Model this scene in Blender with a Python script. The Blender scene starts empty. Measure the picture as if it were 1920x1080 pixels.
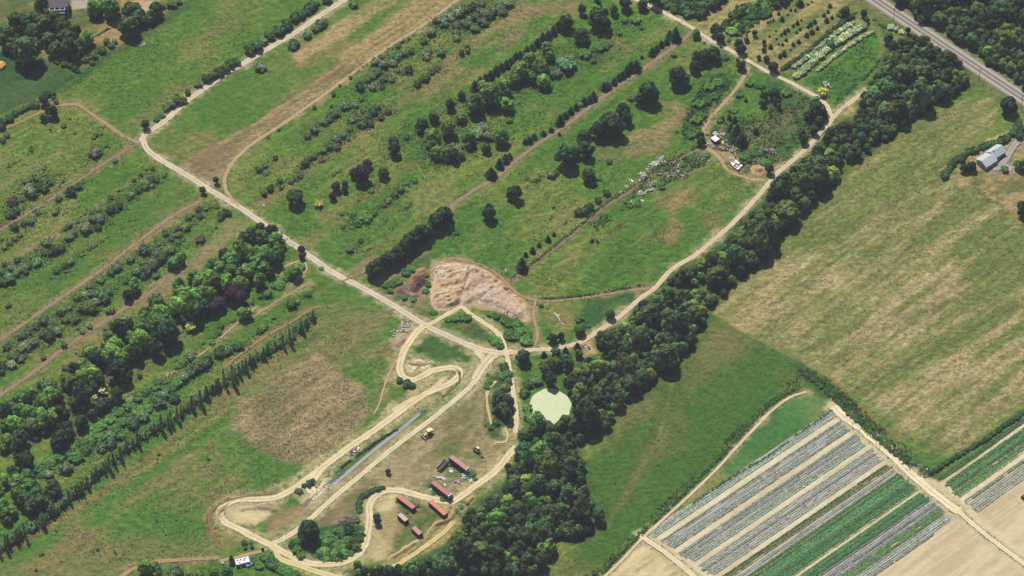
import bpy, bmesh, math, random
import numpy as np
from mathutils import Vector, Matrix

random.seed(7)
RNG = np.random.default_rng(7)
SC = bpy.context.scene
COL = SC.collection

# ------------------------------------------------------------------ camera
D, TILT, MPP = 2000.0, math.radians(48), 0.28
TANH = 960 * MPP / D
CAMP = Vector((0, -D * math.cos(TILT), D * math.sin(TILT)))
cd = bpy.data.cameras.new('camera')
cam = bpy.data.objects.new('camera', cd)
COL.objects.link(cam)
cam.location = CAMP
cam.rotation_euler = (math.pi / 2 - TILT, 0, 0)
cd.sensor_fit = 'HORIZONTAL'
cd.angle = 2 * math.atan(TANH)
cd.clip_start, cd.clip_end = 10, 30000
SC.camera = cam

# ------------------------------------------------------------------ light
SUN_DIR = Vector((-0.25, 0.56, 1.0)).normalized()
w = bpy.data.worlds.new('World')
SC.world = w
w.use_nodes = True
nt = w.node_tree
bg = nt.nodes['Background']
sky = nt.nodes.new('ShaderNodeTexSky')
sky.sky_type = 'NISHITA'
sky.sun_disc = False
sky.sun_elevation = math.asin(SUN_DIR.z)
sky.sun_rotation = math.atan2(SUN_DIR.x, SUN_DIR.y)
sky.dust_density = 0.6
nt.links.new(sky.outputs[0], bg.inputs[0])
bg.inputs[1].default_value = 0.06
sl = bpy.data.lights.new('sun', 'SUN')
sun = bpy.data.objects.new('sun', sl)
COL.objects.link(sun)
sl.energy = 4.6
sl.angle = math.radians(0.5)
sl.color = (1.0, 0.95, 0.86)
sun.rotation_euler = SUN_DIR.to_track_quat('Z', 'Y').to_euler()
sun.location = (0, 0, 400)
SC.view_settings.view_transform = 'Standard'
SC.view_settings.look = 'None'
SC.view_settings.exposure = 0.46
SC.view_settings.gamma = 1
SC.cycles.max_bounces = 5
SC.cycles.volume_bounces = 0
SC.cycles.diffuse_bounces = 3
SC.cycles.transparent_max_bounces = 4

# ------------------------------------------------------------------ helpers
KEXP = 1.6          # sunlit picture value = albedo * KEXP


def lin(c):
    c = np.asarray(c, float) / 255.0
    return np.where(c <= 0.04045, c / 12.92, ((c + 0.055) / 1.055) ** 2.4)


def alb(r, g, b, k=KEXP):
    return tuple(np.minimum(lin((r, g, b)) / k, 0.85)) + (1.0,)


SN, CS = math.sin(TILT), math.cos(TILT)


def G(px, py, z=0.0):
    """Where the line of sight of picture point (px, py) meets the height z: the survey of the photograph."""
    xn = (px - 960) / 960 * TANH
    yn = (540 - py) / 960 * TANH
    dx, dy, dz = xn, CS + yn * SN, -SN + yn * CS
    t = (CAMP.z - z) / -dz
    return (t * dx, CAMP.y + t * dy)


def mpp(px, py):
    a, b = G(px - 1, py), G(px + 1, py)
    return (b[0] - a[0]) / 2


def pts(s):
    return [tuple(float(v) for v in q.split(',')) for q in s.split()]


def T(c, r, s):
    """Points written in the fourfold enlargement of picture tile (c, r)."""
    return [(480 * c + p[0] / 4, 270 * r + p[1] / 4) + tuple(p[2:]) for p in pts(s)]


def W(pp, z=0.0):
    return [G(p[0], p[1], z) for p in pp]


def tag(o, label=None, cat=None, group=None, kind=None):
    if label: o['label'] = label
    if cat: o['category'] = cat
    if group: o['group'] = group
    if kind: o['kind'] = kind
    return o


def link(name, me, mats=(), parent=None, color=None):
    o = bpy.data.objects.new(name, me)
    COL.objects.link(o)
    if me is not None:
        for m in (mats if isinstance(mats, (list, tuple)) else (mats,)):
            me.materials.append(m)
    if parent is not None:
        o.parent = parent
    if color is not None:
        o.color = color
    return o


def empty(name, loc, rz=0.0):
    o = bpy.data.objects.new(name, None)
    COL.objects.link(o)
    o.location = loc
    o.rotation_euler = (0, 0, rz)
    o.empty_display_size = 1
    return o


def np_mesh(name, V, F, smooth=False):
    """Mesh from an (n,3) array and an (m,4) or (m,3) array of corners."""
    V = np.ascontiguousarray(V, np.float32)
    F = np.ascontiguousarray(F, np.int32)
    me = bpy.data.meshes.new(name)
    me.vertices.add(len(V))
    me.vertices.foreach_set('co', V.ravel())
    k = F.shape[1]
    me.loops.add(F.size)
    me.loops.foreach_set('vertex_index', F.ravel())
    me.polygons.add(len(F))
    me.polygons.foreach_set('loop_start', np.arange(0, F.size, k, dtype=np.int32))
    me.polygons.foreach_set('loop_total', np.full(len(F), k, np.int32))
    if smooth:
        me.polygons.foreach_set('use_smooth', np.ones(len(F), bool))
    me.update(calc_edges=True)
    return me


def fattr(me, name, domain, vals):
    a = me.attributes.new(name, 'FLOAT', domain)
    a.data.foreach_set('value', np.ascontiguousarray(vals, np.float32))


class MB:
    """Collects boxes, prisms and tubes for one mesh."""

    def __init__(self):
        self.v, self.f, self.m = [], [], []

    def add(self, vs, fs, m=0):
        n = len(self.v)
        self.v += [tuple(p) for p in vs]
        for f in fs:
            self.f.append(tuple(i + n for i in f))
            self.m.append(m)

    def box(self, x0, x1, y0, y1, z0, z1, m=0, M=None):
        vs = [Vector((x, y, z)) for z in (z0, z1) for y in (y0, y1) for x in (x0, x1)]
        if M is not None: vs = [M @ q for q in vs]
        self.add(vs, [(0, 2, 3, 1), (4, 5, 7, 6), (0, 1, 5, 4), (2, 6, 7, 3), (0, 4, 6, 2), (1, 3, 7, 5)], m)

    def prism(self, prof, y0, y1, m=0, M=None):
        """profile in x,z swept along y"""
        n = len(prof)
        vs = [Vector((p[0], y, p[1])) for y in (y0, y1) for p in prof]
        if M is not None: vs = [M @ q for q in vs]
        fs = [tuple(range(n))[::-1], tuple(range(n, 2 * n))]
        fs += [(i, (i + 1) % n, n + (i + 1) % n, n + i) for i in range(n)]
        self.add(vs, fs, m)

    def tube(self, p, q, r0, r1=None, n=8, m=0):
        r1 = r0 if r1 is None else r1
        p, q = Vector(p), Vector(q)
        a = (q - p).normalized()
        u = a.orthogonal().normalized()
        v = a.cross(u)
        vs = []
        for c, r in ((p, r0), (q, r1)):
            for i in range(n):
                t = 2 * math.pi * i / n
                vs.append(c + u * (r * math.cos(t)) + v * (r * math.sin(t)))
        fs = [(i, (i + 1) % n, n + (i + 1) % n, n + i) for i in range(n)]
        fs += [tuple(range(n))[::-1], tuple(range(n, 2 * n))]
        self.add(vs, fs, m)

    def build(self, name, mats, parent=None, bevel=0.0):
        me = bpy.data.meshes.new(name)
        me.from_pydata(self.v, [], self.f)
        me.polygons.foreach_set('material_index', self.m)
        bm = bmesh.new()
        bm.from_mesh(me)
        bmesh.ops.recalc_face_normals(bm, faces=bm.faces)
        bm.to_mesh(me)
        bm.free()
        o = link(name, me, mats, parent)
        if bevel:
            b = o.modifiers.new('bevel', 'BEVEL')
            b.width = bevel
            b.segments = 2
        return o


# value noise on numpy arrays -------------------------------------------------
_TAB = RNG.random((256, 256)).astype(np.float32)


def vnoise(x, y, scale, seed=0):
    x = x / scale + seed * 17.31
    y = y / scale + seed * 9.77
    xi, yi = np.floor(x).astype(np.int64), np.floor(y).astype(np.int64)
    fx, fy = (x - xi).astype(np.float32), (y - yi).astype(np.float32)
    fx = fx * fx * (3 - 2 * fx)
    fy = fy * fy * (3 - 2 * fy)
    a, b = xi & 255, yi & 255
    a1, b1 = (xi + 1) & 255, (yi + 1) & 255
    return (_TAB[a, b] * (1 - fx) + _TAB[a1, b] * fx) * (1 - fy) + (_TAB[a, b1] * (1 - fx) + _TAB[a1, b1] * fx) * fy


def fbm(x, y, scale, seed=0, octs=4, gain=0.5):
    s, a, t = 0.0, 1.0, 0.0
    for i in range(octs):
        s = s + a * vnoise(x, y, scale / 2 ** i, seed + i)
        t += a
        a *= gain
    return s / t            # about 0..1, centred on 0.5


def sstep(a, b, x):
    t = np.clip((x - a) / (b - a), 0, 1)
    return t * t * (3 - 2 * t)


ROWA = math.radians(42.5)      # the way the planted rows run
UX, UY = math.cos(ROWA), math.sin(ROWA)


def rows_uv(x, y):
    return x * UX + y * UY, -x * UY + y * UX


def inside(poly, x, y):
    r = np.zeros(np.shape(x), bool)
    n = len(poly)
    for i in range(n):
        x0, y0 = poly[i]
        x1, y1 = poly[(i + 1) % n]
        if y0 == y1: continue
        c = ((y0 > y) != (y1 > y)) & (x < (x1 - x0) * (y - y0) / (y1 - y0) + x0)
        r ^= c
    return r


def segdist(line, x, y, closed=False):
    d = np.full(np.shape(x), 1e9, np.float32)
    n = len(line)
    for i in range(n if closed else n - 1):
        x0, y0 = line[i]
        x1, y1 = line[(i + 1) % n]
        dx, dy = x1 - x0, y1 - y0
        t = np.clip(((x - x0) * dx + (y - y0) * dy) / max(dx * dx + dy * dy, 1e-9), 0, 1)
        d = np.minimum(d, np.hypot(x - x0 - t * dx, y - y0 - t * dy))
    return d


def spline(p, step=2.0):
    """Catmull-Rom through world points, resampled about every `step` metres."""
    p = [np.array(q, float) for q in p]
    q = [2 * p[0] - p[1]] + p + [2 * p[-1] - p[-2]]
    out = []
    for i in range(1, len(q) - 2):
        n = max(2, int(np.linalg.norm(q[i + 1] - q[i]) / step))
        for k in range(n):
            t = k / n
            out.append(0.5 * (2 * q[i] + (q[i + 1] - q[i - 1]) * t + (2 * q[i - 1] - 5 * q[i] + 4 * q[i + 1] - q[i + 2]) * t * t
                              + (3 * q[i] - q[i - 1] - 3 * q[i + 1] + q[i + 2]) * t ** 3))
    out.append(p[-1])
    return np.array(out)


# ------------------------------------------------------------------ materials
def new_mat(name, rough=0.9, spec=0.2):
    m = bpy.data.materials.new(name)
    m.use_nodes = True
    n = m.node_tree
    b = n.nodes['Principled BSDF']
    b.inputs['Roughness'].default_value = rough
    b.inputs['Specular IOR Level'].default_value = spec
    return m, n, b


def N(n, t, **kw):
    x = n.nodes.new(t)
    for k, v in kw.items():
        if k in x.inputs.keys():
            x.inputs[k].default_value = v
        else:
            setattr(x, k, v)
    return x


def math_(n, op, a, b=None, clamp=False):
    x = n.nodes.new('ShaderNodeMath')
    x.operation = op
    x.use_clamp = clamp
    for i, v in enumerate((a, b)):
        if v is None: continue
        if isinstance(v, (int, float)): x.inputs[i].default_value = v
        else: n.links.new(v, x.inputs[i])
    return x.outputs[0]


def mul_color(n, col, fac):
    x = n.nodes.new('ShaderNodeVectorMath')
    x.operation = 'SCALE'
    n.links.new(col, x.inputs[0])
    n.links.new(fac, x.inputs['Scale'])
    return x.outputs[0]


def noise(n, scale, detail=4, rough=0.6, vec=None):
    x = N(n, 'ShaderNodeTexNoise', Scale=scale, Detail=detail, Roughness=rough)
    if vec is not None: n.links.new(vec, x.inputs['Vector'])
    return x.outputs['Fac']


def solid(name, rgb, rough=0.7, spec=0.3, var=0.25, scale=1.5, metal=0.0, k=KEXP):
    """A paint or material of one colour with dirt and wear."""
    m, n, b = new_mat(name, rough, spec)
    g = N(n, 'ShaderNodeNewGeometry')
    f = noise(n, scale, 6, 0.65, g.outputs['Position'])
    fac = math_(n, 'ADD', math_(n, 'MULTIPLY', f, 2 * var), 1 - var)
    c = N(n, 'ShaderNodeRGB')
    c.outputs[0].default_value = alb(*rgb, k=k)
    n.links.new(mul_color(n, c.outputs[0], fac), b.inputs['Base Color'])
    b.inputs['Metallic'].default_value = metal
    return m


# leaves: the object's own tint, a tone of each clump, a little of the light passing through
def leaf_mat(name, trans=0.12):
    m, n, b = new_mat(name, 0.75, 0.12)
    oi = N(n, 'ShaderNodeObjectInfo')
    at = N(n, 'ShaderNodeAttribute', attribute_name='tone')
    fac = at.outputs['Fac']
    col = mul_color(n, oi.outputs['Color'], fac)
    n.links.new(col, b.inputs['Base Color'])
    tr = N(n, 'ShaderNodeBsdfTranslucent')
    n.links.new(col, tr.inputs['Color'])
    mx = N(n, 'ShaderNodeMixShader')
    mx.inputs[0].default_value = trans
    n.links.new(b.outputs[0], mx.inputs[1])
    n.links.new(tr.outputs[0], mx.inputs[2])
    n.links.new(mx.outputs[0], n.nodes['Material Output'].inputs['Surface'])
    return m


LEAF = leaf_mat('leaves')
BARK = solid('bark', (92, 80, 66), 0.95, 0.1, 0.3, 3)

# the land itself: a cover colour for each place, broken up by grass and soil grain
gm, n, b = new_mat('land', 0.95, 0.08)
g_ = N(n, 'ShaderNodeNewGeometry')
at = N(n, 'ShaderNodeAttribute', attribute_name='cover')
mp = N(n, 'ShaderNodeMapping')
mp.inputs['Rotation'].default_value = (0, 0, -ROWA)
mp.inputs['Scale'].default_value = (0.55, 1.0, 1.0)
n.links.new(g_.outputs['Position'], mp.inputs['Vector'])
f1 = noise(n, 0.45, 6, 0.72, mp.outputs[0])
f2 = noise(n, 1.9, 3, 0.6, g_.outputs['Position'])
grass = at.outputs['Alpha']
v1 = math_(n, 'MULTIPLY', math_(n, 'SUBTRACT', f1, 0.5), 2.6)
v2 = math_(n, 'MULTIPLY', math_(n, 'SUBTRACT', f2, 0.5), 1.6)
v = math_(n, 'MULTIPLY', math_(n, 'ADD', v1, v2), math_(n, 'ADD', math_(n, 'MULTIPLY', grass, 0.8), 0.16))
fac = math_(n, 'MAXIMUM', math_(n, 'ADD', v, 1.0), 0.3)
f3 = noise(n, 0.22, 5, 0.7, mp.outputs[0])
f4 = noise(n, 0.9, 4, 0.65, mp.outputs[0])
hue = math_(n, 'ADD', math_(n, 'MULTIPLY', math_(n, 'SUBTRACT', f3, 0.5), 3.0), math_(n, 'MULTIPLY', math_(n, 'SUBTRACT', f4, 0.5), 2.2))
hue = math_(n, 'ADD', hue, 0.5, True)
tm = N(n, 'ShaderNodeMix', data_type='RGBA')           # cool dark blades to yellowing ones
tm.inputs[6].default_value = (0.78, 0.90, 0.82, 1)
tm.inputs[7].default_value = (1.18, 1.15, 0.98, 1)
n.links.new(hue, tm.inputs[0])
tw = N(n, 'ShaderNodeMix', data_type='RGBA')
tw.inputs[6].default_value = (1, 1, 1, 1)
n.links.new(grass, tw.inputs[0])
n.links.new(tm.outputs[2], tw.inputs[7])
tv = N(n, 'ShaderNodeVectorMath', operation='MULTIPLY')
n.links.new(at.outputs['Color'], tv.inputs[0])
n.links.new(tw.outputs[2], tv.inputs[1])
n.links.new(mul_color(n, tv.outputs[0], fac), b.inputs['Base Color'])
bp = N(n, 'ShaderNodeBump', Distance=0.35)
n.links.new(math_(n, 'MULTIPLY', grass, 0.8), bp.inputs['Strength'])
n.links.new(math_(n, 'ADD', f1, math_(n, 'MULTIPLY', f2, 0.6)), bp.inputs['Height'])
n.links.new(bp.outputs[0], b.inputs['Normal'])
LAND = gm

# beaten dirt and gravel of the lanes: pale wheel tracks, the object's own tint
dm, n, b = new_mat('dirt', 0.95, 0.1)
g_ = N(n, 'ShaderNodeNewGeometry')
oi = N(n, 'ShaderNodeObjectInfo')
ac = N(n, 'ShaderNodeAttribute', attribute_name='across')
f1 = noise(n, 0.16, 8, 0.75, g_.outputs['Position'])
f2 = noise(n, 2.2, 4, 0.6, g_.outputs['Position'])
aa = math_(n, 'ABSOLUTE', ac.outputs['Fac'])
wheel = math_(n, 'SUBTRACT', 1.0, math_(n, 'MULTIPLY', math_(n, 'ABSOLUTE', math_(n, 'SUBTRACT', aa, 0.45)), 2.6))
wheel = math_(n, 'MULTIPLY', math_(n, 'MAXIMUM', wheel, 0.0), 0.22)
crest = math_(n, 'MULTIPLY', math_(n, 'MAXIMUM', math_(n, 'SUBTRACT', 0.24, aa), 0.0), -0.7)
wheel = math_(n, 'ADD', wheel, crest)
fac = math_(n, 'ADD', math_(n, 'ADD', wheel, 0.29), math_(n, 'ADD', math_(n, 'MULTIPLY', f1, 0.85), math_(n, 'MULTIPLY', f2, 0.42)))
n.links.new(mul_color(n, oi.outputs['Color'], fac), b.inputs['Base Color'])
bp = N(n, 'ShaderNodeBump', Distance=0.12, Strength=0.5)
n.links.new(f2, bp.inputs['Height'])
n.links.new(bp.outputs[0], b.inputs['Normal'])
DIRT = dm

# heaps: tint from a vertex colour of the soil they are made of
hm, n, b = new_mat('heaped soil', 0.95, 0.08)
g_ = N(n, 'ShaderNodeNewGeometry')
at = N(n, 'ShaderNodeAttribute', attribute_name='cover')
f2 = noise(n, 0.9, 7, 0.75, g_.outputs['Position'])
f5 = noise(n, 0.3, 5, 0.7, g_.outputs['Position'])
fac = math_(n, 'ADD', math_(n, 'ADD', math_(n, 'MULTIPLY', f2, 1.2), math_(n, 'MULTIPLY', f5, 0.9)), -0.03)
n.links.new(mul_color(n, at.outputs['Color'], fac), b.inputs['Base Color'])
bp = N(n, 'ShaderNodeBump', Distance=0.6, Strength=0.9)
n.links.new(f2, bp.inputs['Height'])
n.links.new(bp.outputs[0], b.inputs['Normal'])
HEAP = hm
# ------------------------------------------------------------------ ground
def axis(a, b, step, far=9000.0):
    mid = np.arange(a, b + step / 2, step)
    ext, s, q = [], step, 0.0
    while q < far:
        s *= 1.35
        q += s
        ext.append(q)
    ext = np.array(ext)
    return np.concatenate([a - ext[::-1], mid, mid[-1] + ext])


GX, GY = axis(-312, 312, 0.75), axis(-216, 250, 0.75)
XX, YY = np.meshgrid(GX, GY)
XX = XX.astype(np.float32)
YY = YY.astype(np.float32)
UU, VV = rows_uv(XX, YY)
COVER = np.zeros(XX.shape + (4,), np.float32)
N1 = fbm(XX, YY, 34, 1, 4)                       # broad patches
N2 = fbm(UU * 0.4, VV, 9, 11, 5, 0.62)           # patches drawn out along the rows
N3 = fbm(UU * 0.12, VV, 5, 23, 4, 0.6)           # streaks of the plough and mower
N4 = fbm(XX, YY, 3.2, 31, 3, 0.6)                # tufts
N5 = fbm(XX, YY, 15, 41, 5, 0.6)
WARP = (fbm(XX, YY, 7, 51, 4, 0.6) - 0.5)


def mixc(dst, col, m):
    c = np.array(alb(*col)[:3], np.float32) if not isinstance(col, np.ndarray) else col
    dst[..., :3] += (c - dst[..., :3]) * m[..., None]


def bbox(p, pad):
    p = np.array(p)
    i0, i1 = np.searchsorted(GX, [p[:, 0].min() - pad, p[:, 0].max() + pad])
    j0, j1 = np.searchsorted(GY, [p[:, 1].min() - pad, p[:, 1].max() + pad])
    return slice(max(j0, 0), j1 + 1), slice(max(i0, 0), i1 + 1)


def pmask(poly, soft=1.0, warp=3.0):
    s = bbox(poly, soft + warp + 2)
    x, y = XX[s], YY[s]
    if x.size == 0: return s, np.zeros(x.shape, np.float32)
    d = segdist(poly, x, y, True)
    d = np.where(inside(poly, x, y), d, -d) + WARP[s] * 2 * warp
    return s, sstep(-soft, soft, d).astype(np.float32)


def lmask(line, half, soft=0.8, warp=1.0):
    s = bbox(line, half + soft + warp + 2)
    x, y = XX[s], YY[s]
    d = half - segdist(line, x, y) + WARP[s] * 2 * warp
    return s, sstep(-soft, soft, d).astype(np.float32)


def field(pp, cols, dry=0.5, k=(0.5, 0.3, 0.2), soft=1.0, warp=2.0, rough=1.0, amt=1.0, mid=True):
    """A field of mixed growth: cols = (lush, middling, dry); dry shifts the mix."""
    poly = W(pp)
    s, m = pmask(poly, soft, warp)
    q = k[0] * N1[s] + k[1] * N2[s] + k[2] * N3[s]
    q = (q / sum(k) - 0.5) * 4.2 + dry + (N4[s] - 0.5) * 0.5
    a, b_, c = [np.array(alb(*c)[:3], np.float32) for c in cols]
    t1 = sstep(0.1, 0.55, q)[..., None]
    t2 = sstep(0.5, 1.0, q)[..., None]
    col = a * (1 - t1) + b_ * t1
    col = col * (1 - t2) + c * t2
    m = m * amt
    mixc(COVER[s], col, m)
    COVER[s][..., 3] += (rough - COVER[s][..., 3]) * m


def patch(pp, col, soft=2.0, warp=4.0, amt=1.0, rough=None, thr=None, nz=None):
    s, m = pmask(W(pp), soft, warp)
    if thr is not None:
        m = m * sstep(thr - 0.12, thr + 0.12, (N5 if nz is None else nz)[s])
    m = m * amt
    mixc(COVER[s], col, m)
    if rough is not None: COVER[s][..., 3] += (rough - COVER[s][..., 3]) * m


def trace(pp, wpx, col, soft=1.0, warp=1.2, amt=1.0, rough=None, smooth=True, thr=None):
    """A worn or wet line on the land, wpx picture points wide."""
    wl = W(pp)
    if smooth and len(wl) > 2: wl = [tuple(q) for q in spline(wl, 4)]
    s, m = lmask(wl, wpx * MPP / 2, soft, warp)
    if thr is not None: m = m * sstep(thr - 0.12, thr + 0.12, N4[s])
    m = m * amt
    mixc(COVER[s], col, m)
    if rough is not None: COVER[s][..., 3] += (rough - COVER[s][..., 3]) * m


LUSH, MEAD, YEL, BRN = (80, 117, 43), (95, 122, 50), (114, 127, 60), (134, 120, 82)
ALL = pts('-2000,-1500 4000,-1500 4000,3000 -2000,3000')
COVER[..., :3] = alb(*MEAD)[:3]
COVER[..., 3] = 1.0
FULL = pts('-120,-120 2040,-120 2040,1200 -120,1200')
field(FULL, (LUSH, MEAD, YEL), 0.45)
patch(FULL, BRN, 4, 4, 0.55, thr=0.68, nz=N2)
COVER[..., :3] *= (1 + (fbm(UU * 0.07, VV, 2.2, 91, 3, 0.7) - 0.5) * 0.5)[..., None]
# --- upper left: garden, lawn, big meadow
field(pts('-60,-60 400,-60 345,5 250,82 160,130 140,135 80,105 -60,90'), ((92, 105, 60), (130, 122, 76), (166, 142, 94)), 0.62)
field(T(0, 0, '-100,370 100,400 330,440 570,560 400,690 -100,900'), ((50, 84, 44), (58, 90, 46), (74, 98, 54)), 0.45, rough=0.7)
field(pts('105,192 160,138 250,82 400,-10 660,-10 560,55 470,108 350,186 270,258 200,215 160,196'), ((82, 117, 44), (97, 122, 51), (120, 125, 64)), 0.45)
trace(T(0, 0, '420,680 640,540 900,360 1100,230 1400,40'), 26, (56, 92, 44), 3, 2, 0.8)
trace(T(0, 0, '1000,940 1300,690 1500,640'), 24, (128, 116, 76), 4, 4, 0.6)
patch(T(0, 0, '1450,300 1600,200 1750,120 1800,180 1600,300 1500,330'), (126, 118, 76), 4, 4, 0.6)
patch(T(0, 0, '1000,0 1200,0 1180,60 1080,80 1010,50'), (196, 166, 136), 2, 1.5, 0.9, 0.4)
patch(T(0, 0, '690,300 760,190 900,120 980,270 860,360 720,300'), (164, 140, 98), 3, 3, 0.8, 0.6)
patch(T(0, 0, '530,0 680,0 650,60 540,75'), (176, 166, 148), 1, 0.5, 1, 0.1)
# --- strips between the gravel lane and the loop track
field(pts('280,262 345,200 480,118 660,5 830,-20 760,40 620,132 480,228 345,305 300,285'), ((82, 117, 46), (96, 121, 51), (124, 122, 70)), 0.44)
field(pts('335,305 350,296 480,226 620,130 760,36 830,-20 880,-20 800,40 690,114 580,196 470,268 440,290 425,320 415,345 400,350'),
      ((118, 112, 70), (138, 120, 86), (156, 136, 98)), 0.72, (0.2, 0.3, 0.7))
patch(T(0, 1, '1380,130 1600,0 1900,0 1720,120 1690,210 1560,270 1450,210'), (124, 104, 82), 3, 2, 0.6, 0.7)
field(T(1, 0, '260,410 330,480 480,380 760,205 1040,20 1060,-20 880,-20 640,150 420,310'), ((136, 132, 82), (160, 142, 98), (172, 146, 108)), 0.6, soft=2, warp=3)
field(T(1, 0, '700,480 1000,330 1340,110 1500,-20 1150,-20 900,220 600,420'), ((132, 124, 78), (150, 134, 90), (166, 144, 100)), 0.6, (0.2, 0.3, 0.7), amt=0.95, soft=3)
trace(T(1, 0, '0,960 300,760 700,470 1050,240 1350,30'), 5, (122, 94, 72), 1, 1, 0.7)
trace(T(1, 0, '0,900 300,700 620,480 900,290 1200,110'), 3, (112, 92, 66), 1, 1, 0.6)
# --- brown bands between the rows in the middle
trace(pts('975,22 830,125 730,212 655,270 605,300 567,330 530,357 480,384'), 12, (142, 120, 84), 2.5, 1.5, 0.85, 0.7)
trace(pts('1000,150 900,215 800,290 740,330 680,370 620,400'), 9, (138, 116, 80), 3, 3, 0.55)
patch(T(1, 0, '1250,580 1500,350 1920,60 1920,380 1700,560 1500,700 1380,800 1300,760'), (140, 122, 84), 5, 6, 0.65, thr=0.5, nz=N2)
patch(T(2, 0, '0,60 340,-20 540,0 480,130 340,170 330,260 0,470'), (142, 122, 90), 5, 6, 0.75, thr=0.42, nz=N2)
patch(T(2, 0, '1090,780 1240,770 1310,830 1280,930 1100,1040 860,1075 840,1040 1050,960 1250,880 1200,820'), (158, 132, 96), 3, 3, 0.85)
field(T(2, 1, '640,30 900,0 1200,-60 1100,60 760,150 650,120'), ((100, 114, 62), (132, 120, 78), (150, 124, 88)), 0.65, soft=4)
patch(T(2, 0, '680,240 800,290 900,380 880,400 760,330 680,290'), (140, 118, 80), 2, 2, 0.7)
patch(T(2, 0, '1310,840 1420,640 1560,540 1640,600 1600,740 1420,960 1300,1060 1270,1000'), (54, 86, 46), 3, 4, 0.85)
patch(T(2, 1, '1050,420 1350,330 1340,560 1200,750 1080,720 1200,560'), (152, 126, 88), 5, 6, 0.8, thr=0.4, nz=N5)
patch(T(2, 1, '1480,520 1560,480 1560,620 1450,640'), (140, 116, 80), 5, 5, 0.7)
trace(T(2, 1, '160,1060 480,870 700,720 950,540'), 4, (112, 106, 64), 1, 1, 0.7)
field(T(2, 2, '560,80 1010,20 860,180 680,290 560,360 470,300 500,200'), ((52, 90, 44), (60, 98, 46), (80, 108, 52)), 0.4)
patch(T(2, 2, '230,120 420,150 480,260 400,330 240,230'), (132, 122, 78), 3, 3, 0.7)
patch(T(1, 1, '700,940 880,820 920,830 840,930 860,1010 780,1010'), (142, 128, 90), 1.5, 1.2, 0.9, 0.5)
patch(T(1, 1, '480,480 700,560 700,640 480,520'), (132, 118, 76), 4, 4, 0.6)
# --- yard with the sheds and scrap by the lane
field(T(2, 1, '1430,-20 1500,-120 1920,-200 1920,270 1700,270 1560,100'), ((62, 96, 46), (92, 108, 58), (138, 118, 80)), 0.52)
field(T(3, 0, '-20,560 150,640 420,780 480,870 300,1080 160,1300 0,1300'), ((64, 96, 46), (94, 106, 60), (136, 118, 82)), 0.5)
patch(pts('1322,255 1345,262 1372,268 1395,272 1400,290 1380,305 1350,298 1335,285'), (168, 146, 104), 2, 2, 0.9, 0.4)
patch(pts('1410,312 1428,308 1436,322 1425,330 1410,326'), (196, 160, 112), 1, 1, 0.9, 0.4)
trace(T(3, 0, '-20,960 150,860 260,790'), 7, (108, 92, 68), 1, 1, 0.9, 0.6)
trace(T(2, 1, '1500,140 1400,190 1330,240 1240,300'), 5, (112, 108, 66), 1, 1, 0.8)
# --- upper right: nursery, bright plot
field(pts('1285,40 1360,-20 1640,-20 1640,36 1480,140 1440,126 1340,74'), ((104, 118, 64), (136, 132, 84), (164, 148, 102)), 0.6, (0.2, 0.2, 0.8))
field(T(3, 0, '270,600 520,470 790,230 840,300 830,430 760,520 540,750 470,690 380,660'), ((66, 112, 46), (78, 122, 46), (94, 126, 54)), 0.4, soft=0.8, warp=0.6)
trace(T(3, 0, '760,160 820,240 850,330 840,440'), 9, (122, 122, 74), 1.5, 1, 0.8)
trace(T(3, 0, '0,300 230,160 440,0'), 8, (166, 142, 88), 2, 1.5, 0.7)
trace(T(3, 0, '0,430 280,250 600,40'), 6, (140, 130, 80), 2, 1.5, 0.7)
trace(T(3, 0, '110,490 400,290 540,180'), 8, (162, 130, 92), 1.5, 1, 0.9)
trace(T(2, 0, '1420,160 1560,80 1680,10'), 18, (176, 150, 100), 2, 2, 0.8)
trace(T(2, 0, '1720,330 1830,230 1920,150'), 12, (172, 146, 96), 2, 2, 0.8)
patch(T(3, 0, '520,800 640,790 700,800 690,860 560,860'), (176, 158, 112), 2, 2, 0.7)
trace(T(3, 0, '620,800 660,880'), 10, (190, 166, 122), 2, 2, 0.7)
# highway verges
trace(T(3, 0, '640,0 860,150 1080,250 1480,520 1800,740 1920,830'), 40, (112, 112, 68), 4, 3, 0.8)
trace(T(3, 0, '980,30 1200,200 1500,390 1720,560 1920,700'), 36, (128, 126, 78), 4, 3, 0.7)
# --- right: the big dry field
field(pts('1340,585 1352,560 1440,482 1540,384 1600,312 1650,262 1740,212 1830,178 1875,190 1862,232 1786,312 1800,336 1900,402 1990,470 1990,745 1920,772 1800,852 1742,862 1690,822 1550,702 1478,672 1350,612'),
      ((112, 122, 66), (136, 133, 84), (164, 149, 110)), 0.45, (0.35, 0.15, 0.65), warp=1.5, rough=1.0)
patch(pts('1560,330 1650,270 1740,214 1830,182 1870,192 1780,312 1700,380 1600,440 1540,420'), (108, 120, 62), 12, 6, 0.5)
for s_ in ('1620,770 1750,690 1920,590', '1480,660 1640,560 1790,450', '1500,600 1600,560 1740,470', '1610,720 1690,660 1800,590', '1700,800 1800,740 1920,660'):
    trace(pts(s_), 16, (184, 164, 120), 4, 4, 0.35)
for s_ in ('1700,600 1800,560 1920,490', '1760,650 1860,600 1930,560', '1660,700 1760,650 1900,570', '1560,440 1640,400 1700,360'):
    trace(pts(s_), 18, (100, 108, 62), 4, 4, 0.4)
patch(pts('1340,590 1350,560 1420,510 1480,520 1450,600 1400,640'), (170, 150, 108), 8, 5, 0.5)
trace(pts('1742,862 1800,852 1920,772'), 26, (84, 122, 48), 3, 2, 0.9)
trace(pts('1600,740 1690,822 1742,862'), 30, (92, 118, 52), 5, 3, 0.7)
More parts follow.
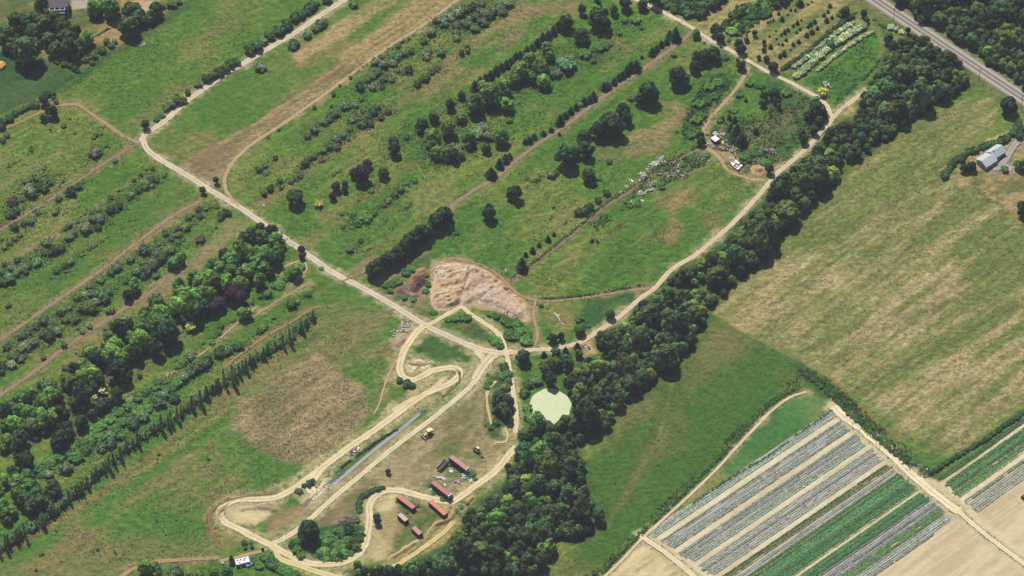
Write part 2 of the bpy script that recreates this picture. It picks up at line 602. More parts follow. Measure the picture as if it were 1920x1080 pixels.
trace(pts('1560,712 1640,790 1690,824'), 6, (150, 112, 82), 1, 1, 0.8)
trace(T(3, 1, '1860,400 1900,460 1880,570'), 14, (164, 148, 92), 2, 2, 0.8)
# rows of the old crop still show as fine parallel lines
s_, m_ = pmask(W(pts('1360,590 1450,490 1560,384 1700,262 1830,190 1790,312 1900,402 1990,470 1990,745 1800,850 1742,860 1560,700')), 4, 2)
ln = (fbm(UU[s_] * 0.05, VV[s_], 1.9, 83, 3, 0.7) - 0.5) * 0.6 + (fbm(UU[s_] * 0.6, VV[s_], 1.8, 87, 3, 0.8) - 0.5) * 0.7
COVER[s_][..., :3] *= (1 + ln * m_)[..., None]
# house plot
field(pts('1778,312 1800,285 1850,262 1900,240 1990,200 1990,450 1900,402'), ((112, 112, 70), (158, 138, 96), (182, 156, 114)), 0.6)
patch(T(3, 1, '1350,240 1500,220 1520,330 1700,420 1880,540 1860,470 1500,330'), (170, 144, 108), 2, 2, 0.8)
# --- right middle: olive field between belt and crops
field(pts('1330,585 1480,672 1508,694 1470,742 1380,830 1200,1000 1100,1100 1020,1100 1130,975 1100,885 1180,760 1290,640'),
      ((70, 106, 42), (86, 108, 48), (112, 112, 64)), 0.42, warp=1.0, rough=0.9)
patch(pts('1350,620 1420,660 1330,760 1220,880 1150,960 1170,850 1260,740'), (118, 108, 70), 12, 8, 0.4, thr=0.45, nz=N5)
patch(pts('1100,890 1180,790 1230,800 1160,960 1130,960'), (62, 104, 38), 8, 6, 0.6)
trace(T(2, 3, '1150,20 950,300 800,560 700,700'), 8, (124, 112, 70), 2, 2, 0.6)
trace(pts('1262,720 1240,800 1225,840'), 3, (142, 128, 84), 0.8, 1, 0.6)
patch(pts('1340,610 1400,640 1360,690 1300,720'), (138, 124, 84), 6, 5, 0.45)
# young dense plot
field(pts('1562,768 1545,744 1500,734 1450,768 1380,838 1290,932 1205,1002 1290,950 1400,872 1480,818'), ((72, 118, 58), (86, 128, 66), (112, 132, 74)), 0.42, warp=0.4, soft=0.6, rough=0.7)
patch(pts('1205,1002 1290,932 1340,885 1370,892 1290,950'), (140, 132, 78), 4, 2, 0.8)
# green bank between the fields and the sandy lane
trace(pts('1495,690 1560,744 1640,818 1700,872 1755,905'), 34, (66, 98, 46), 2, 1, 1.0)
# --- crop ground and bare soil
SANDY = (222, 204, 164)
field(pts('1205,1000 1300,945 1440,852 1564,765 1600,780 1700,872 1760,905 1830,860 1990,740 1990,1200 1000,1200 1130,1085'),
      ((202, 188, 150), (213, 199, 161), (221, 208, 174)), 0.5, (0.1, 0.2, 0.8), rough=0.15, warp=0.5, soft=0.6)
field(pts('1130,1085 1205,1004 1262,1038 1345,1090 1400,1200 1050,1200'), ((172, 164, 110), (206, 186, 140), (220, 200, 158)), 0.55, (0.3, 0.3, 0.6), rough=0.25, warp=1.5)
field(pts('1640,1086 1795,966 1830,962 1925,904 2050,830 2050,1250 1450,1250'), ((196, 178, 140), (206, 188, 150), (213, 197, 162)), 0.5, (0.15, 0.15, 0.9), rough=0.06, soft=0.5, warp=0.3)
for s_ in ('1700,1056 1800,985', '1730,1075 1860,985 1920,945', '1840,990 1920,932', '1860,965 1920,924', '1650,1080 1790,980', '1780,1080 1870,1020'):
    trace(pts(s_), 1.6, (226, 206, 168), 0.7, 0.3, 0.7)
# trodden, weedy soil of the planted bands against the bare drive strips
_A, _B = np.array(G(1207, 1002)), np.array(G(1562, 765))
_d = (_B - _A) / np.linalg.norm(_B - _A)
_n = np.array([_d[1], -_d[0]])
for v0, v1, col in ((0.2, 5.3, (178, 172, 146)), (8.2, 16.7, (190, 180, 154)), (19.3, 29.1, (186, 178, 152)), (31.6, 41.7, (190, 180, 156)), (44.3, 48.2, (120, 122, 84)), (48.3, 52.6, (174, 166, 150)), (52.6, 56, (96, 118, 70)), (56, 66.6, (84, 126, 72)), (68.4, 74.4, (78, 112, 66)), (74.6, 82.5, (148, 150, 134)), (82.5, 86, (98, 120, 76)), (86, 92.6, (158, 154, 142))):
    s_, m_ = pmask([tuple(_A + _d * q + _n * v) for q, v in ((2.5, v0), (126, v0), (126 + v0 * 0.1, v1), (-8, v1))], 0.4, 0.3)
    s2_, m2_ = pmask(W(pts('1208,1000 1300,941 1440,852 1562,767 1584,790 1622,826 1660,862 1694,890 1722,914 1748,936 1788,972 1700,1037 1560,1138 1480,1190 1400,1135 1330,1082 1262,1034')), 0.8, 0.6)
    x_, y_ = XX[s_], YY[s_]
    ins = np.zeros(XX.shape, np.float32)
    ins[s2_] = m2_
    mixc(COVER[s_], col, m_ * ins[s_] * 0.9)
# dirt about the crop lane
trace(pts('1570,770 1620,815 1700,882 1800,958 1930,1064'), 34, SANDY, 3, 2, 0.8, 0.15)
trace(pts('1205,1000 1262,1038 1345,1090'), 16, (226, 210, 172), 2, 1.5, 0.7, 0.2)
# --- lower left meadow and the round dry patch
field(pts('-60,1020 200,880 560,600 640,540 760,590 740,640 700,780 600,880 520,940 420,940 400,980 420,1010 300,1060 200,1130 -60,1130'),
      ((78, 118, 46), (94, 122, 52), (128, 120, 78)), 0.42)
field(pts('436,800 450,760 500,712 545,682 600,670 640,700 675,720 697,762 690,792 660,815 620,852 560,872 520,862 470,836'),
      ((120, 114, 78), (146, 128, 96), (162, 140, 108)), 0.55, (0.2, 0.3, 0.3), soft=3.5, warp=4)
patch(pts('580,590 640,560 720,600 700,640 640,690 600,660'), (120, 116, 72), 6, 5, 0.6, thr=0.42)
trace(pts('0,1040 150,950 300,840 450,725 600,605'), 12, (146, 114, 84), 3, 2.5, 0.8)
patch(pts('-20,1080 150,1010 270,1010 420,1020 200,1090'), (132, 116, 78), 8, 6, 0.6)
patch(pts('300,950 400,900 520,930 420,960'), (126, 116, 74), 8, 6, 0.5)
trace(pts('500,930 560,910 640,860 720,800 800,745 850,705'), 26, (140, 126, 86), 4, 2.5, 0.7)
trace(pts('770,610 745,640 735,680 705,745'), 18, (134, 124, 80), 5, 5, 0.6)
patch(T(1, 2, '1020,460 1000,420 1060,330 1100,270 1200,220 1260,250 1180,330 1150,400 1080,450'), (184, 164, 138), 2, 2.5, 0.8, 0.5)
field(T(1, 2, '1150,480 1260,320 1340,330 1560,440 1610,560 1590,640 1530,600 1440,590 1300,600 1160,570'), ((62, 98, 44), (80, 108, 50), (110, 116, 66)), 0.42)
# brown bands of the left block
for s_, w_ in (('0,430 60,395 130,348 190,310 240,278 268,262', 9), ('0,350 40,325 75,303 110,285', 6), ('0,500 55,470 100,442 150,410 200,375 260,330', 11),
               ('-10,645 60,595 140,540 200,498 260,450 320,405 375,380', 11), ('-10,745 60,700 110,660 190,605 270,555 320,520 380,475 420,440', 12)):
    trace(pts(s_), w_, (140, 124, 92), 2, 1.6, 0.85, 0.8)
patch(T(0, 1, '100,800 450,620 640,520 700,540 400,740 150,850'), (150, 126, 92), 4, 4, 0.6)
patch(T(0, 1, '1100,1060 1400,850 1700,640 1760,700 1600,880 1300,1080'), (146, 130, 98), 3, 3, 0.7, thr=0.4)
patch(T(0, 1, '1640,600 1760,560 1920,640 1760,740'), (140, 130, 88), 4, 4, 0.7)
field(T(0, 1, '580,1080 1490,420 1330,230 700,700 150,1080'), ((78, 114, 44), (92, 118, 50), (114, 120, 62)), 0.42, rough=0.8)
trace(T(0, 1, '570,1080 850,860 1050,740 1250,590 1480,440'), 12, (150, 124, 92), 1.8, 1.2, 0.95, 0.6)
patch(T(0, 2, '700,240 1000,100 1270,-20 1280,80 1000,220 850,330 650,480 500,560'), (150, 130, 88), 3, 3, 0.6, thr=0.42)
patch(T(0, 2, '0,40 1100,-100 800,40 520,190 300,350 0,620'), (122, 118, 72), 5, 4, 0.4, thr=0.5)
patch(T(0, 2, '450,500 680,420 1000,260 1340,240 1500,330 1300,480 1000,720 860,840 560,980 500,860'), (122, 118, 72), 5, 4, 0.7)
trace(pts('230,905 300,860 420,770 480,725'), 10, (150, 126, 88), 2, 2, 0.8)
# --- motocross yard
field(pts('930,672 950,700 960,760 960,840 940,870 900,900 845,936 790,926 720,912 690,900 700,870 790,806 845,762 880,742'), ((122, 116, 76), (148, 134, 100), (166, 148, 114)), 0.55, (0.2, 0.5, 0.2), soft=2, warp=2, rough=0.8)
field(pts('500,1010 560,975 690,880 800,800 790,790 740,815 680,862 600,930 560,946 500,968'), ((128, 118, 80), (144, 126, 88), (156, 134, 98)), 0.5, (0.2, 0.2, 0.8), soft=1.5, warp=1, rough=0.6)
field(pts('575,950 690,890 700,915 682,940 690,990 660,1000 560,985'), ((122, 114, 78), (144, 126, 94), (154, 132, 102)), 0.5, rough=0.7)
field(pts('608,893 640,846 700,814 740,794 778,776 760,794 735,812 700,842 662,872 628,902'), ((74, 112, 46), (84, 118, 50), (98, 122, 58)), 0.4, soft=0.7, warp=0.6, rough=0.8)
trace(pts('644,860 652,872 640,880'), 3, (168, 144, 106), 0.6, 0.5, 0.8)
field(pts('740,925 800,940 842,950 830,975 760,1020 730,1040 735,990 745,950'), ((70, 104, 46), (92, 110, 58), (128, 116, 78)), 0.42, soft=1.5)
patch(pts('722,950 745,940 750,1000 735,1030 700,1060 688,1030 700,990'), (178, 154, 114), 2.5, 2.5, 0.8, 0.4)
patch(pts('690,935 720,918 742,926 735,950 715,962 696,955'), (216, 198, 152), 2, 2, 0.9, 0.3)
patch(pts('690,1000 728,1015 722,1050 650,1062 660,1045'), (196, 178, 132), 3, 3, 0.8, 0.3)
patch(pts('415,965 425,948 445,938 490,948 508,964 480,984 440,984'), (214, 196, 150), 1.5, 1.5, 0.95, 0.25)
field(pts('545,1040 560,990 620,985 680,960 690,1000 680,1030 640,1052 590,1056'), ((64, 94, 50), (86, 102, 60), (128, 112, 82)), 0.42)
patch(T(1, 3, '1380,140 1430,60 1600,180 1450,190'), (96, 116, 58), 3, 3, 0.7)
patch(T(1, 3, '1240,420 1300,360 1330,350 1480,470 1440,500'), (86, 112, 52), 2, 2, 0.8)
patch(T(1, 3, '1420,240 1480,210 1600,290 1660,310 1640,380 1440,360 1400,300'), (92, 112, 56), 2, 3, 0.8)
patch(T(1, 3, '1560,180 1640,130 1720,220 1640,200'), (104, 118, 62), 2, 2, 0.8)
patch(pts('880,635 900,650 950,655 960,662 948,680 918,700 905,720 880,752 866,748 890,705 895,680'), (196, 178, 142), 2, 1.5, 0.95, 0.3)
trace(pts('930,690 918,712 905,745 900,790'), 26, (150, 134, 100), 4, 2, 0.7)
# --- between the roads and the soil heaps
field(pts('700,500 760,480 800,470 830,470 810,490 808,540 815,585 800,600 740,570 700,525'), ((84, 106, 58), (132, 122, 84), (160, 140, 108)), 0.58, soft=2)
field(pts('808,488 850,486 892,490 932,515 966,540 992,575 1000,600 985,612 950,602 900,580 850,575 815,588 806,545'), ((178, 154, 122), (190, 164, 132), (198, 176, 150)), 0.5, soft=1.5, warp=2, rough=0.5)
field(pts('826,598 866,584 905,604 938,622 946,650 915,652 880,630'), ((64, 94, 48), (96, 108, 62), (150, 134, 98)), 0.5)
field(pts('905,580 930,584 985,605 1000,640 960,655 945,620'), ((60, 96, 46), (76, 104, 52), (120, 118, 72)), 0.42)
patch(T(2, 2, '100,100 180,150 210,300 200,430 160,430 170,300 130,200'), (172, 150, 116), 2, 1.5, 0.8, 0.4)
patch(T(2, 2, '520,400 590,390 640,480 620,500 550,500'), (196, 164, 124), 2, 2, 0.9, 0.4)
field(pts('905,690 940,672 955,690 962,740 968,830 925,825 908,790 905,740'), ((60, 92, 44), (84, 104, 54), (140, 126, 84)), 0.45)
# the ground under the woods
WOODS = {
    'belt_north': pts('1525,270 1500,300 1470,322 1440,348 1425,380 1385,410 1370,432 1350,455 1318,478 1265,507 1238,532 1230,540 1280,540 1360,540 1385,530 1410,510 1440,485 1460,455 1485,425 1525,382 1555,360 1575,335 1588,322 1585,302 1615,302 1640,285 1640,268 1600,262'),
    'belt_middle': pts('1230,545 1200,566 1180,578 1175,598 1145,610 1115,626 1115,650 1132,660 1120,668 1085,676 1065,695 1052,712 1055,728 1068,748 1073,772 1080,810 1145,810 1150,792 1155,776 1180,762 1185,748 1202,740 1220,725 1232,710 1255,702 1275,690 1280,672 1302,650 1305,625 1325,612 1328,580 1350,568 1365,552 1365,540'),
    'belt_south': pts('1092,808 1100,826 1080,842 1100,862 1102,878 1110,898 1115,922 1114,942 1136,956 1138,972 1120,986 1105,1002 1100,1014 1065,1014 1046,1010 1045,1036 1030,1046 1025,1070 1000,1084 780,1084 655,1082 655,1066 740,1056 800,1040 835,1022 855,990 880,950 915,930 950,905 948,882 962,870 965,820 985,812'),
    'highway_wood': pts('1672,0 1686,10 1706,8 1718,36 1736,40 1776,48 1784,72 1812,82 1846,110 1852,122 1876,126 1906,150 1930,166 1960,160 1960,-30 1680,-30'),
    'middle_wood': pts('1614,175 1648,142 1652,106 1672,84 1704,66 1738,64 1760,84 1790,98 1810,120 1815,140 1822,158 1790,184 1746,198 1716,224 1690,238 1662,268 1645,272 1525,272 1560,232 1600,222'),
}
for p_ in WOODS.values():
    patch(p_, (62, 84, 44), 3, 3, 0.9, 1.0)

# ------------------------------------------------------------------ roads and tracks
_Z = [0.03]
EDGES = []


def strip(name, pp, wpx, rgb, mat=None, jit=0.16, smooth=True, kind='structure', z=None, taper=True, cols=(-1, -0.72, -0.45, 0, 0.45, 0.72, 1)):
    """A ribbon of road laid on the land along a surveyed line."""
    if z is None:
        _Z[0] += 0.006
        z = _Z[0]
    wl = W(pp)
    if mat is None:
        vg = tuple(0.55 * q + 0.45 * u for q, u in zip(rgb, (118, 112, 74)))
        trace(pp, wpx * (2.7 if name in ('dirt_track', 'dirt_road') else 1.9) + 3, vg, 2.0, 4.0, 0.75, thr=0.33)
        trace(pp, wpx * 1.15 + 1, tuple(0.8 * q + 0.2 * u for q, u in zip(rgb, (118, 112, 74))), 0.8, 2.0, 0.8, 0.4)
        EDGES.append((wl, wpx * MPP / 2))
    c = spline(wl, 0.8) if smooth and len(wl) > 2 else spline(wl, 3.0)
    t = np.gradient(c, axis=0)
    t /= np.maximum(np.linalg.norm(t, axis=1), 1e-6)[:, None]
    nrm = np.stack([-t[:, 1], t[:, 0]], 1)
    h = wpx * MPP / 2
    k = len(c)
    s = np.arange(k) * 0.8
    Vs, acr = [], []
    for q in cols:
        j = 1.0
        if abs(q) > 0.9 and jit:
            j = 0.97 + jit * 5.5 * (fbm(s, s * 0 + q * 31 + h, 5, 61 + int(h * 7), 5, 0.8) - 0.5)
        o = c + nrm * (h * q * j)[:, None] if not np.isscalar(j) else c + nrm * (h * q * j)
        Vs.append(np.column_stack([o, np.full(k, z)]))
        acr.append(np.full(k, q))
    m_ = len(cols)
    V = np.stack(Vs, 1).reshape(-1, 3)
    ii = np.arange(k * m_).reshape(k, m_)
    F = np.stack([ii[:-1, 1:], ii[:-1, :-1], ii[1:, :-1], ii[1:, 1:]], -1).reshape(-1, 4)
    me = np_mesh(name, V, F)
    fattr(me, 'across', 'POINT', np.stack(acr, 1).ravel())
    o = link(name, me, mat or DIRT, color=alb(*rgb))
    if kind: o['kind'] = kind
    return o


GRAVEL, DUSTY, SAND, BROWN = (208, 194, 168), (196, 172, 136), (222, 204, 162), (150, 122, 92)
MAIN = pts('268,262 276,280 300,299 350,328 400,360 450,389 500,424 560,465 620,508 680,540 740,574 800,611 850,634 886,652 905,672')
VERGE = (150, 134, 98)
# worn verges first, in the land colours already painted; then the lanes themselves
strip('lane', MAIN, 13, GRAVEL)
strip('lane', pts('264,268 272,252 284,244 310,226 350,190 400,154 430,134 470,111 520,81 560,57 600,29 655,-6'), 12, (210, 194, 168))
strip('track', pts('447,386 435,374 423,354 422,332 435,306 457,283 480,265 530,232 580,197 630,161 690,115 730,87 780,56 815,31 865,-6'), 7, (186, 160, 124))
LANE = pts('1622,171 1590,195 1567,215 1550,235 1535,252 1520,270 1487,300 1460,322 1440,345 1410,380 1372,420 1335,452 1305,477 1260,505 1230,538 1200,560 1160,595 1135,612 1107,630 1090,641 1067,648 1035,654 997,656 940,664')
strip('lane', LANE, 9.5, (212, 194, 162))
strip('lane', pts('1185,-4 1210,7 1237,19 1297,52 1335,77 1365,92 1397,110 1440,135 1477,152 1515,172 1540,187 1553,203 1562,222'), 8.5, (216, 200, 168))
strip('track', pts('1405,126 1385,160 1360,190 1335,217 1321,240 1317,262 1324,277 1340,288 1352,300 1362,316 1380,327 1410,336 1432,338'), 7, (182, 158, 118))
strip('track', pts('1300,58 1267,85 1205,130 1160,160 1120,190 1085,217 1047,245 1010,269 960,307 927,335 892,354 855,380 838,396'), 8, (152, 132, 104))
strip('track', pts('838,396 822,430 808,455 790,480'), 3, (162, 140, 104))
strip('track', pts('1322,276 1275,297 1235,320 1205,342 1175,362 1135,387 1100,417 1060,450 1022,480 992,502 955,526'), 6.5, (144, 124, 98))
strip('track', pts('838,484 880,489 930,512 962,543 985,557 1017,564 1060,562 1110,556 1172,545 1218,540'), 5, (164, 142, 108))
strip('track', pts('116,197 145,196 170,212 200,233 235,257 262,268'), 7, (168, 144, 110))
strip('track', pts('-10,248 30,232 62,217 100,200 116,197'), 5, (166, 140, 100))
strip('track', pts('-10,437 60,396 130,350 190,310 240,279 264,268'), 6, (150, 128, 100))
strip('track', pts('-10,645 60,596 140,541 200,499 260,452 320,408 372,378'), 7, (156, 134, 104))
strip('track', pts('-10,748 60,700 110,661 190,606 270,556 300,535'), 8, (152, 130, 102))
# hub of the lanes and the racing track
strip('dirt_road', pts('890,650 906,672 902,692 884,722 845,757 800,793 740,838 680,888 620,938 570,984 530,1011 500,1022'), 10, (220, 204, 166))
strip('dirt_road', pts('930,664 918,672 905,688 890,712'), 18, (216, 200, 162))
strip('dirt_road', pts('878,646 905,656 935,661 962,660'), 14, (216, 200, 162))
strip('dirt_track', pts('800,611 830,594 852,582 866,576 884,590 905,604 928,620 941,636 948,656 955,690 962,735 968,780 966,812'), 9, SAND)
strip('dirt_track', pts('968,838 955,852 930,882 892,911 855,937 838,941 792,931 755,921 724,920 704,931 692,950 693,972 690,995 685,1020 668,1042 640,1055 600,1058 567,1052 535,1037 508,1022 480,1009 450,993 424,980 412,965 420,949 445,937 480,936 517,933 555,914 580,895 605,877 630,857 667,830 700,808 767,759 805,735 842,720 857,708 862,698 855,691 838,690 812,695 792,705 775,712 760,709 750,697 751,678 758,657 768,641 782,622 796,611'),
      14, SAND)
strip('dirt_track', pts('508,1028 527,1048 555,1058 600,1074 640,1084'), 12, (216, 200, 148))
strip('dirt_track', pts('600,880 580,910 590,925'), 18, (226, 210, 168))
strip('dirt_track', pts('583,935 600,920 612,906'), 15, (224, 206, 164))
strip('dirt_track', pts('735,770 770,750 800,737 832,712'), 9, (218, 198, 158))
strip('dirt_track', pts('770,690 785,680 800,690'), 17, (226, 210, 170))
strip('footpath', pts('752,664 735,690 722,720 712,755 702,775'), 2.6, (200, 176, 134))
strip('dirt_track', pts('930,830 948,828 952,815 948,805'), 3.5, (214, 194, 146))
strip('footpath', pts('912,735 914,760 920,790 922,800'), 4, (206, 186, 140))
strip('footpath', pts('912,745 918,728 930,715'), 5, (212, 192, 148))
strip('footpath', pts('412,1052 440,1046 480,1036 505,1030'), 6, (186, 162, 122))
strip('track', pts('225,1082 260,1062 300,1053 350,1049 412,1046'), 8, (172, 142, 108))
strip('track', pts('520,925 470,930 430,938 400,955 392,975 400,1005 415,1030'), 4, (142, 116, 84))
strip('footpath', pts('482,575 440,610 420,628 390,655 355,678 320,700 285,725 240,755'), 3, (190, 170, 130))
strip('footpath', pts('580,530 556,545 520,565 490,585 470,597'), 2.5, (186, 162, 124))
strip('track', pts('600,575 585,580 540,608 500,630 450,665 420,690'), 5, (158, 130, 94))
strip('footpath', pts('525,512 535,500 565,490 575,500 572,510 545,535'), 3, (196, 172, 130))
strip('track', pts('1005,560 1000,590 1008,625 1004,648'), 5, (170, 148, 114))
strip('footpath', pts('640,528 700,503'), 3, (168, 148, 112))
strip('dirt_track', pts('695,1078 740,1062 790,1030 830,1000 850,978'), 9, (216, 192, 134))
# sandy lane through the crops
strip('sandy_lane', pts('1562,762 1578,778 1605,797 1640,826 1675,856 1700,882 1730,908 1760,932 1798,960'), 17, (232, 216, 180), jit=0.2)
strip('sandy_lane', pts('1790,952 1830,988 1870,1020 1940,1072'), 9, (230, 214, 180))
strip('sandy_lane', pts('1130,1085 1165,1052 1200,1014 1250,968 1292,930 1340,884 1382,838 1420,798 1450,768 1480,746 1512,735'), 5, (222, 200, 160), jit=0.15)
strip('sandy_lane', pts('1200,1004 1232,1026 1262,1048 1300,1080 1330,1110'), 10, (228, 210, 172))
strip('driveway', pts('1868,318 1885,300 1898,278 1915,258 1940,236'), 13, (168, 162, 152), jit=0.03)
strip('driveway', pts('1860,316 1880,312 1898,318'), 16, (168, 162, 152), jit=0.05)
strip('lane', pts('1705,98 1690,104 1676,112'), 9, (226, 208, 170))

# the highway
am, n, b = new_mat('asphalt', 0.9, 0.2)
g_ = N(n, 'ShaderNodeNewGeometry')
ac = N(n, 'ShaderNodeAttribute', attribute_name='across')
aa = math_(n, 'ABSOLUTE', ac.outputs['Fac'])
sh = math_(n, 'MULTIPLY', math_(n, 'GREATER_THAN', aa, 0.56), 0.28)       # the paler paved shoulder
wt = math_(n, 'MULTIPLY', math_(n, 'MAXIMUM', math_(n, 'SUBTRACT', 1.0, math_(n, 'MULTIPLY', math_(n, 'ABSOLUTE', math_(n, 'SUBTRACT', aa, 0.28)), 6.0)), 0.0), -0.12)
fac = math_(n, 'ADD', math_(n, 'ADD', sh, wt), math_(n, 'ADD', math_(n, 'MULTIPLY', noise(n, 0.5, 6, 0.7, g_.outputs['Position']), 0.45), 0.78))
c_ = N(n, 'ShaderNodeRGB')
c_.outputs[0].default_value = alb(140, 132, 128)
n.links.new(mul_color(n, c_.outputs[0], fac), b.inputs['Base Color'])
HWY = pts('1500,-95 1642,0 1920,185 2060,278')
strip('highway', HWY, 33, (0, 0, 0), am, 0.02, smooth=False, z=0.02, cols=(-1, -0.58, -0.55, -0.28, 0, 0.28, 0.55, 0.58, 1))
WHITE = solid('road paint white', (232, 230, 224), 0.6, 0.3, 0.15, 4)
YELLOW = solid('road paint yellow', (224, 192, 104), 0.6, 0.3, 0.15, 4)


def offset_line(pp, off):
    w_ = [np.array(q) for q in W(pp)]
    out = []
    for i, q in enumerate(w_):
        a = w_[max(i - 1, 0)]
        c = w_[min(i + 1, len(w_) - 1)]
        t = (c - a) / np.linalg.norm(c - a)
        out.append(q + off * np.array([-t[1], t[0]]))
    return out


def ribbon(name, line, w_, z, mat):
    mb = []
    l = np.array(line)
    t = np.gradient(l, axis=0)
    t /= np.linalg.norm(t, axis=1)[:, None]
    nn = np.stack([-t[:, 1], t[:, 0]], 1) * w_ / 2
    k = len(l)
    V = np.concatenate([np.column_stack([l + nn, np.full(k, z)]), np.column_stack([l - nn, np.full(k, z)])])
    F = [(i, k + i, k + i + 1, i + 1) for i in range(k - 1)]
    o = link(name, np_mesh(name, V, np.array(F)), mat)
    o['kind'] = 'structure'
    return o


for off, mt, nm in ((0.16, YELLOW, 'road_marking'), (-0.16, YELLOW, 'road_marking'), (2.7, WHITE, 'road_marking'), (-2.7, WHITE, 'road_marking')):
    ribbon(nm, offset_line(HWY, off), 0.2 if mt is YELLOW else 0.32, 0.036, mt)

# ------------------------------------------------------------------ the land itself
ny, nx = XX.shape
V_ = np.stack([XX.ravel(), YY.ravel(), np.zeros(XX.size, np.float32)], 1)
idx = np.arange(nx * ny).reshape(ny, nx)
F_ = np.stack([idx[:-1, :-1], idx[:-1, 1:], idx[1:, 1:], idx[1:, :-1]], -1).reshape(-1, 4)
me = np_mesh('ground', V_, F_)
a_ = me.attributes.new('cover', 'FLOAT_COLOR', 'POINT')
a_.data.foreach_set('color', np.ascontiguousarray(np.clip(COVER, 0, 1).reshape(-1), np.float32))
tag(link('ground', me, LAND), kind='structure')

# ------------------------------------------------------------------ plants: one crown of each kind, many individuals
def leaf_cloud(P, Nn, size, tone, aspect=1.0, rs=RNG):
    """Square leaf clumps at P facing roughly Nn: vertices, quads, tones."""
    n = len(P)
    Nn = Nn / np.maximum(np.linalg.norm(Nn, axis=1), 1e-6)[:, None]
    r = rs.normal(size=(n, 3))
    u = np.cross(Nn, r)
    u /= np.maximum(np.linalg.norm(u, axis=1), 1e-6)[:, None]
    v = np.cross(Nn, u)
    s = (size * rs.uniform(0.6, 1.35, n))[:, None]
    V = np.stack([P - u * s - v * s * aspect, P + u * s * 0.8 - v * s * aspect, P + u * s + v * s * aspect, P - u * s * 0.7 + v * s * aspect], 1)
    V += rs.normal(size=V.shape) * s[:, None] * 0.22
    return V.reshape(-1, 3), np.arange(4 * n).reshape(n, 4), tone


def lobed(lobes, n, size, rough=0.5, rs=RNG, low=-0.7):
    """Leaf clumps over a set of lobes (x, y, z, r, squash)."""
    L = np.array(lobes)
    wts = L[:, 3] ** 2
    k = rs.choice(len(L), int(n), p=wts / wts.sum())
    d = rs.normal(size=(len(k), 3))
    d /= np.linalg.norm(d, axis=1)[:, None]
    d[:, 2] = np.where(d[:, 2] < low, -d[:, 2], d[:, 2])
    rr = L[k, 3] * rs.uniform(0.72, 1.08, len(k))
    P = L[k, :3] + d * rr[:, None] * np.stack([np.ones(len(k)), np.ones(len(k)), L[k, 4]], 1)
    keep = np.ones(len(k), bool)
    for i, l in enumerate(L):
        q = (P - l[:3]) / np.array([1, 1, l[4]])
        keep &= ~((np.linalg.norm(q, axis=1) < l[3] * 0.68) & (k != i))
    P, d, k = P[keep], d[keep], k[keep]
    lt = rs.uniform(0.8, 1.2, len(L))
    tone = lt[k] * rs.uniform(0.7, 1.3, len(k))
    return leaf_cloud(P, d + rs.normal(size=d.shape) * rough, size, tone, rs=rs)


def crown_mesh(name, V, F, tone):
    V = V - np.array([0, 0, 0])
    me = np_mesh(name, V, F)
    fattr(me, 'tone', 'FACE', tone)
    me.materials.append(LEAF)
    return me


def broad_crown(seed, flat=1.0, spread=1.0):
    rs = np.random.default_rng(seed)
    lobes = [(0, 0, 1.15 * flat, 0.62, 0.9)]
    for ring, nn, zz, rr in ((0, 6, 0.85, 0.6), (1, 6, 1.3, 0.48), (2, 3, 1.62, 0.24)):
        for i in range(nn):
            a = 2 * math.pi * (i + rs.uniform(-0.35, 0.35)) / nn + ring
            q = rr * rs.uniform(0.8, 1.15) * spread
            lobes.append((q * math.cos(a), q * math.sin(a), zz * flat * rs.uniform(0.88, 1.12), rs.uniform(0.3, 0.44), rs.uniform(0.7, 0.95)))
    return crown_mesh('crown', *lobed(lobes, 2300, 0.08, 0.32, rs))


def round_crown(seed):
    """One close, smoothly rounded crown."""
    rs = np.random.default_rng(seed)
    lobes = [(0, 0, 0.95, 0.8, 0.95)]
    for i in range(14):
        d = rs.normal(size=3)
        d /= np.linalg.norm(d)
        lobes.append((d[0] * 0.62, d[1] * 0.62, 0.95 + abs(d[2]) * 0.62 - 0.15, rs.uniform(0.26, 0.38), 0.9))
    return crown_mesh('crown', *lobed(lobes, 2200, 0.08, 0.3, rs))


def cone_crown(seed, h=2.6, tip=0.06, tiers=11):
    rs = np.random.default_rng(seed)
    Ps, Ns, tn = [], [], []
    for t in range(tiers):
        f = t / (tiers - 1)
        z = 0.12 + f * (h - 0.2)
        r = (1 - f) ** 0.72 * rs.uniform(0.9, 1.06) + tip
        nb = max(5, int(20 * r))
        for i in range(nb):
            a = 2 * math.pi * i / nb + rs.uniform(-0.2, 0.2)
            L = r * rs.uniform(0.78, 1.1)
            tb = rs.uniform(0.75, 1.25)
            for k in range(7):
                q = L * (0.35 + 0.65 * (k + rs.uniform(0, 1)) / 7)
                Ps.append((q * math.cos(a), q * math.sin(a), z + 0.10 * (1 - q / max(L, 0.1)) * r + rs.uniform(-0.05, 0.05)))
                Ns.append((math.cos(a) * 0.6 + rs.normal() * 0.4, math.sin(a) * 0.6 + rs.normal() * 0.4, 0.8))
                tn.append(tb * rs.uniform(0.75, 1.25))
    return crown_mesh('crown', *leaf_cloud(np.array(Ps), np.array(Ns), 0.085, np.array(tn), rs=rs))


def bush_mesh(seed, loose=0.0):
    rs = np.random.default_rng(seed)
    lobes = [(0, 0, 0.42, 0.55, 0.85)]
    for i in range(9):
        a = 2 * math.pi * i / 9 + rs.uniform(-0.3, 0.3)
        q = rs.uniform(0.35, 0.72)
        lobes.append((q * math.cos(a), q * math.sin(a), rs.uniform(0.3, 0.75), rs.uniform(0.22, 0.4), 0.9))
    V, F, tone = lobed(lobes, 1100, 0.09, 0.42 + loose, rs, low=-0.3)
    V[:, 2] = np.maximum(V[:, 2], 0.0)
    return crown_mesh('shrub', V, F, tone)


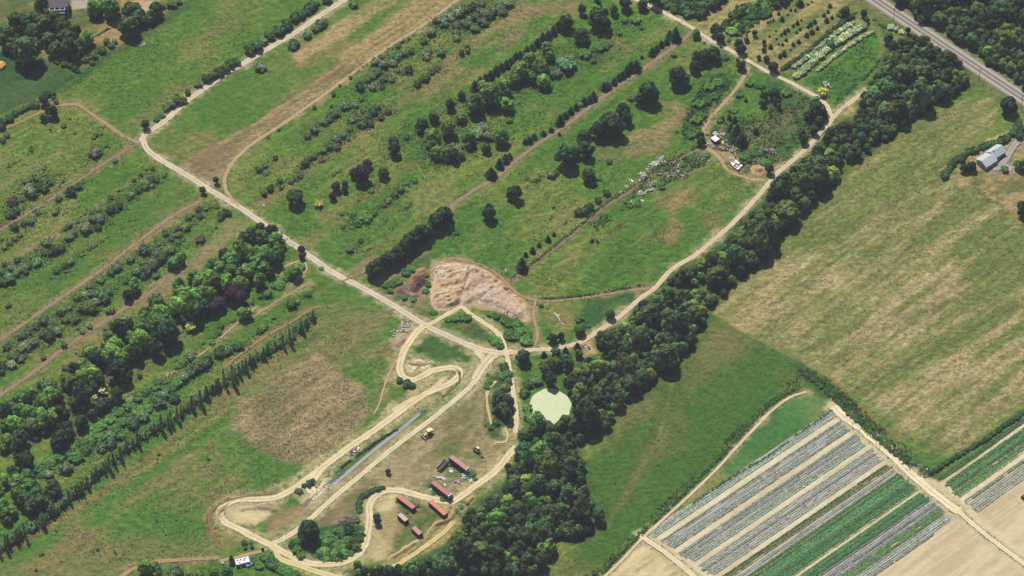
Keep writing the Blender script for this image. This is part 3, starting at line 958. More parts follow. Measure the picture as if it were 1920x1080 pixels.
def flower_crown(seed):
    """An open crown in flower: bright sprays with dark leaf and gaps between."""
    rs = np.random.default_rng(seed)
    lobes = [(0, 0, 1.0, 0.45, 0.8)]
    for i in range(13):
        a, q = rs.uniform(0, 6.28), rs.uniform(0.35, 0.85)
        lobes.append((q * math.cos(a), q * math.sin(a), rs.uniform(0.7, 1.6) - 0.3 * q, rs.uniform(0.16, 0.34), 0.7))
    V, F, tone = lobed(lobes, 1100, 0.085, 0.6, rs)
    tone = np.where(rs.random(len(tone)) < 0.72, 1.1, 0.22) * tone
    return crown_mesh('crown', V, F, tone)


def bloom_mesh(seed):
    """A shrub freckled all over with small white flower heads among green leaves."""
    rs = np.random.default_rng(seed)
    lobes = [(0, 0, 0.42, 0.55, 0.85)]
    for i in range(9):
        a = 2 * math.pi * i / 9 + rs.uniform(-0.3, 0.3)
        q = rs.uniform(0.4, 0.8)
        lobes.append((q * math.cos(a), q * math.sin(a), rs.uniform(0.3, 0.75), rs.uniform(0.22, 0.4), 0.9))
    V, F, tone = lobed(lobes, 1500, 0.085, 0.5, rs, low=-0.3)
    V[:, 2] = np.maximum(V[:, 2], 0.0)
    tone = np.where(rs.random(len(tone)) < 0.62, 1.25, 0.3) * tone
    return crown_mesh('shrub', V, F, tone)


def plume_crown(seed):
    """A slim upright tree: a narrow column of short branches with bare tips."""
    rs = np.random.default_rng(seed)
    Ps, Ns, tn = [], [], []
    H = 6.0
    for k in range(330):
        f = rs.uniform(0.06, 1) ** 0.85
        r = (0.95 * (1 - f) ** 0.6 + 0.06) * rs.uniform(0.3, 1.05) * (0.7 + 0.5 * math.sin(f * 23 + seed))
        a = rs.uniform(0, 2 * math.pi)
        Ps.append((r * math.cos(a), r * math.sin(a), f * H))
        Ns.append((math.cos(a), math.sin(a), 0.6))
        tn.append(rs.uniform(0.65, 1.35))
    return crown_mesh('crown', *leaf_cloud(np.array(Ps), np.array(Ns) + rs.normal(size=(330, 3)) * 0.5, 0.12, np.array(tn), 1.6, rs))


def trunk_mesh(seed, h, r=0.09, limbs=4, spread=0.5):
    rs = random.Random(seed)
    mb = MB()
    mb.tube((0, 0, -0.05), (0.02, 0.01, h * 0.55), r, r * 0.7, 7)
    mb.tube((0.02, 0.01, h * 0.55), (0, 0, h), r * 0.7, r * 0.25, 6)
    for i in range(limbs):
        a = 2 * math.pi * i / limbs + rs.uniform(-0.4, 0.4)
        z = h * rs.uniform(0.4, 0.6)
        mb.tube((0.02, 0.01, z), (spread * math.cos(a), spread * math.sin(a), z + h * rs.uniform(0.2, 0.35)), r * 0.5, r * 0.15, 5)
    me = bpy.data.meshes.new('trunk')
    me.from_pydata(mb.v, [], mb.f)
    me.materials.append(BARK)
    return me


CROWNS = {
    'broad': [broad_crown(100 + i) for i in range(5)] + [broad_crown(110 + i, 1.15, 0.85) for i in range(2)],
    'round': [round_crown(120 + i) for i in range(3)],
    'cone': [cone_crown(130 + i, 2.2 + 0.25 * i) for i in range(4)],
    'bush': [bush_mesh(140 + i) for i in range(5)],
    'loose': [bush_mesh(150 + i, 0.5) for i in range(3)],
    'plume': [plume_crown(160 + i) for i in range(5)],
    'flower': [flower_crown(180 + i) for i in range(3)],
    'bloom': [bloom_mesh(170 + i) for i in range(3)],
}
TRUNKS = {'broad': [trunk_mesh(1, 1.2), trunk_mesh(2, 1.3)], 'round': [trunk_mesh(3, 1.0)], 'flower': [trunk_mesh(6, 1.1)], 'cone': [trunk_mesh(4, 2.2, 0.07, 0)],
          'plume': [trunk_mesh(5, 6.2, 0.11, 0)]}
CZ = {'broad': 0.95, 'round': 0.9, 'cone': 0.95, 'bush': 0.5, 'loose': 0.5, 'plume': 2.6, 'bloom': 0.5, 'flower': 0.95}      # height of the seen middle
# kind: shape, colour as lit in the photograph, object name, height factor
KIND = {
    'd': ('broad', (74, 98, 52), 'broadleaf_tree', 1.0),
    'w': ('broad', (68, 94, 52), 'woodland_tree', 1.0),
    'g': ('broad', (92, 124, 58), 'leafy_tree', 1.0),
    'b': ('broad', (106, 146, 64), 'pale_green_tree', 1.0),
    'r': ('round', (58, 88, 46), 'round_tree', 1.0),
    'k': ('broad', (52, 78, 46), 'dark_tree', 1.05),
    'c': ('cone', (44, 70, 44), 'conifer', 0.85),
    'j': ('cone', (52, 78, 48), 'juniper', 0.8),
    'p': ('round', (60, 46, 54), 'purple_leaved_tree', 1.1),
    'y': ('flower', (232, 214, 92), 'yellow_tree', 0.9),
    'q': ('flower', (230, 220, 132), 'yellow_tree', 0.8),
    'o': ('bush', (96, 120, 66), 'shrub', 1.0),
    's': ('bush', (138, 154, 116), 'silvery_shrub', 1.0),
    'm': ('bush', (98, 122, 80), 'grey_green_shrub', 1.0),
    'l': ('loose', (88, 128, 62), 'low_shrub', 0.7),
    'h': ('bush', (70, 100, 54), 'hedge_shrub', 1.1),
    'e': ('loose', (106, 104, 82), 'bare_shrub', 0.9),
    'f': ('bloom', (184, 198, 150), 'flowering_shrub', 0.9),
    't': ('plume', (98, 126, 70), 'poplar', 1.0),
}
KLEAF = 0.9          # leaves face every way: a lit crown shows less than its albedo * KEXP
PLANTS = []
_pr = random.Random(5)


def plant(code, px, py, rpx, label, group, tint=None, tall=1.0, wild=False):
    shape, rgb, name, hf = KIND[code]
    if code in 'hk' and 'nursery' in group: name = 'nursery_' + ('shrub' if code == 'h' else 'tree')
    if code == 'h' and 'hedge' not in group and 'nursery' not in group: name = 'dark_shrub'
    R = rpx * mpp(px, py)
    zf = hf * tall * _pr.uniform(0.9, 1.12)
    x, y = G(px, py, CZ[shape] * R * zf)
    rgb = tint or rgb
    j, jj = _pr.uniform(0.86, 1.14), _pr.uniform(0.93, 1.07)
    if wild: j, jj = _pr.uniform(0.72, 1.34), _pr.uniform(0.88, 1.16)
    colr = alb(rgb[0] * j * jj, rgb[1] * j, rgb[2] * j / jj, k={'y': 0.85, 'q': 0.85, 'f': 0.95, 's': 1.25}.get(code, KLEAF))
    rz = _pr.uniform(0, 6.28)
    crown = _pr.choice(CROWNS[shape])
    if shape in ('bush', 'loose', 'bloom'):
        o = link(name, crown, color=colr) if False else bpy.data.objects.new(name, crown)
        if o.name not in COL.objects: COL.objects.link(o)
        o.color = colr
        o.location = (x, y, -0.02)
        o.rotation_euler = (0, 0, rz)
        o.scale = (R, R, R * zf)
    else:
        o = empty(name, (x, y, 0), rz)
        o.scale = (R, R, R * zf)
        c = bpy.data.objects.new('crown', crown)
        COL.objects.link(c)
        c.parent = o
        c.color = colr
        t = bpy.data.objects.new('trunk', _pr.choice(TRUNKS[shape]))
        COL.objects.link(t)
        t.parent = o
    o['category'] = {'silvery_shrub': 'shrub', 'grey_green_shrub': 'shrub', 'hedge_shrub': 'shrub', 'nursery_shrub': 'shrub', 'dark_shrub': 'shrub', 'low_shrub': 'shrub', 'bare_shrub': 'shrub',
                     'flowering_shrub': 'shrub', 'shrub': 'shrub'}.get(name, 'tree')
    PLANTS.append((o, px, py, rpx, label, group, code))
    return o


def parse(s, default):
    for w_ in s.split():
        code = default
        if w_[-1].isalpha():
            code, w_ = w_[-1], w_[:-1]
        x, y, r = (float(q) for q in w_.split(','))
        yield x, y, r, code


ROAD2 = 'along the lane beside the big bright meadow'


def put(c, r, s, default, place, grow=1.0):
    """Individuals as surveyed in tile (c, r); place: what they stand in or beside."""
    for x, y, q, code in parse(s, default):
        up = 1 if place == ROAD2 else 0
        plant(code, 480 * c + x / 4 - 2.5 * up, 270 * r + y / 4 - 4.5 * up, q / 4 * grow, None, place)


def line_fill(pp, rpx, code, place, gap=1.15, jit=0.25, tint=None, tall=1.0):
    L = [np.array(p, float) for p in pp]
    carry = 0.0
    for a, b_ in zip(L[:-1], L[1:]):
        d = np.linalg.norm(b_ - a)
        s = carry
        while s < d:
            q = a + (b_ - a) * s / d
            r = rpx * _pr.uniform(0.78, 1.25)
            plant(code, q[0] + _pr.uniform(-1, 1) * jit * r, q[1] + _pr.uniform(-1, 1) * jit * r * 0.7, r, None, place, tint, tall)
            s += r * gap
        carry = s - d


def area_fill(pp, rpx, codes, place, gap=1.3, inset=0.5, vary=(0.4, 1.35), tall=1.0):
    a = np.array(pp)
    x0, y0, x1, y1 = a[:, 0].min(), a[:, 1].min(), a[:, 0].max(), a[:, 1].max()
    got = []
    for _ in range(14000):
        x, y = _pr.uniform(x0, x1), _pr.uniform(y0, y1)
        r = rpx * _pr.uniform(*vary)
        if not inside(pp, np.array(x), np.array(y)): continue
        if float(segdist(pp, np.array(x), np.array(y), True)) < r * inset: continue
        if any((x - u) ** 2 + ((y - v_) * 1.15) ** 2 < ((r + s) / 2 * gap) ** 2 for u, v_, s in got): continue
        got.append((x, y, r))
    for x, y, r in sorted(got, key=lambda q: q[1]):
        plant(_pr.choice(codes), x, y, r, None, place, None, tall * _pr.uniform(0.8, 1.2), True)


# ---- the woods
area_fill(WOODS['belt_north'], 20, 'ddddkwgd', 'in the belt between gravel lane and dry field', 1.02, 0.95)
area_fill(WOODS['belt_middle'], 20, 'dddgdwdk', 'in the belt between gravel lane and green pond', 1.02, 0.9)
area_fill(WOODS['belt_south'], 20, 'wwwddkdwg', 'in the dense wood below the green pond', 1.02, 0.9)
area_fill(WOODS['highway_wood'], 18, 'wwwdgwwd', 'in the wood beyond the highway', 1.12, 0.4)
area_fill(WOODS['middle_wood'], 18, 'ddwwkd', 'in the tall wood between highway and dry field', 1.02, 0.9)
put(2, 2, '85,520,55k 400,530,45 420,580,50 500,490,35 260,600,70 190,690,45o 290,690,50k 120,720,40o 90,780,45o 330,480,40 330,560,50 110,900,45o 120,960,45o 190,1020,80g 270,1050,60 400,1010,60 470,1040,60 360,1040,50', 'd', 'on the bank of the green pond')
put(2, 2, '240,500,28 400,500,50 490,440,32', 'c', 'by the gravel lane above the pond')
put(2, 2, '305,375,42k 365,365,32k 510,315,48r 505,220,42l 575,280,20l 735,200,42r 220,130,20o 265,150,12o', 'r', 'on the upper edge of the gravel lane near the pond')
put(2, 2, '40,280,45 60,330,50 20,360,45 100,390,50 120,350,35 55,200,20 130,410,30', 'l', 'in the green island by the lane hub')
put(1, 2, '1860,590,40o 1880,640,45o 1850,660,35l 1890,700,40o 1870,740,40o 1830,830,65k 1880,850,60k 1850,900,60k 1800,900,45o 1750,700,35l 1730,740,30l 1730,1020,25l 1760,1040,30l 1800,1010,30o 1880,950,50d', 'k', 'in the strip west of the sandy path by the pond')
# ---- garden top left
put(0, 0, '310,40,70 120,160,70 200,170,70w 270,150,70w 330,180,75 420,150,70 470,200,70 250,250,75w 60,280,80w 200,380,118 370,300,60 500,290,80 510,230,50 570,220,40 420,370,65 520,370,75 650,300,65g 600,360,55 560,430,45 30,250,60w 90,330,70', 'd', 'in the shady garden below the white house')
put(0, 0, '705,70,65b 700,40,55b 830,60,75g 790,20,50g 985,90,85 960,200,85 1070,160,40 1030,130,60 1170,70,60 1130,130,50 1210,40,40o 1290,20,50o 1340,10,30o 1190,120,45o 1060,100,40', 'd', 'in the dry garden right of the white house')
put(0, 0, '640,440,35 700,410,40 760,370,40 800,310,35 830,340,35 860,310,25 690,470,25', 'o', 'in the planted row at the garden edge')
put(0, 0, '480,480,30 520,490,30 560,510,30 380,430,25 430,460,25 585,530,20', 'h', 'in the short hedge beside the lawn')
put(0, 0, '0,940,45 30,905,35 70,880,40 110,850,30 150,830,30 190,810,30 230,790,35 270,780,35 330,750,45k 350,700,30 390,700,30 400,730,20', 'h', 'in the hedge below the lawn')
put(0, 0, '325,880,30k 390,840,50k 420,760,25h 475,940,25 375,965,15 525,890,12 45,1010,30 720,1010,20 760,1000,15 700,1030,20 20,1050,25 560,1000,12', 'o', 'in the rough pasture below the lawn')
ROAD2 = 'along the lane beside the big bright meadow'
put(0, 0, '1100,955,38k 1180,910,30l 1220,880,30l 1260,820,40m 1290,790,45m 1340,760,50h 1375,770,40h 1415,710,30h 1500,650,35s 1560,600,45h 1610,580,45h 1660,550,50h 1700,530,45h 1740,490,45h 1780,480,40h 1890,380,55h', 'h', ROAD2)
put(1, 0, '20,360,60h 60,320,45m 110,280,50h 180,240,55h 240,200,50h 300,140,50h 340,120,50h 400,80,50h 440,60,45h 470,45,25h 540,15,40h', 'h', ROAD2)
put(1, 0, '30,500,50s 280,330,52m 380,265,40o 440,210,40o 480,180,45m 510,165,35s 730,25,45o', 'o', 'on the field side of the upper lane')
# ---- shrub rows of the middle
RA = 'in the upper silver shrub row beside the loop track'
put(1, 0, '1350,150,30h 1310,240,45s 1400,160,50s 1450,120,50s 1520,90,55s 1560,70,40 1630,50,40h 1690,20,40 1500,190,40 1560,170,40 1590,180,40 1500,240,35 1640,210,40 1500,280,35 1700,160,50 1740,100,55 1690,90,50 1780,60,50 1830,50,50 1850,90,40 1650,120,45 1890,20,45', 'm', RA)
put(1, 0, '1260,310,30h 1170,380,30h 1120,400,30 1060,420,40 1065,340,25h 1100,310,15h 1145,290,15h 1020,470,40 960,480,45s 900,460,40 935,430,25 910,540,40 870,570,35 960,590,35 840,600,30 1020,600,25 945,650,25e 1065,530,20 1145,520,35h 1110,545,20 775,645,45h 868,655,33s 1275,415,42s 1390,390,45 1300,385,25', 'm', RA)
put(1, 0, '710,580,18 630,640,15 580,705,22 435,805,20 565,795,15 170,970,14 90,1030,13', 'h', 'dotted along the edge of the loop track')
RB = 'in the lower grey-green shrub row of the middle field'
put(1, 0, '1360,510,30e 1320,540,25e 1270,580,40h 1240,600,25h 1210,630,30h 790,740,25 660,790,48s 740,785,30 590,850,40 550,880,40 510,910,40 430,965,45 385,1020,30 810,820,35 760,880,40e 830,870,45 880,830,45h 790,930,40h 850,920,40h 910,800,30 935,880,28e 720,900,30 990,840,30e 700,970,25 650,1010,40 600,1040,45 570,1060,30 690,1040,20 1110,940,15 1130,1030,25', 'm', RB)
put(1, 1, '600,20,35 550,20,35h 505,50,35 470,60,20 430,95,30h 400,110,28h 370,140,35h 490,120,20e 520,120,12e 345,170,20h 145,100,22h 65,165,25 20,190,28h 40,180,20 80,230,12h 180,275,25h 160,290,15h 105,330,35h 185,335,15h 60,370,28h 330,235,28e 300,260,25e 265,285,20e 250,290,12e', 'm', RB)
# juniper rows
put(1, 0, '1640,650,40 1680,620,40 1720,590,38 1760,560,38 1800,530,35 1840,500,35 1880,480,35 1910,460,30', 'j', 'in the upper juniper hedgerow')
put(2, 0, '30,430,40 60,415,30 110,380,35 150,350,35 190,320,38 230,290,38 270,260,38 310,230,35', 'j', 'in the upper juniper hedgerow')
RE = 'in the long juniper hedgerow beside the brown track'
put(2, 0, '1225,265,50 1180,260,30 1160,310,28 1120,330,28 1085,360,30 1050,390,32 1075,380,20 975,425,15 930,490,50 890,500,40 860,530,35 830,560,35 800,580,30 765,610,30 715,640,40 690,650,35 610,720,38 580,740,38 540,760,32 510,780,28m 480,800,30 440,830,30 400,860,32 360,900,40 345,920,30 295,970,25 235,995,28 165,1020,30 130,1050,30 100,1060,25 355,1005,15', 'j', RE)
put(1, 1, '1765,215,50 1740,220,30 1825,150,35 1840,170,25 1870,110,40 1900,90,30', 'j', RE)
put(1, 1, '885,940,62 920,920,55 960,890,55 1010,860,55 1060,830,55 1110,780,58 1150,740,58 1190,710,58 1240,670,60 1280,650,50 1350,580,65 1400,550,65 1420,530,52', 'k', 'in the big dark evergreen screen above the soil heaps', 1.08)
# ---- trees of the middle field
MF = 'in the tree row of the middle field'
put(1, 0, '1850,640,60b 1760,710,95 1640,790,75 1700,650,50b 1870,690,45 1880,780,60b 1540,715,32k 1455,785,42k 1330,880,42k 1245,935,52k 1540,880,45 1440,960,68 1320,1030,70b 1030,1060,45k 1650,1000,60m 1700,960,50s 1600,1050,50k 1750,1010,50m 1840,1030,60 1900,900,30o 1540,390,25 1585,350,20 1585,380,20', 'g', MF)
put(2, 0, '265,360,50b 280,420,40 400,480,85m 210,510,70 60,530,75 130,450,60b 290,550,50m 150,580,50 330,550,50m 235,610,55b 520,270,65k 545,400,55l 640,350,60l 680,350,45l 735,335,18o 610,455,25m 845,150,30m 920,140,50l 800,240,30l 970,210,18o 90,560,50 20,600,50', 'g', MF)
put(2, 0, '400,165,60 360,190,40 525,75,38 640,15,30 650,140,78 690,180,60 630,90,50b 760,75,40g 850,25,55 980,35,45 705,80,20', 'k', 'among the dark trees near the upper end of the middle field')
put(1, 1, '1035,40,50k 1320,20,50 1350,60,55 1400,50,50 1500,30,55s 1480,80,50k 1540,80,30 1390,90,40b 1430,110,30 1420,70,50 1590,15,30 1725,30,38k', 'g', MF)
put(1, 1, '835,150,40 790,220,72 735,215,40 600,320,40 665,295,27 575,390,32', 'p', 'in the purple group of the middle field')
put(1, 1, '665,340,27 955,215,46', 'k', 'beside the purple trees of the middle field')
put(1, 1, '290,400,74', 'r', 'standing alone near the loop track')
put(1, 1, '470,445,36y', 'y', 'of the middle field below the round dark tree')
put(1, 1, '645,525,18 730,535,22s 655,620,17 610,205,15 580,230,10 860,345,30l 880,305,12 770,415,14 1000,415,22 1080,340,35 1040,370,35 1030,390,20 950,450,35l 990,430,25 1190,275,22 1130,290,25l 1130,470,20 1160,440,12 785,720,25e 700,785,36s 840,790,10 820,545,60l 770,570,45l 870,510,40l 760,600,30l 975,580,12 1505,670,18', 'o', 'scattered over the middle field below the purple trees')
put(2, 0, '1240,570,75 1290,600,55 1370,500,48 1390,440,50 1450,420,55 1510,400,60 1530,440,40', 'k', 'in the dark clump near the crossing lanes')
put(2, 0, '1600,430,30l 1215,410,25o 1440,320,12o 1235,980,17o 1550,620,45l 1480,650,45l 1400,780,45l 1460,760,40l 1380,900,45l 1330,1000,40l 1420,860,40l 1520,720,40l 1340,1010,40l', 'l', 'in the rank weeds near the crossing lanes')
put(2, 0, '1020,700,80 960,740,45 1060,740,40 890,740,25o 830,830,62 860,880,50 740,930,92 650,970,72 800,960,62 540,1040,65', 'k', 'in the row of big dark trees in the open field')
put(2, 1, '410,90,85k 470,60,50k 555,40,60k 30,370,56k 300,215,50m 570,230,56k 590,260,45k 650,250,30l 730,130,25o', 'k', 'standing apart in the open field')
put(2, 1, '710,365,33 650,418,32 580,470,40 545,500,42 500,510,40', 'h', 'in the short dark hedge beside the brown field track')
put(2, 1, '315,675,18 270,712,26 203,755,20 155,797,26 103,828,22 75,910,50', 'c', 'in the row of small conifers beside the brown field track')
put(2, 1, '190,260,22 170,275,15 110,260,14 215,235,10 310,468,15 190,860,18 600,725,14c 640,730,14c 800,630,8 680,600,6 640,640,8 290,560,8 405,588,8', 'o', 'scattered over the open field')
put(1, 1, '1750,480,35 1745,525,54 1910,380,40 1900,340,20', 'k', 'standing apart in the field above the soil heaps')
# ---- lane side, nursery, scrapyard
put(2, 0, '1380,250,38b 1530,225,50k 1560,280,40k 1700,330,38k 1720,370,38k 1570,345,18o 1590,430,25o 1720,490,38k 1695,455,18k 1625,300,18o 1760,300,22k', 'k', 'along the upper gravel lane')
area_fill(T(2, 0, '1000,-30 1030,20 1190,80 1400,140 1440,100 1600,10 1620,-30'), 10, 'hhhk', 'in the dense dark nursery block by the upper lane', 1.15, 0.3)
area_fill(T(2, 0, '1560,185 1640,260 1710,270 1920,110 1920,-20 1720,40'), 10, 'hhhl', 'in the second dense nursery block', 1.15, 0.3)
area_fill(T(3, 0, '-10,-20 0,100 80,40 200,-20'), 9, 'hhl', 'in the second dense nursery block', 1.15, 0.3)
put(2, 0, '1820,250,25 1890,320,20 1890,370,20 1850,430,20 1910,440,25 1760,260,10', 'k', 'in the open nursery rows')
put(3, 0, '240,20,35 105,140,22 80,100,15 150,110,10 170,75,12 205,75,12 465,40,20 450,85,15 420,110,18 220,170,18 190,190,15 150,220,18 125,240,18 100,260,12 350,160,20 320,180,20 300,200,15 240,215,15 215,240,12 65,290,10 330,235,25 290,260,22 370,210,15 440,150,22 480,130,15 140,300,12 130,300,10 230,310,20 190,330,18 110,330,15 80,330,10 120,400,25 90,420,18 170,370,10 20,350,20 10,270,10 40,150,12 0,165,12 20,160,10 300,30,10 330,10,10 60,230,9 250,150,10', 'j', 'in the open nursery rows', 1.0)
line_fill(T(3, 0, '105,515 300,385 440,260 560,160 630,115'), 5.5, 'h', 'in the dark hedge beside the white flower rows', 0.9)
put(3, 0, '570,90,40k 590,70,25k 525,110,18h 720,100,30k 740,150,25k 655,95,12h 40,500,45p', 'k', 'at the ends of the white flower rows')
line_fill(T(3, 0, '215,570 330,470 420,380 520,310 620,240 735,180'), 7.5, 'f', 'in the main row of white blossom', 0.62)
line_fill(T(3, 0, '200,500 300,420 430,310 560,210 640,170'), 5, 'f', 'in the upper row of white blossom', 0.75)
line_fill(T(3, 0, '370,525 480,430 600,345 700,280 780,232'), 4.5, 'f', 'in the lower row of white blossom', 0.75)
put(3, 0, '470,330,45 380,370,22 570,250,20', 'h', 'among the white blossom rows')
put(3, 0, '410,680,45', 'y', 'beside the bright green nursery plot')
put(3, 0, '45,700,50k 60,760,28k 80,800,25k 140,690,45l 350,760,45b 370,820,70k 300,865,40k 385,910,40k 345,980,38k 255,1000,30k 270,1050,35k 430,870,25k', 'k', 'in the scrapyard by the lane fork')
put(2, 0, '1640,960,32 1685,1000,62 1720,1045,60 1580,890,20 1630,880,22 1670,900,25 1755,750,18', 'c', 'behind the white-roofed shed')
put(2, 0, '1890,720,35k 1880,770,30k 1830,980,25k 1660,820,40l 1700,700,40l 1780,620,40l 1860,640,40l 1560,900,30l 1410,1020,35k', 'l', 'in the weeds around the scrapyard')
put(3, 1, '-90,30,45l -60,60,40l 10,190,40k 0,140,30l 40,20,20o', 'l', 'in the weeds around the scrapyard')
put(2, 1, '1420,-20,35k 1740,90,40l 1800,60,40l 1340,110,35l 1380,90,30l 1460,80,30l 1280,150,30l 1120,320,30l 1080,300,25l 890,460,25l 940,450,25l 1720,140,25o 1780,120,25o 1900,140,35l', 'l', 'in the weeds around the scrap piles')
put(3, 0, '905,290,40 1050,230,25 800,140,20l 840,170,25l 870,190,25l 920,200,30f 960,215,25f 1000,240,25f 1000,330,40 940,350,45 820,590,40 780,640,35', 'k', 'on the near verge of the highway')
put(3, 0, '1810,790,70', 'k', 'between the highway and the dry field')
put(3, 1, '1460,140,25 1490,180,35 1530,170,40 1470,190,30', 'k', 'beside the grey-roofed house')
put(3, 1, '1640,165,20b 1775,185,35m 1890,150,48g 1900,470,40k 1905,510,40k', 'g', 'in the dry yard of the grey-roofed house')
line_fill(T(3, 1, '1320,235 1345,190 1400,125 1480,70 1560,30 1640,5 1760,-30 1840,-90 1870,-160'), 8, 'h', 'in the curved hedge behind the grey-roofed house', 0.75, tall=0.8)
line_fill(T(3, 0, '1880,1020 1900,960 1880,900'), 8, 'h', 'in the curved hedge behind the grey-roofed house', 0.8)
# ---- the left block
LB = 'in the upper shrub rows of the left pasture'
put(0, 1, '710,60,52s 795,10,18 865,130,20 230,20,12 235,50,15 115,135,10 70,165,12 190,270,40m 280,240,50 330,270,50 370,285,35 290,310,45h 215,340,60s 330,330,40h 240,380,40h 260,330,40 95,430,48e 165,415,22 80,520,45h 120,495,35 330,185,15 440,225,10 470,280,14 530,355,45h 590,320,35h 620,290,15 440,410,28 410,500,38m 285,515,22 300,520,15 220,575,45 180,590,30e 110,620,42h 30,770,28 70,740,25 110,710,25 150,680,25 10,720,15 260,500,10', 'o', LB)
LC = 'in the middle shrub row of the left pasture'
put(0, 1, '1145,185,22h 1100,190,12 1060,228,17h 1005,272,17h 1230,238,18 1085,290,40 1130,270,35h 1175,270,25h 1090,320,35h 1140,310,25 1040,350,25h 980,380,35m 970,410,20h 890,345,15 825,400,25h 820,430,12 745,497,15 685,513,18 635,520,15 830,490,40h 890,465,35h 870,490,25h 745,555,50s 700,560,40m 640,630,52s 730,620,35h 585,583,15 520,605,28s 490,630,22 515,690,42m 555,680,25h 345,740,40m 270,790,18 310,790,12 415,790,45h 460,780,35h 380,810,35h 330,820,25h 280,885,45m 235,850,18 130,870,30h 170,930,45m 210,920,30m 90,930,40m 120,960,40m 190,960,30h 70,1000,55m 20,960,35h 30,900,25h 20,1030,45h 530,880,35m 480,915,28h 610,830,18 665,785,17 700,765,17 720,755,15 770,720,14 425,950,28h 500,955,14', 'o', LC)
LD = 'in the lower shrub row of the left pasture'
put(0, 1, '1490,490,30e 1500,540,28e 1540,480,25l 1570,470,22l 1620,465,25l 1415,550,28 1440,530,20 1330,630,30e 1390,620,45 1420,600,25 1340,680,30 1300,690,25 1240,670,28m 1280,710,25h 1335,735,25 1165,725,12 1190,750,20m 1080,790,48m 1110,805,30 1060,810,30 1500,710,42e 1180,830,55m 1230,800,50m 1270,790,45m 1150,880,55m 1210,850,50h 1090,930,60m 1040,950,50m 1020,960,40 1140,920,45h 1080,970,45h 970,860,38m 865,930,42m 830,960,35 890,920,35m 750,1025,33 670,1070,30 945,1030,25 1165,985,30m', 'o', LD)
put(0, 2, '575,70,35 640,50,40s 700,40,45m 760,50,50m 800,30,45 790,80,45h 680,110,50m 640,150,50h 720,100,40m 690,160,45h 600,160,30 560,230,40 550,250,25 490,240,35 450,190,28h 470,160,28 430,185,18 520,150,25 330,240,45m 370,260,35m 270,290,30 180,350,50m 200,330,35m 150,370,30 380,300,30m 370,360,50h 430,320,45m 320,350,35m 240,400,50m 190,430,55s 150,460,40m 90,500,45m 50,440,35h 120,510,40h 160,530,35s 80,570,45s 15,580,35h 10,630,30h', 'o', LD)
put(0, 2, '60,130,25o 475,422,33 325,520,25 615,325,25 675,285,27m 820,165,40 830,265,18 790,305,20 570,490,12 590,300,20', 'o', 'dotted along the brown band beside the grove')
put(0, 2, '955,50,42 1010,30,35', 'k', 'beside the brown band above the grove')
put(0, 1, '1280,900,38 1340,860,48 1370,830,25 1310,890,45', 'b', 'beside the brown band above the grove')
put(0, 1, '1660,530,35 1690,510,30 1715,520,25 1645,560,25 1620,620,12', 'h', 'beside the gravel lane at the top of the grove')
put(0, 1, '1520,350,30 1620,275,28', 'k', 'beside the gravel lane junction')
put(1, 1, '340,790,33p 345,840,28p', 'p', 'alone beside the gravel lane')
GR = 'in the mixed grove of the left block'
put(0, 1, '1840,720,60k 1780,770,35k 1890,700,60k 1680,830,45k 1590,910,50 1450,990,50 1820,810,70b 1880,850,60 1740,880,70b 1660,940,60 1750,970,70 1850,960,60 1900,930,50b 1560,1000,60b 1500,1050,60 1620,1040,60 1340,1065,50b 1010,1060,40b 1700,1040,60b 1800,1050,60', 'g', GR, 1.14)
put(1, 1, '30,640,45k 110,660,50k 40,710,60 150,730,60b 70,830,65b 160,800,45 20,880,60 60,930,50 140,860,55k 10,800,40 100,960,40k 30,1030,50', 'g', GR, 1.14)
put(0, 2, '1175,110,60 1085,180,40k 1390,60,70b 1470,80,70b 1330,130,70b 1430,150,80 1520,60,70 1580,60,55 1520,140,60k 1200,200,70b 1100,250,60b 1180,280,80 1260,330,90k 1050,310,50 920,240,50m 960,280,45k 890,320,70k 830,380,60 940,350,50k 1050,390,70b 980,380,50b 1160,390,45k 1170,450,55k 860,440,70b 790,430,40 670,500,70 720,530,60k 830,500,80b 900,530,70b 960,500,50 1020,500,50k 890,610,80k 920,660,60k', 'g', GR, 1.14)
put(0, 2, '640,600,60b 560,620,50k 500,690,55 620,680,70b 540,720,60 690,650,60b 740,700,50k 700,740,40k 620,800,80k 570,860,50k 340,720,50o 300,720,30o 400,720,25o 350,760,30o 490,600,25o 1390,235,40k 230,800,55 160,830,60 90,870,45m 30,920,60k 140,930,60b 220,950,70b 320,870,70 380,800,55b 440,820,40k 300,960,60b 400,960,60 460,940,60k 330,1010,60 240,1040,60 100,1020,60b 40,1030,50 500,1050,50k 170,1040,50b', 'g', GR, 1.14)
put(0, 2, '1640,110,60 1600,150,50 1750,40,70 1800,70,60 1700,80,35', 'p', 'in the dark purple group at the grove edge')
put(0, 2, '1820,190,50b 1860,190,40b 1740,240,25l 1890,110,20o 610,1010,57k 690,940,40k 750,900,40k 810,870,50k 880,800,55k 870,840,45k 770,870,40k', 'k', 'along the footpath below the grove')
put(0, 2, '1425,285,46 710,810,28 770,775,36 430,1020,34 1160,465,16 950,645,22 615,890,22 665,850,14', 'q', 'flowering in the mixed grove')
put(0, 3, '270,50,17 325,8,17', 'q', 'flowering in the mixed grove')
HB = 'in the green band along the footpath'
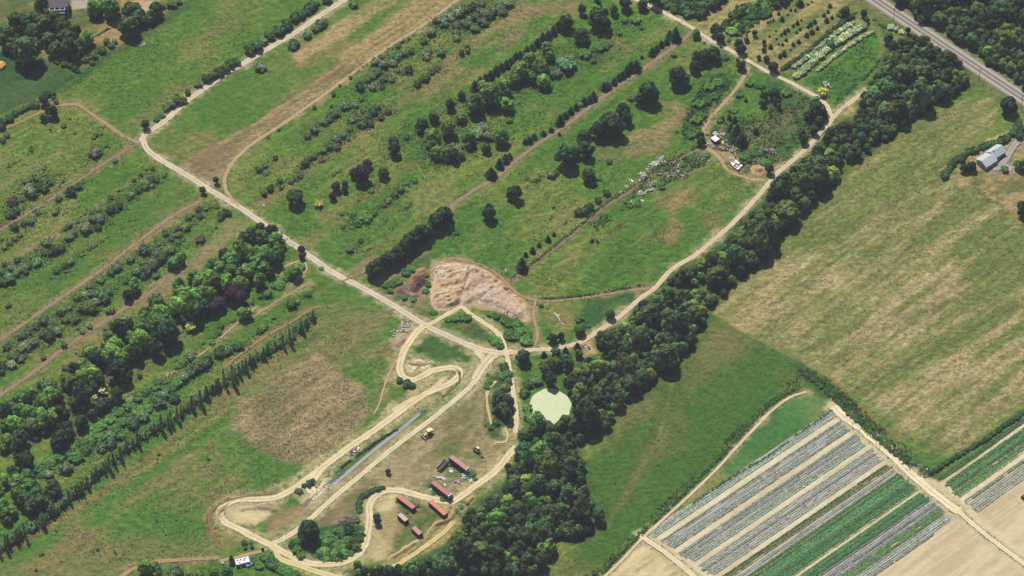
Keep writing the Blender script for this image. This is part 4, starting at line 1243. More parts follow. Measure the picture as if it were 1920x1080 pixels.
put(0, 2, '690,1060,50 760,1030,50 830,980,50 890,930,55 960,880,50 1030,820,45 1090,780,40 1180,720,50 1230,690,40 1160,740,40 1290,740,40 1330,710,50 1380,670,50s 1420,640,50m 1470,600,50m 1530,570,50h 1560,540,40h 1460,550,35 1190,850,60m 1230,800,50m 1310,830,45h 1030,920,50 1060,960,60m 1100,900,50 980,980,50m 920,1000,50 1000,1020,50m 860,1050,50 1240,760,40m 1430,510,48m 1650,480,55h 1700,470,50m 1770,430,45h 1800,440,35h 1590,400,30 1600,360,25 1640,330,30 1650,280,35 1520,410,18 1370,560,40 1330,580,35 1210,530,25 1340,530,25 1050,660,22h 1275,440,22h 1285,490,20h', 'l', HB)
put(0, 3, '560,120,60 620,90,60 680,60,60 740,40,50 500,150,60 440,180,50 570,190,60 640,140,50 390,220,50 340,260,50 280,280,50 490,270,55s 370,320,45s 330,310,50 760,110,50m 830,80,50m 820,30,50m 900,30,40m', 'l', HB)
put(1, 2, '265,120,45m 300,105,30m 85,40,40 30,60,25 50,295,35 60,290,30 130,220,20 385,45,30 25,320,30', 'o', HB)
put(1, 1, '290,960,60b 250,980,45 300,950,50 340,920,35 230,1000,35 180,1060,45 490,930,22l 130,1060,30', 'l', 'in the green oval inside the turning loop')
put(0, 3, '50,60,60b 150,50,70k 130,120,60k 30,120,40 450,50,75k 520,20,50k 430,90,60k 90,290,45k 110,330,40k 160,230,60k 200,200,60k 210,250,50k', 'g', 'at the lower left end of the grove')
put(0, 3, '30,570,60b 90,590,50b 40,620,50 30,360,50b 20,410,40o 10,470,30 50,660,40 140,390,80 200,340,70 230,420,80 130,470,60 190,500,70w 270,470,70w 330,470,60w 280,540,80w 350,540,60w 240,570,60w 400,410,60w 420,450,50w', 'g', 'in the tall dark clump at the left edge')
# the poplar row
PR = 'in the long poplar row above the lower meadow'
pl = pts('-6,1040 30,1012 75,985 120,950 170,905 225,855 285,812 320,795 360,765 410,728 460,695 505,662 550,632 590,600')
_n = 0
for a_, b_ in zip(pl[:-1], pl[1:]):
    L_ = math.dist(a_, b_)
    k_ = int(L_ / 4.4)
    for i in range(k_):
        f = (i + _pr.uniform(0, 0.8)) / k_
        x, y = a_[0] + (b_[0] - a_[0]) * f, a_[1] + (b_[1] - a_[1]) * f
        plant('t', x + _pr.uniform(-3, 3), y - 9 + _pr.uniform(-3, 3), _pr.uniform(3.4, 7.5), None, PR, None, _pr.uniform(0.22, 0.8) if i % 3 else _pr.uniform(0.6, 1.2))
        if _pr.random() < 0.6:
            plant(_pr.choice('lmoo'), x - 3 + _pr.uniform(-4, 4), y - 8 + _pr.uniform(-4, 4), _pr.uniform(6, 11), None, 'at the foot of the long poplar row')
# ---- yard and foreground
put(0, 3, '1190,165,14 1565,205,12 420,745,10 565,740,7 730,880,15 860,895,10 870,915,10 320,910,16 300,928,9 1175,665,13 1320,660,9 1100,545,7 910,545,7 270,1035,15 825,970,9 460,970,7 1380,130,8 1420,128,8 1060,265,8 1245,770,10 720,545,7 1035,705,6 965,790,7', 'h', 'dotted over the lower meadow')
put(0, 3, '1080,1020,60b 1160,1020,55 1180,1060,40 1310,1050,60m 1350,1040,30o 1700,1050,50 1600,1060,50 1500,1075,40 1420,1080,40', 'g', 'along the bottom edge by the brown track')
put(0, 3, '1735,950,22 1740,985,24', 'c', 'beside the pale-roofed shelter')
put(0, 3, '1830,830,28e 1840,870,20h 1890,860,20h 1880,820,22l', 'e', 'where the tracks meet by the shelter')
put(1, 3, '395,735,86', 'k', 'standing alone inside the track bend')
put(1, 3, '905,635,30k 910,672,32k', 'k', 'inside the sandy bend')
area_fill(T(1, 3, '470,800 600,720 700,690 800,700 820,760 740,900 640,970 500,970 450,900'), 9, 'llhl', 'in the green thicket inside the track bend', 1.0, 0.2, tall=0.9)
put(1, 3, '300,880,45l 330,920,40l 290,830,40l 270,850,30h 400,385,35h 430,360,20h 360,400,20h 320,440,32e 710,670,30e 650,690,30e 760,660,25e', 'l', 'inside the track bend')
line_fill(T(1, 3, '770,590 765,540 790,490 830,455 890,430 960,418'), 6, 'h', 'in the dark crescent hedge outside the sandy bend', 0.7, tall=0.8)
put(1, 3, '990,298,22', 'k', 'alone on the bare yard')
put(1, 3, '90,920,50 60,940,40 150,1000,50 200,1030,50 120,980,60 240,1050,50 290,1060,40 50,880,14p 20,1000,40 -30,960,35', 'l', 'in the scrub below the racing track')
put(1, 3, '1210,550,20 1620,310,30 1600,330,25 1640,350,20 1340,430,25 1370,450,25 1400,500,25 1460,490,25 1300,400,18 1330,460,18 1130,600,18 1060,520,18 1450,240,22', 'l', 'in the weeds around the trailers')
put(1, 3, '760,990,35g 1890,260,30k 1900,295,30k 1540,560,22l 1580,530,22l 1500,590,20l', 'g', 'on the lower edge of the sandy track')
put(1, 2, '1540,210,45 1580,220,40 1490,225,35 1440,240,25 1760,190,35 1800,210,35 1860,240,35 1890,270,30 1900,350,50 1800,400,50 1770,380,35 1330,180,30 1830,430,35', 'l', 'in the islands between the lanes below the soil heaps')
put(1, 2, '1130,715,40 1080,690,30 1170,725,30', 'h', 'outside the first bend of the racing track')
put(1, 1, '1120,960,40 1160,940,35 1060,1030,40 1010,1050,40 1270,980,30', 'l', 'around the old brown heaps')
put(1, 2, '1000,20,30 960,-20,30 1270,20,30 1180,80,28 1110,70,30 1290,-30,28', 'l', 'around the old brown heaps')
put(2, 3, '90,30,60 150,20,60', 'd', 'in the dense wood below the green pond')
for s_, nm_ in (('1500,694 1530,716 1560,742 1600,782 1640,818 1680,852 1700,868', 'in the scrub bank above the sandy crop lane'),):
    line_fill(pts(s_), 5, 'h', nm_, 0.9, 0.5, tall=0.8)
line_fill(pts('1745,886 1775,866 1805,848 1840,828 1880,800 1925,770'), 5, 'h', 'in the hedge above the right-hand crops', 0.8, 0.3, tall=1.0)
# ------------------------------------------------------------------ pond and ditch
pm, n, b = new_mat('duckweed', 0.6, 0.3)
g_ = N(n, 'ShaderNodeNewGeometry')
f1 = noise(n, 0.25, 5, 0.6, g_.outputs['Position'])
c_ = N(n, 'ShaderNodeRGB')
c_.outputs[0].default_value = alb(203, 212, 166)
n.links.new(mul_color(n, c_.outputs[0], math_(n, 'ADD', math_(n, 'MULTIPLY', f1, 0.3), 0.86)), b.inputs['Base Color'])
POND = [(1031.5 + 38.5 * math.cos(t_) * (1 + 0.03 * math.sin(3 * t_ + 1) + 0.025 * math.sin(7 * t_) + 0.02 * math.sin(13 * t_)), 763 - 35 * math.sin(t_) * (1 + 0.03 * math.sin(2 * t_ + 2) + 0.025 * math.sin(5 * t_) + 0.02 * math.sin(11 * t_))) for t_ in np.linspace(0, 2 * math.pi, 40, endpoint=False)]


def sheet(name, wl, z, mat, kind='structure', jit=0.0):
    c = spline(wl + [wl[0]], 1.2)[:-1]
    if jit:
        c = c + RNG.normal(size=c.shape) * jit
    k = len(c)
    bm = bmesh.new()
    vs = [bm.verts.new((q[0], q[1], z)) for q in c]
    f = bm.faces.new(vs)
    if f.normal.z < 0: f.normal_flip()
    bm.normal_update()
    bm.faces.ensure_lookup_table()
    if bm.faces[0].normal.z < 0:
        bmesh.ops.reverse_faces(bm, faces=bm.faces)
    bmesh.ops.triangulate(bm, faces=bm.faces)
    me = bpy.data.meshes.new(name)
    bm.to_mesh(me)
    bm.free()
    o = link(name, me, mat)
    if kind: o['kind'] = kind
    return o


sheet('pond_water', W(POND), 0.05, pm, jit=0.1)
wm, n, b = new_mat('ditch water', 0.25, 0.5)
g_ = N(n, 'ShaderNodeNewGeometry')
f1 = noise(n, 0.7, 5, 0.7, g_.outputs['Position'])
c_ = N(n, 'ShaderNodeRGB')
c_.outputs[0].default_value = alb(138, 138, 148)
n.links.new(mul_color(n, c_.outputs[0], math_(n, 'ADD', math_(n, 'MULTIPLY', f1, 0.9), 0.5)), b.inputs['Base Color'])
DITCH = pts('788,774 765,794 742,812 700,845 670,870 640,896 605,922 572,946')
strip('ditch_water', [p[:2] for p in DITCH], 6.5, (0, 0, 0), wm, 0.06, z=0.045)
# the green edge of the ditch: rank grass standing over the water
ROCK = solid('grey stone', (150, 152, 148), 0.9, 0.2, 0.35, 1.2)
ROCKP = solid('pale stone', (214, 206, 190), 0.9, 0.2, 0.3, 1.2)


def rocks(name, pp, n_, r0, r1, spread, mat, label, cat, kind=None, seed=3):
    """Tumbled stones along a line: each a bent octahedron, all one heap."""
    rs = np.random.default_rng(seed)
    wl = spline(W(pp), 0.5) if len(pp) > 2 else np.linspace(W(pp)[0], W(pp)[-1], 40)
    base = np.array([(1, 0, 0), (0, 1, 0), (-1, 0, 0), (0, -1, 0), (0, 0, 1), (0, 0, -0.6)], float)
    fc = np.array([(0, 1, 4), (1, 2, 4), (2, 3, 4), (3, 0, 4), (1, 0, 5), (2, 1, 5), (3, 2, 5), (0, 3, 5)])
    V, F = [], []
    for i in range(n_):
        c = wl[rs.integers(len(wl))] + rs.normal(size=2) * spread
        r = rs.uniform(r0, r1)
        a = rs.uniform(0, 6.28)
        R = np.array([[math.cos(a), -math.sin(a), 0], [math.sin(a), math.cos(a), 0], [0, 0, 1]])
        v = (base + rs.normal(size=base.shape) * 0.22) * r * np.array([1.2, 0.9, 0.75])
        v = v @ R.T + np.array([c[0], c[1], r * 0.3])
        F.append(fc + 6 * i)
        V.append(v)
    o = link(name, np_mesh(name, np.concatenate(V), np.concatenate(F)), mat)
    return tag(o, label, cat, kind=kind)


rocks('stone_bed', T(1, 3, '640,310 540,390 470,450 410,500 360,548'), 420, 0.18, 0.42, 0.7, ROCK, 'grey rubble stones lining the lower end of the straight ditch', 'stones', 'stuff', 4)
rocks('rubble_pile', T(1, 2, '1215,925 1260,905 1300,925'), 40, 0.2, 0.5, 0.8, ROCKP, 'pale rubble at the upper end of the straight ditch', 'rubble', None, 5)
rocks('stone_pile', T(1, 2, '1060,330 1100,300 1150,270'), 60, 0.3, 0.8, 1.6, ROCKP, 'pale stones dumped beside the racing track near the main lane', 'stones', None, 6)
rocks('stone_pile', pts('1735,884 1739,882'), 14, 0.3, 0.6, 0.9, solid('white stone', (236, 234, 228), 0.8, 0.2, 0.1), 'white heap in the corner of the right-hand crops', 'stones', None, 8)


# ------------------------------------------------------------------ heaps of soil and mulch
def heap(name, pp, top, cols, label, cat, seed=1, res=0.7, ridge=0.5, lump=0.5, edge=4.0, ang=0.6, kind=None, curve=True):
    """A mound of dumped material over an outline: height from the distance to its edge, furrows and lumps."""
    poly = [tuple(q) for q in (spline(W(pp) + [W(pp)[0]], 2.0)[:-1] if curve else W(pp))]
    a = np.array(poly)
    xs = np.arange(a[:, 0].min() - 1, a[:, 0].max() + 1 + res, res)
    ys = np.arange(a[:, 1].min() - 1, a[:, 1].max() + 1 + res, res)
    X, Y = np.meshgrid(xs, ys)
    d = segdist(poly, X, Y, True)
    d = np.where(inside(poly, X, Y), d, -d)
    d = d + (fbm(X, Y, 4, seed, 3) - 0.5) * 2.5
    u, v = X * math.cos(ang) + Y * math.sin(ang), -X * math.sin(ang) + Y * math.cos(ang)
    hh = sstep(0, edge, d)
    rd = 1 - np.abs(2 * fbm(u * 0.25, v, 5.0, seed + 5, 3) - 1)
    lm = 0.6 * fbm(X, Y, 3.2, seed + 9, 4, 0.65) + 0.4 * fbm(X, Y, 1.5, seed + 13, 3, 0.7)
    lm = np.clip((lm - 0.5) * 1.8 + 0.5, 0, 1)
    Z = hh * top * (1 - ridge - lump * 0.6 + ridge * 1.3 * rd ** 2 + lump * 1.2 * lm)
    Z = np.where(d > -0.6, Z + 0.04, -0.3)
    q = fbm(u * 0.35, v, 6, seed + 20, 6, 0.72)
    q = np.clip((q - 0.5) * 3.2 + 0.5, 0, 0.999) * (len(cols) - 1)
    i0 = q.astype(int)
    t = (q - i0)[..., None]
    cc = np.array([alb(*c)[:3] for c in cols])
    C_ = cc[i0] * (1 - t) + cc[np.minimum(i0 + 1, len(cols) - 1)] * t
    ny, nx = X.shape
    idx = np.arange(nx * ny).reshape(ny, nx)
    F = np.stack([idx[:-1, :-1], idx[:-1, 1:], idx[1:, 1:], idx[1:, :-1]], -1).reshape(-1, 4)
    keep = (d.ravel() > -0.6)[F].any(1)
    F = F[keep]
    used = np.unique(F)
    remap = np.full(nx * ny, -1)
    remap[used] = np.arange(len(used))
    V = np.stack([X.ravel(), Y.ravel(), Z.ravel()], 1)[used]
    me = np_mesh(name, V, remap[F], True)
    at = me.attributes.new('cover', 'FLOAT_COLOR', 'POINT')
    c4 = np.concatenate([C_.reshape(-1, 3)[used], np.ones((len(used), 1))], 1)
    at.data.foreach_set('color', np.ascontiguousarray(c4.ravel(), np.float32))
    return tag(link(name, me, HEAP), label, cat, kind=kind)


heap('mulch_heap', pts('820,500 850,494 882,500 880,520 872,548 862,572 836,580 814,578 810,545'), 2.2,
     [(206, 172, 136), (222, 196, 158), (192, 162, 138), (214, 188, 162), (226, 206, 172)], 'broad tan and orange mulch heap with combed ridges', 'mulch heap', 2, 0.45, 0.75, 0.8, 3, 0.3)
heap('soil_heap', pts('870,500 900,503 925,520 930,545 900,560 868,575 862,555 872,525'), 2.0,
     [(206, 176, 144), (194, 166, 140), (218, 198, 174), (200, 180, 160)], 'grey brown soil heap in the middle of the dumping ground', 'soil heap', 3, 0.45, 0.6, 1.0, 3, 0.7)
heap('gravel_heap', pts('915,530 935,528 962,556 985,580 982,598 955,590 925,575 895,566 900,556'), 1.5,
     [(210, 184, 158), (198, 174, 152), (220, 200, 176), (200, 170, 142)], 'flat grey pink gravel spread on the right of the dumping ground', 'gravel heap', 4, 0.45, 0.6, 0.9, 3, -0.6)
for i, (x, y, c) in enumerate(((928, 526, (214, 158, 96)), (938, 533, (204, 150, 104)), (946, 541, (202, 146, 108)), (953, 549, (206, 150, 104)), (964, 555, (224, 196, 150)), (976, 562, (212, 174, 122)))):
    heap('mulch_mound', [(x - 6, y), (x - 1, y - 4), (x + 6, y - 1), (x + 5, y + 4), (x - 3, y + 5)], 2.0, [c, tuple(int(v * 0.86) for v in c)],
         f'{("topmost bright orange", "second orange", "third brown orange", "fourth brown orange", "pale cream", "lowest tan")[i]} mound in the line of mounds right of the dumping ground', 'mulch mound', 30 + i, 0.5, 0.2, 0.5, 2.2)
for i, (x, y) in enumerate(((918, 528), (927, 537), (936, 545), (945, 552))):
    heap('gravel_mound', [(x - 5, y), (x, y - 4), (x + 6, y), (x + 4, y + 4), (x - 3, y + 4)], 1.2, [(214, 204, 196), (196, 186, 184)],
         f'{("topmost", "second", "third", "lowest")[i]} pale grey gravel mound left of the orange mounds', 'gravel mound', 40 + i, 0.5, 0.2, 0.5, 2.0)
heap('brown_heap', T(1, 1, '1150,1000 1200,950 1270,930 1300,970 1290,1010 1220,1040 1160,1030'), 2.2, [(176, 136, 104), (150, 112, 88), (190, 150, 116)], 'orange brown upper heap among the green weeds', 'soil heap', 12, 0.5, 0.6, 0.5, 3)
heap('brown_heap', pts('774,522 794,515 800,528 790,540 778,552 770,545'), 1.8, [(92, 70, 72), (120, 92, 84), (84, 62, 66)], 'dark purple brown heap below the orange brown one', 'soil heap', 13, 0.5, 0.3, 0.8, 3)
heap('brown_heap', pts('740,545 755,534 770,548 785,548 795,545 788,560 768,566 752,556'), 1.8, [(150, 124, 104), (128, 100, 88), (166, 140, 118)], 'lowest grey brown heap nearest the main lane', 'soil heap', 14, 0.5, 0.3, 0.7, 3)
heap('round_heap', pts('755,489 761,482 769,485 770,493 763,497 756,495'), 2.2, [(150, 106, 84), (136, 94, 78)], 'round red brown heap below the evergreen screen', 'soil heap', 15, 0.5, 0.2, 0.3, 2.5)
heap('sand_heap', pts('1409,312 1418,308 1430,311 1434,320 1424,325 1411,322'), 1.8, [(204, 172, 128), (188, 156, 118)], 'orange sand heap beside the bend near the white boat', 'sand heap', 16, 0.5, 0.3, 0.5, 2.5)
heap('sand_heap', pts('1354,263 1363,262 1365,268 1358,271 1353,268'), 1.5, [(226, 206, 150), (208, 186, 136)], 'small pale yellow sand heap beside the white-roofed shed', 'sand heap', 17, 0.5, 0.2, 0.4, 2.0)
heap('straw_heap', T(1, 2, '1020,440 1060,400 1110,370 1130,395 1090,430 1050,460'), 1.3, [(172, 150, 132), (150, 126, 112), (196, 176, 150)], 'grey brown spoil heap left of the racing track start', 'spoil heap', 18, 0.5, 0.4, 0.7, 2.5)
heap('straw_heap', T(1, 3, '0,560 60,548 120,560 110,585 40,585'), 1.0, [(176, 156, 126), (158, 140, 112)], 'low straw coloured heap inside the left hairpin', 'spoil heap', 19, 0.5, 0.5, 0.5, 2)
# banked earth along the racing track
STRAW = [(196, 172, 122), (176, 152, 106), (214, 192, 140)]
heap('earth_bank', T(1, 3, '990,940 1080,890 1180,830 1270,775 1285,740 1340,690 1440,645 1470,600 1440,570 1450,545 1500,560 1560,540 1620,480 1640,500 1600,540 1540,580 1490,620 1450,680 1340,720 1300,760 1200,850 1090,930 1000,975'),
     1.5, STRAW, 'long straw-topped earth bank between the trailers and the wood', 'earth bank', 21, 0.5, 0.3, 0.5, 1.4)
heap('earth_bank', T(1, 2, '1120,560 1180,545 1270,560 1310,548 1320,570 1250,590 1160,585'), 1.2, [(206, 184, 142), (180, 156, 118)], 'short pale bank at the first bend of the racing track', 'earth bank', 22, 0.5, 0.3, 0.5, 1.6)
heap('earth_bank', T(1, 2, '1480,600 1520,612 1545,650 1520,720 1430,800 1405,810 1490,730 1515,660'), 1.2, [(92, 104, 58), (110, 116, 66)], 'grassy bank outside the second bend of the racing track', 'earth bank', 23, 0.5, 0.3, 0.4, 1.5)
heap('earth_bank', T(0, 3, '1620,620 1650,570 1720,525 1735,540 1680,585 1645,640 1690,720 1670,730 1625,670'), 1.1, [(190, 170, 128), (150, 136, 96)], 'pale bank round the far left hairpin', 'earth bank', 24, 0.5, 0.3, 0.5, 1.5)
heap('earth_bank', T(0, 3, '1790,575 1860,560 1920,562 1915,585 1850,590 1800,600'), 0.9, [(176, 158, 122), (200, 182, 140)], 'small bank on the sandy floor of the left hairpin', 'earth bank', 25, 0.5, 0.3, 0.5, 1.5)

# ------------------------------------------------------------------ crops: each bed a thing, its plants a part
FILM = solid('mulch film', (166, 166, 164), 0.55, 0.4, 0.2, 2.0)
FILMD = solid('dark mulch film', (132, 130, 136), 0.5, 0.4, 0.2, 2.0)
EARTH = solid('bed soil', (202, 182, 142), 0.95, 0.1, 0.2, 1.5)
GREENSOIL = solid('weedy bed soil', (96, 126, 72), 0.95, 0.1, 0.3, 1.5)


BEDMATS = {}
for m0_, rgb_ in ((FILM, (184, 180, 174)), (FILMD, (150, 148, 150)), (EARTH, (202, 182, 142)), (GREENSOIL, (96, 126, 72))):
    for q_, f_ in enumerate((0.86, 0.92, 0.98)):
        BEDMATS[(m0_.name, q_)] = solid(m0_.name + ' shade', tuple(min(v_ * f_, 250) for v_ in rgb_), 0.6, 0.3, 0.2, 2.0)


def clip_row(p0, d, poly):
    """The part of the line p0 + s d that lies within a polygon."""
    ss = []
    m_ = len(poly)
    for i in range(m_):
        a, c = np.array(poly[i]), np.array(poly[(i + 1) % m_])
        e = c - a
        den = d[0] * e[1] - d[1] * e[0]
        if abs(den) < 1e-9: continue
        q = a - p0
        s = (q[0] * e[1] - q[1] * e[0]) / den
        t = (q[0] * d[1] - q[1] * d[0]) / den
        if 0 <= t <= 1: ss.append(s)
    return (min(ss), max(ss)) if len(ss) >= 2 else None


BED_KINDS = {   # film, film width, plant colour, plant height, plant width, cover of plants, wording
    'teal': (FILM, 0.45, (152, 168, 150), 0.40, 0.42, 1.5, 'grey-green leafy crop bed'),
    'grey': (FILM, 0.50, (152, 162, 138), 0.30, 0.36, 0.8, 'grey film crop bed with small plants'),
    'mauve': (FILM, 0.55, (150, 152, 134), 0.28, 0.34, 0.6, 'mauve film crop bed with sparse plants'),
    'dark': (EARTH, 0.30, (96, 118, 76), 0.45, 0.55, 1.8, 'dark olive crop bed'),
    'green': (GREENSOIL, 0.45, (96, 138, 88), 0.45, 0.72, 3.4, 'bright green crop bed'),
    'deep': (GREENSOIL, 0.5, (84, 126, 76), 0.45, 0.72, 3.2, 'deep green crop bed'),
    'weedy': (EARTH, 0.45, (120, 136, 76), 0.30, 0.5, 1.1, 'yellowing half-empty crop bed'),
    'black': (FILMD, 0.6, (92, 116, 92), 0.35, 0.36, 0.8, 'dark film crop bed'),
}


def bed(kind, p0, d, s0, s1, label, group, seed):
    rs = np.random.default_rng(seed)
    mat, wid, rgb, hgt, pw, cov, _ = BED_KINDS[kind]
    nrm = np.array([-d[1], d[0]])
    k = max(8, int((s1 - s0) / 1.5))
    s = np.linspace(s0, s1, k)
    wob = (fbm(s, s * 0 + seed * 3.1, 18, 3, 2) - 0.5) * 0.25
    V = []
    prof = ((-1, 0.0), (-0.8, 0.17), (0.8, 0.17), (1, 0.0))
    for a, z in prof:
        c = p0 + d * s[:, None] + nrm * (a * wid + wob)[:, None]
        V.append(np.column_stack([c, np.full(k, z + 0.02)]))
    V = np.stack(V, 1).reshape(-1, 3)
    ii = np.arange(k * 4).reshape(k, 4)
    F = np.stack([ii[:-1, 1:], ii[:-1, :-1], ii[1:, :-1], ii[1:, 1:]], -1).reshape(-1, 4)
    o = link('crop_bed', np_mesh('crop_bed', V, F), BEDMATS[(mat.name, seed % 3)])
    tag(o, label, 'crop bed', group)
    npl = int((s1 - s0) * 9 * cov)
    sp = rs.uniform(s0, s1, npl)
    gap = fbm(sp, sp * 0 + seed * 5.3, 7, 9, 3, 0.6)
    sp = sp[gap > 0.50 - 0.16 * min(cov, 1.6)]
    npl = len(sp)
    if npl < 4: return o
    wb = np.interp(sp, s, wob)
    off = rs.normal(size=npl) * pw * 0.5 + wb
    c = p0 + d * sp[:, None] + nrm * off[:, None]
    P = np.column_stack([c, 0.15 + hgt * rs.uniform(0.15, 1, npl)])
    Nn = np.column_stack([rs.normal(size=npl) * 0.7, rs.normal(size=npl) * 0.7, np.ones(npl)])
    Vp, Fp, tn = leaf_cloud(P, Nn, 0.19, rs.uniform(0.7, 1.3, npl), rs=rs)
    me = np_mesh('plants', Vp, Fp)
    fattr(me, 'tone', 'FACE', tn)
    j = rs.uniform(0.82, 1.16)
    pl_ = link('plants', me, LEAF, o, alb(*[q * j for q in rgb], k=0.9))
    pl_['kind'] = 'stuff'
    return o


def bed_field(poly_px, org_px, dir_px, seq, group, where, seed0):
    poly = W(poly_px)
    o0 = np.array(G(*org_px))
    d = np.array(G(*dir_px)) - o0
    d /= np.linalg.norm(d)
    nrm = np.array([d[1], -d[0]])          # downhill in the picture
    per = {}
    rows_ = []
    for kind, v in seq:
        p0 = o0 + nrm * v
        r = clip_row(p0, d, poly)
        if r is None or r[1] - r[0] < 4: continue
        rows_.append((kind, p0, r))
    for i, (kind, p0, r) in enumerate(rows_):
        q = random.Random(seed0 + i)
        bed(kind, p0, d, r[0] + q.uniform(0.3, 2.5), r[1] - q.uniform(0.3, 2.5), f'{ordinal(i + 1)} bed from top {where}: {BED_KINDS[kind][6]}', group, seed0 + i)


def ordinal(i):
    w_ = ['first', 'second', 'third', 'fourth', 'fifth', 'sixth', 'seventh', 'eighth', 'ninth', 'tenth', 'eleventh', 'twelfth']
    if i <= 12: return w_[i - 1]
    return f'{i}' + ('th' if 10 <= i % 100 <= 20 else {1: 'st', 2: 'nd', 3: 'rd'}.get(i % 10, 'th'))


VM = 1.0
def bands(spec):
    out = []
    for y0, y1, kinds, n_ in spec:
        for i in range(n_):
            out.append((kinds[i % len(kinds)], (y0 + (y1 - y0) * (i + 0.5) / n_) * VM))
    return out


CROP = pts('1208,1000 1300,941 1440,850 1562,765 1584,790 1622,826 1660,862 1694,890 1722,914 1748,936 1788,974 1700,1040 1560,1140 1480,1195 1400,1135 1330,1082 1262,1034')
bed_field(CROP, (1207, 1002), (1562, 765), bands([
    (0.4, 5.2, ('grey', 'teal', 'teal', 'teal'), 4), (8.3, 16.6, ('teal', 'grey', 'mauve', 'grey', 'teal', 'grey', 'teal'), 7), (19.4, 29.0, ('grey', 'teal', 'mauve', 'teal', 'grey', 'grey', 'teal', 'teal'), 8),
    (31.7, 41.6, ('grey', 'mauve', 'grey', 'teal', 'mauve', 'mauve', 'grey', 'grey'), 8), (44.4, 48.0, ('dark', 'dark', 'weedy'), 3), (48.4, 52.4, ('mauve', 'grey', 'mauve'), 3),
    (52.6, 55.8, ('deep', 'weedy', 'deep'), 3), (56.0, 65.6, ('green', 'green', 'green', 'green', 'green', 'green', 'deep'), 8), (65.8, 67.0, ('weedy',), 1), (68.6, 74.2, ('deep', 'deep', 'deep', 'deep', 'deep'), 5),
    (74.6, 82.4, ('black', 'mauve', 'mauve', 'black', 'grey', 'black'), 6), (82.6, 86.0, ('deep', 'weedy', 'deep'), 3), (86.2, 92.6, ('mauve', 'grey', 'teal', 'mauve', 'teal'), 5)]),
    'beds of the large striped crop field', 'of large striped field', 500)
CROP2 = pts('1755,897 1800,866 1925,772 2010,710 2010,850 1925,905 1832,964 1800,940')
bed_field(CROP2, (1757, 899), (1925, 781), bands([
    (-0.6, 2.0, ('dark', 'deep'), 2), (4.0, 16.0, ('dark', 'deep', 'deep', 'green', 'green', 'weedy', 'deep', 'green', 'weedy'), 9), (18.3, 28.6, ('grey', 'dark', 'mauve', 'mauve', 'grey', 'teal', 'mauve', 'grey'), 8)]),
    'beds of the right-hand crop field', 'of the right-hand field', 700)

# ------------------------------------------------------------------ rank growth nobody could count
def weeds(name, areas, per_m2, size, hgt, tints, label, seed):
    """Standing tufts over some areas, one mass."""
    rs = np.random.default_rng(seed)
    Ps, tn = [], []
    for pp in areas:
        poly = W(pp)
        a = np.array(poly)
        lo, hi = a.min(0), a.max(0)
        k = int((hi - lo).prod() * per_m2)
        p = rs.uniform(lo, hi, (k, 2))
        m = inside(poly, p[:, 0], p[:, 1])
        p = p[m]
        f = fbm(p[:, 0], p[:, 1], 8, seed, 4, 0.6)
        p = p[f > rs.uniform(0.35, 0.62, len(p))]
        Ps.append(p)
    P = np.concatenate(Ps)
    k = len(P)
    P = np.column_stack([P, hgt * rs.uniform(0.2, 1.0, k)])
    Nn = np.column_stack([rs.normal(size=k), rs.normal(size=k) - 0.2, np.abs(rs.normal(size=k)) + 0.4])
    V, F, tone = leaf_cloud(P, Nn, size, rs.uniform(0.6, 1.35, k), rs=rs)
    me = np_mesh(name, V, F)
    fattr(me, 'tone', 'FACE', tone)
    o = link(name, me, LEAF, color=alb(*tints))
    return tag(o, label, 'weeds', kind='stuff')


MEADOWS = [T(0, 0, '420,700 660,540 1000,300 1900,-40 1900,300 1060,900 700,780'), pts('430,330 640,190 900,10 1280,40 1290,60 1000,270 700,490 520,420'),
           pts('0,1040 600,610 740,600 690,790 600,880 430,940 380,1060'), pts('860,400 1000,290 1300,80 1390,140 1310,270 960,520 830,480'),
           pts('0,260 120,200 260,270 0,430'), pts('0,470 270,300 380,370 0,640'), pts('980,530 1320,290 1430,340 1220,535 1050,556')]
weeds('meadow_tufts', MEADOWS, 0.5, 0.24, 0.4, (86, 112, 50), 'coarse grass tufts standing over the pastures', 71)
weeds('dry_field_weeds', [pts('1350,590 1450,480 1650,265 1830,185 1780,312 1990,460 1990,745 1800,850 1742,860 1550,700')], 0.6, 0.2, 0.3, (116, 124, 70), 'green weeds sprouting through the dry stubble field', 72)
weeds('olive_field_weeds', [pts('1330,590 1500,692 1380,828 1200,998 1050,1080 1130,975 1100,885 1290,640')], 0.4, 0.2, 0.35, (84, 104, 48), 'low weeds over the olive field beside the crops', 73)
weeds('dead_stalks', [pts('436,800 500,712 600,670 697,762 660,815 560,872 470,836')], 0.8, 0.2, 0.4, (164, 142, 106), 'dry dead stalks over the round brown patch', 74)
weeds('bank_weeds', [pts('1505,690 1545,700 1640,790 1740,870 1748,895 1700,868 1600,780 1560,744'), pts('1510,716 1498,722 1450,752 1380,820 1290,912 1160,1046 1120,1085 1090,1085 1150,1040 1280,905 1370,815 1450,745 1490,705')], 2.2, 0.35, 1.1, (62, 94, 46), 'rank green weeds on the banks beside the sandy lane', 75)
weeds('scrap_weeds', [pts('1160,395 1200,340 1300,285 1330,292 1320,310 1240,350 1190,392'), pts('1100,420 1140,400 1150,412 1110,432'), T(2, 1, '960,260 1160,120 1180,150 1000,280')], 1.6, 0.4, 0.9, (66, 112, 58), 'rank weeds growing round the scrap piles', 76)
weeds('yard_weeds', [T(2, 1, '1450,-60 1560,-140 1700,-220 1920,-240 1920,150 1760,200 1640,60'), T(3, 0, '0,600 160,660 330,740 420,860 330,1000 180,1180 0,1240')], 1.3, 0.38, 0.9, (74, 112, 52), 'rank weeds over the scrapyard by the lane fork', 84)
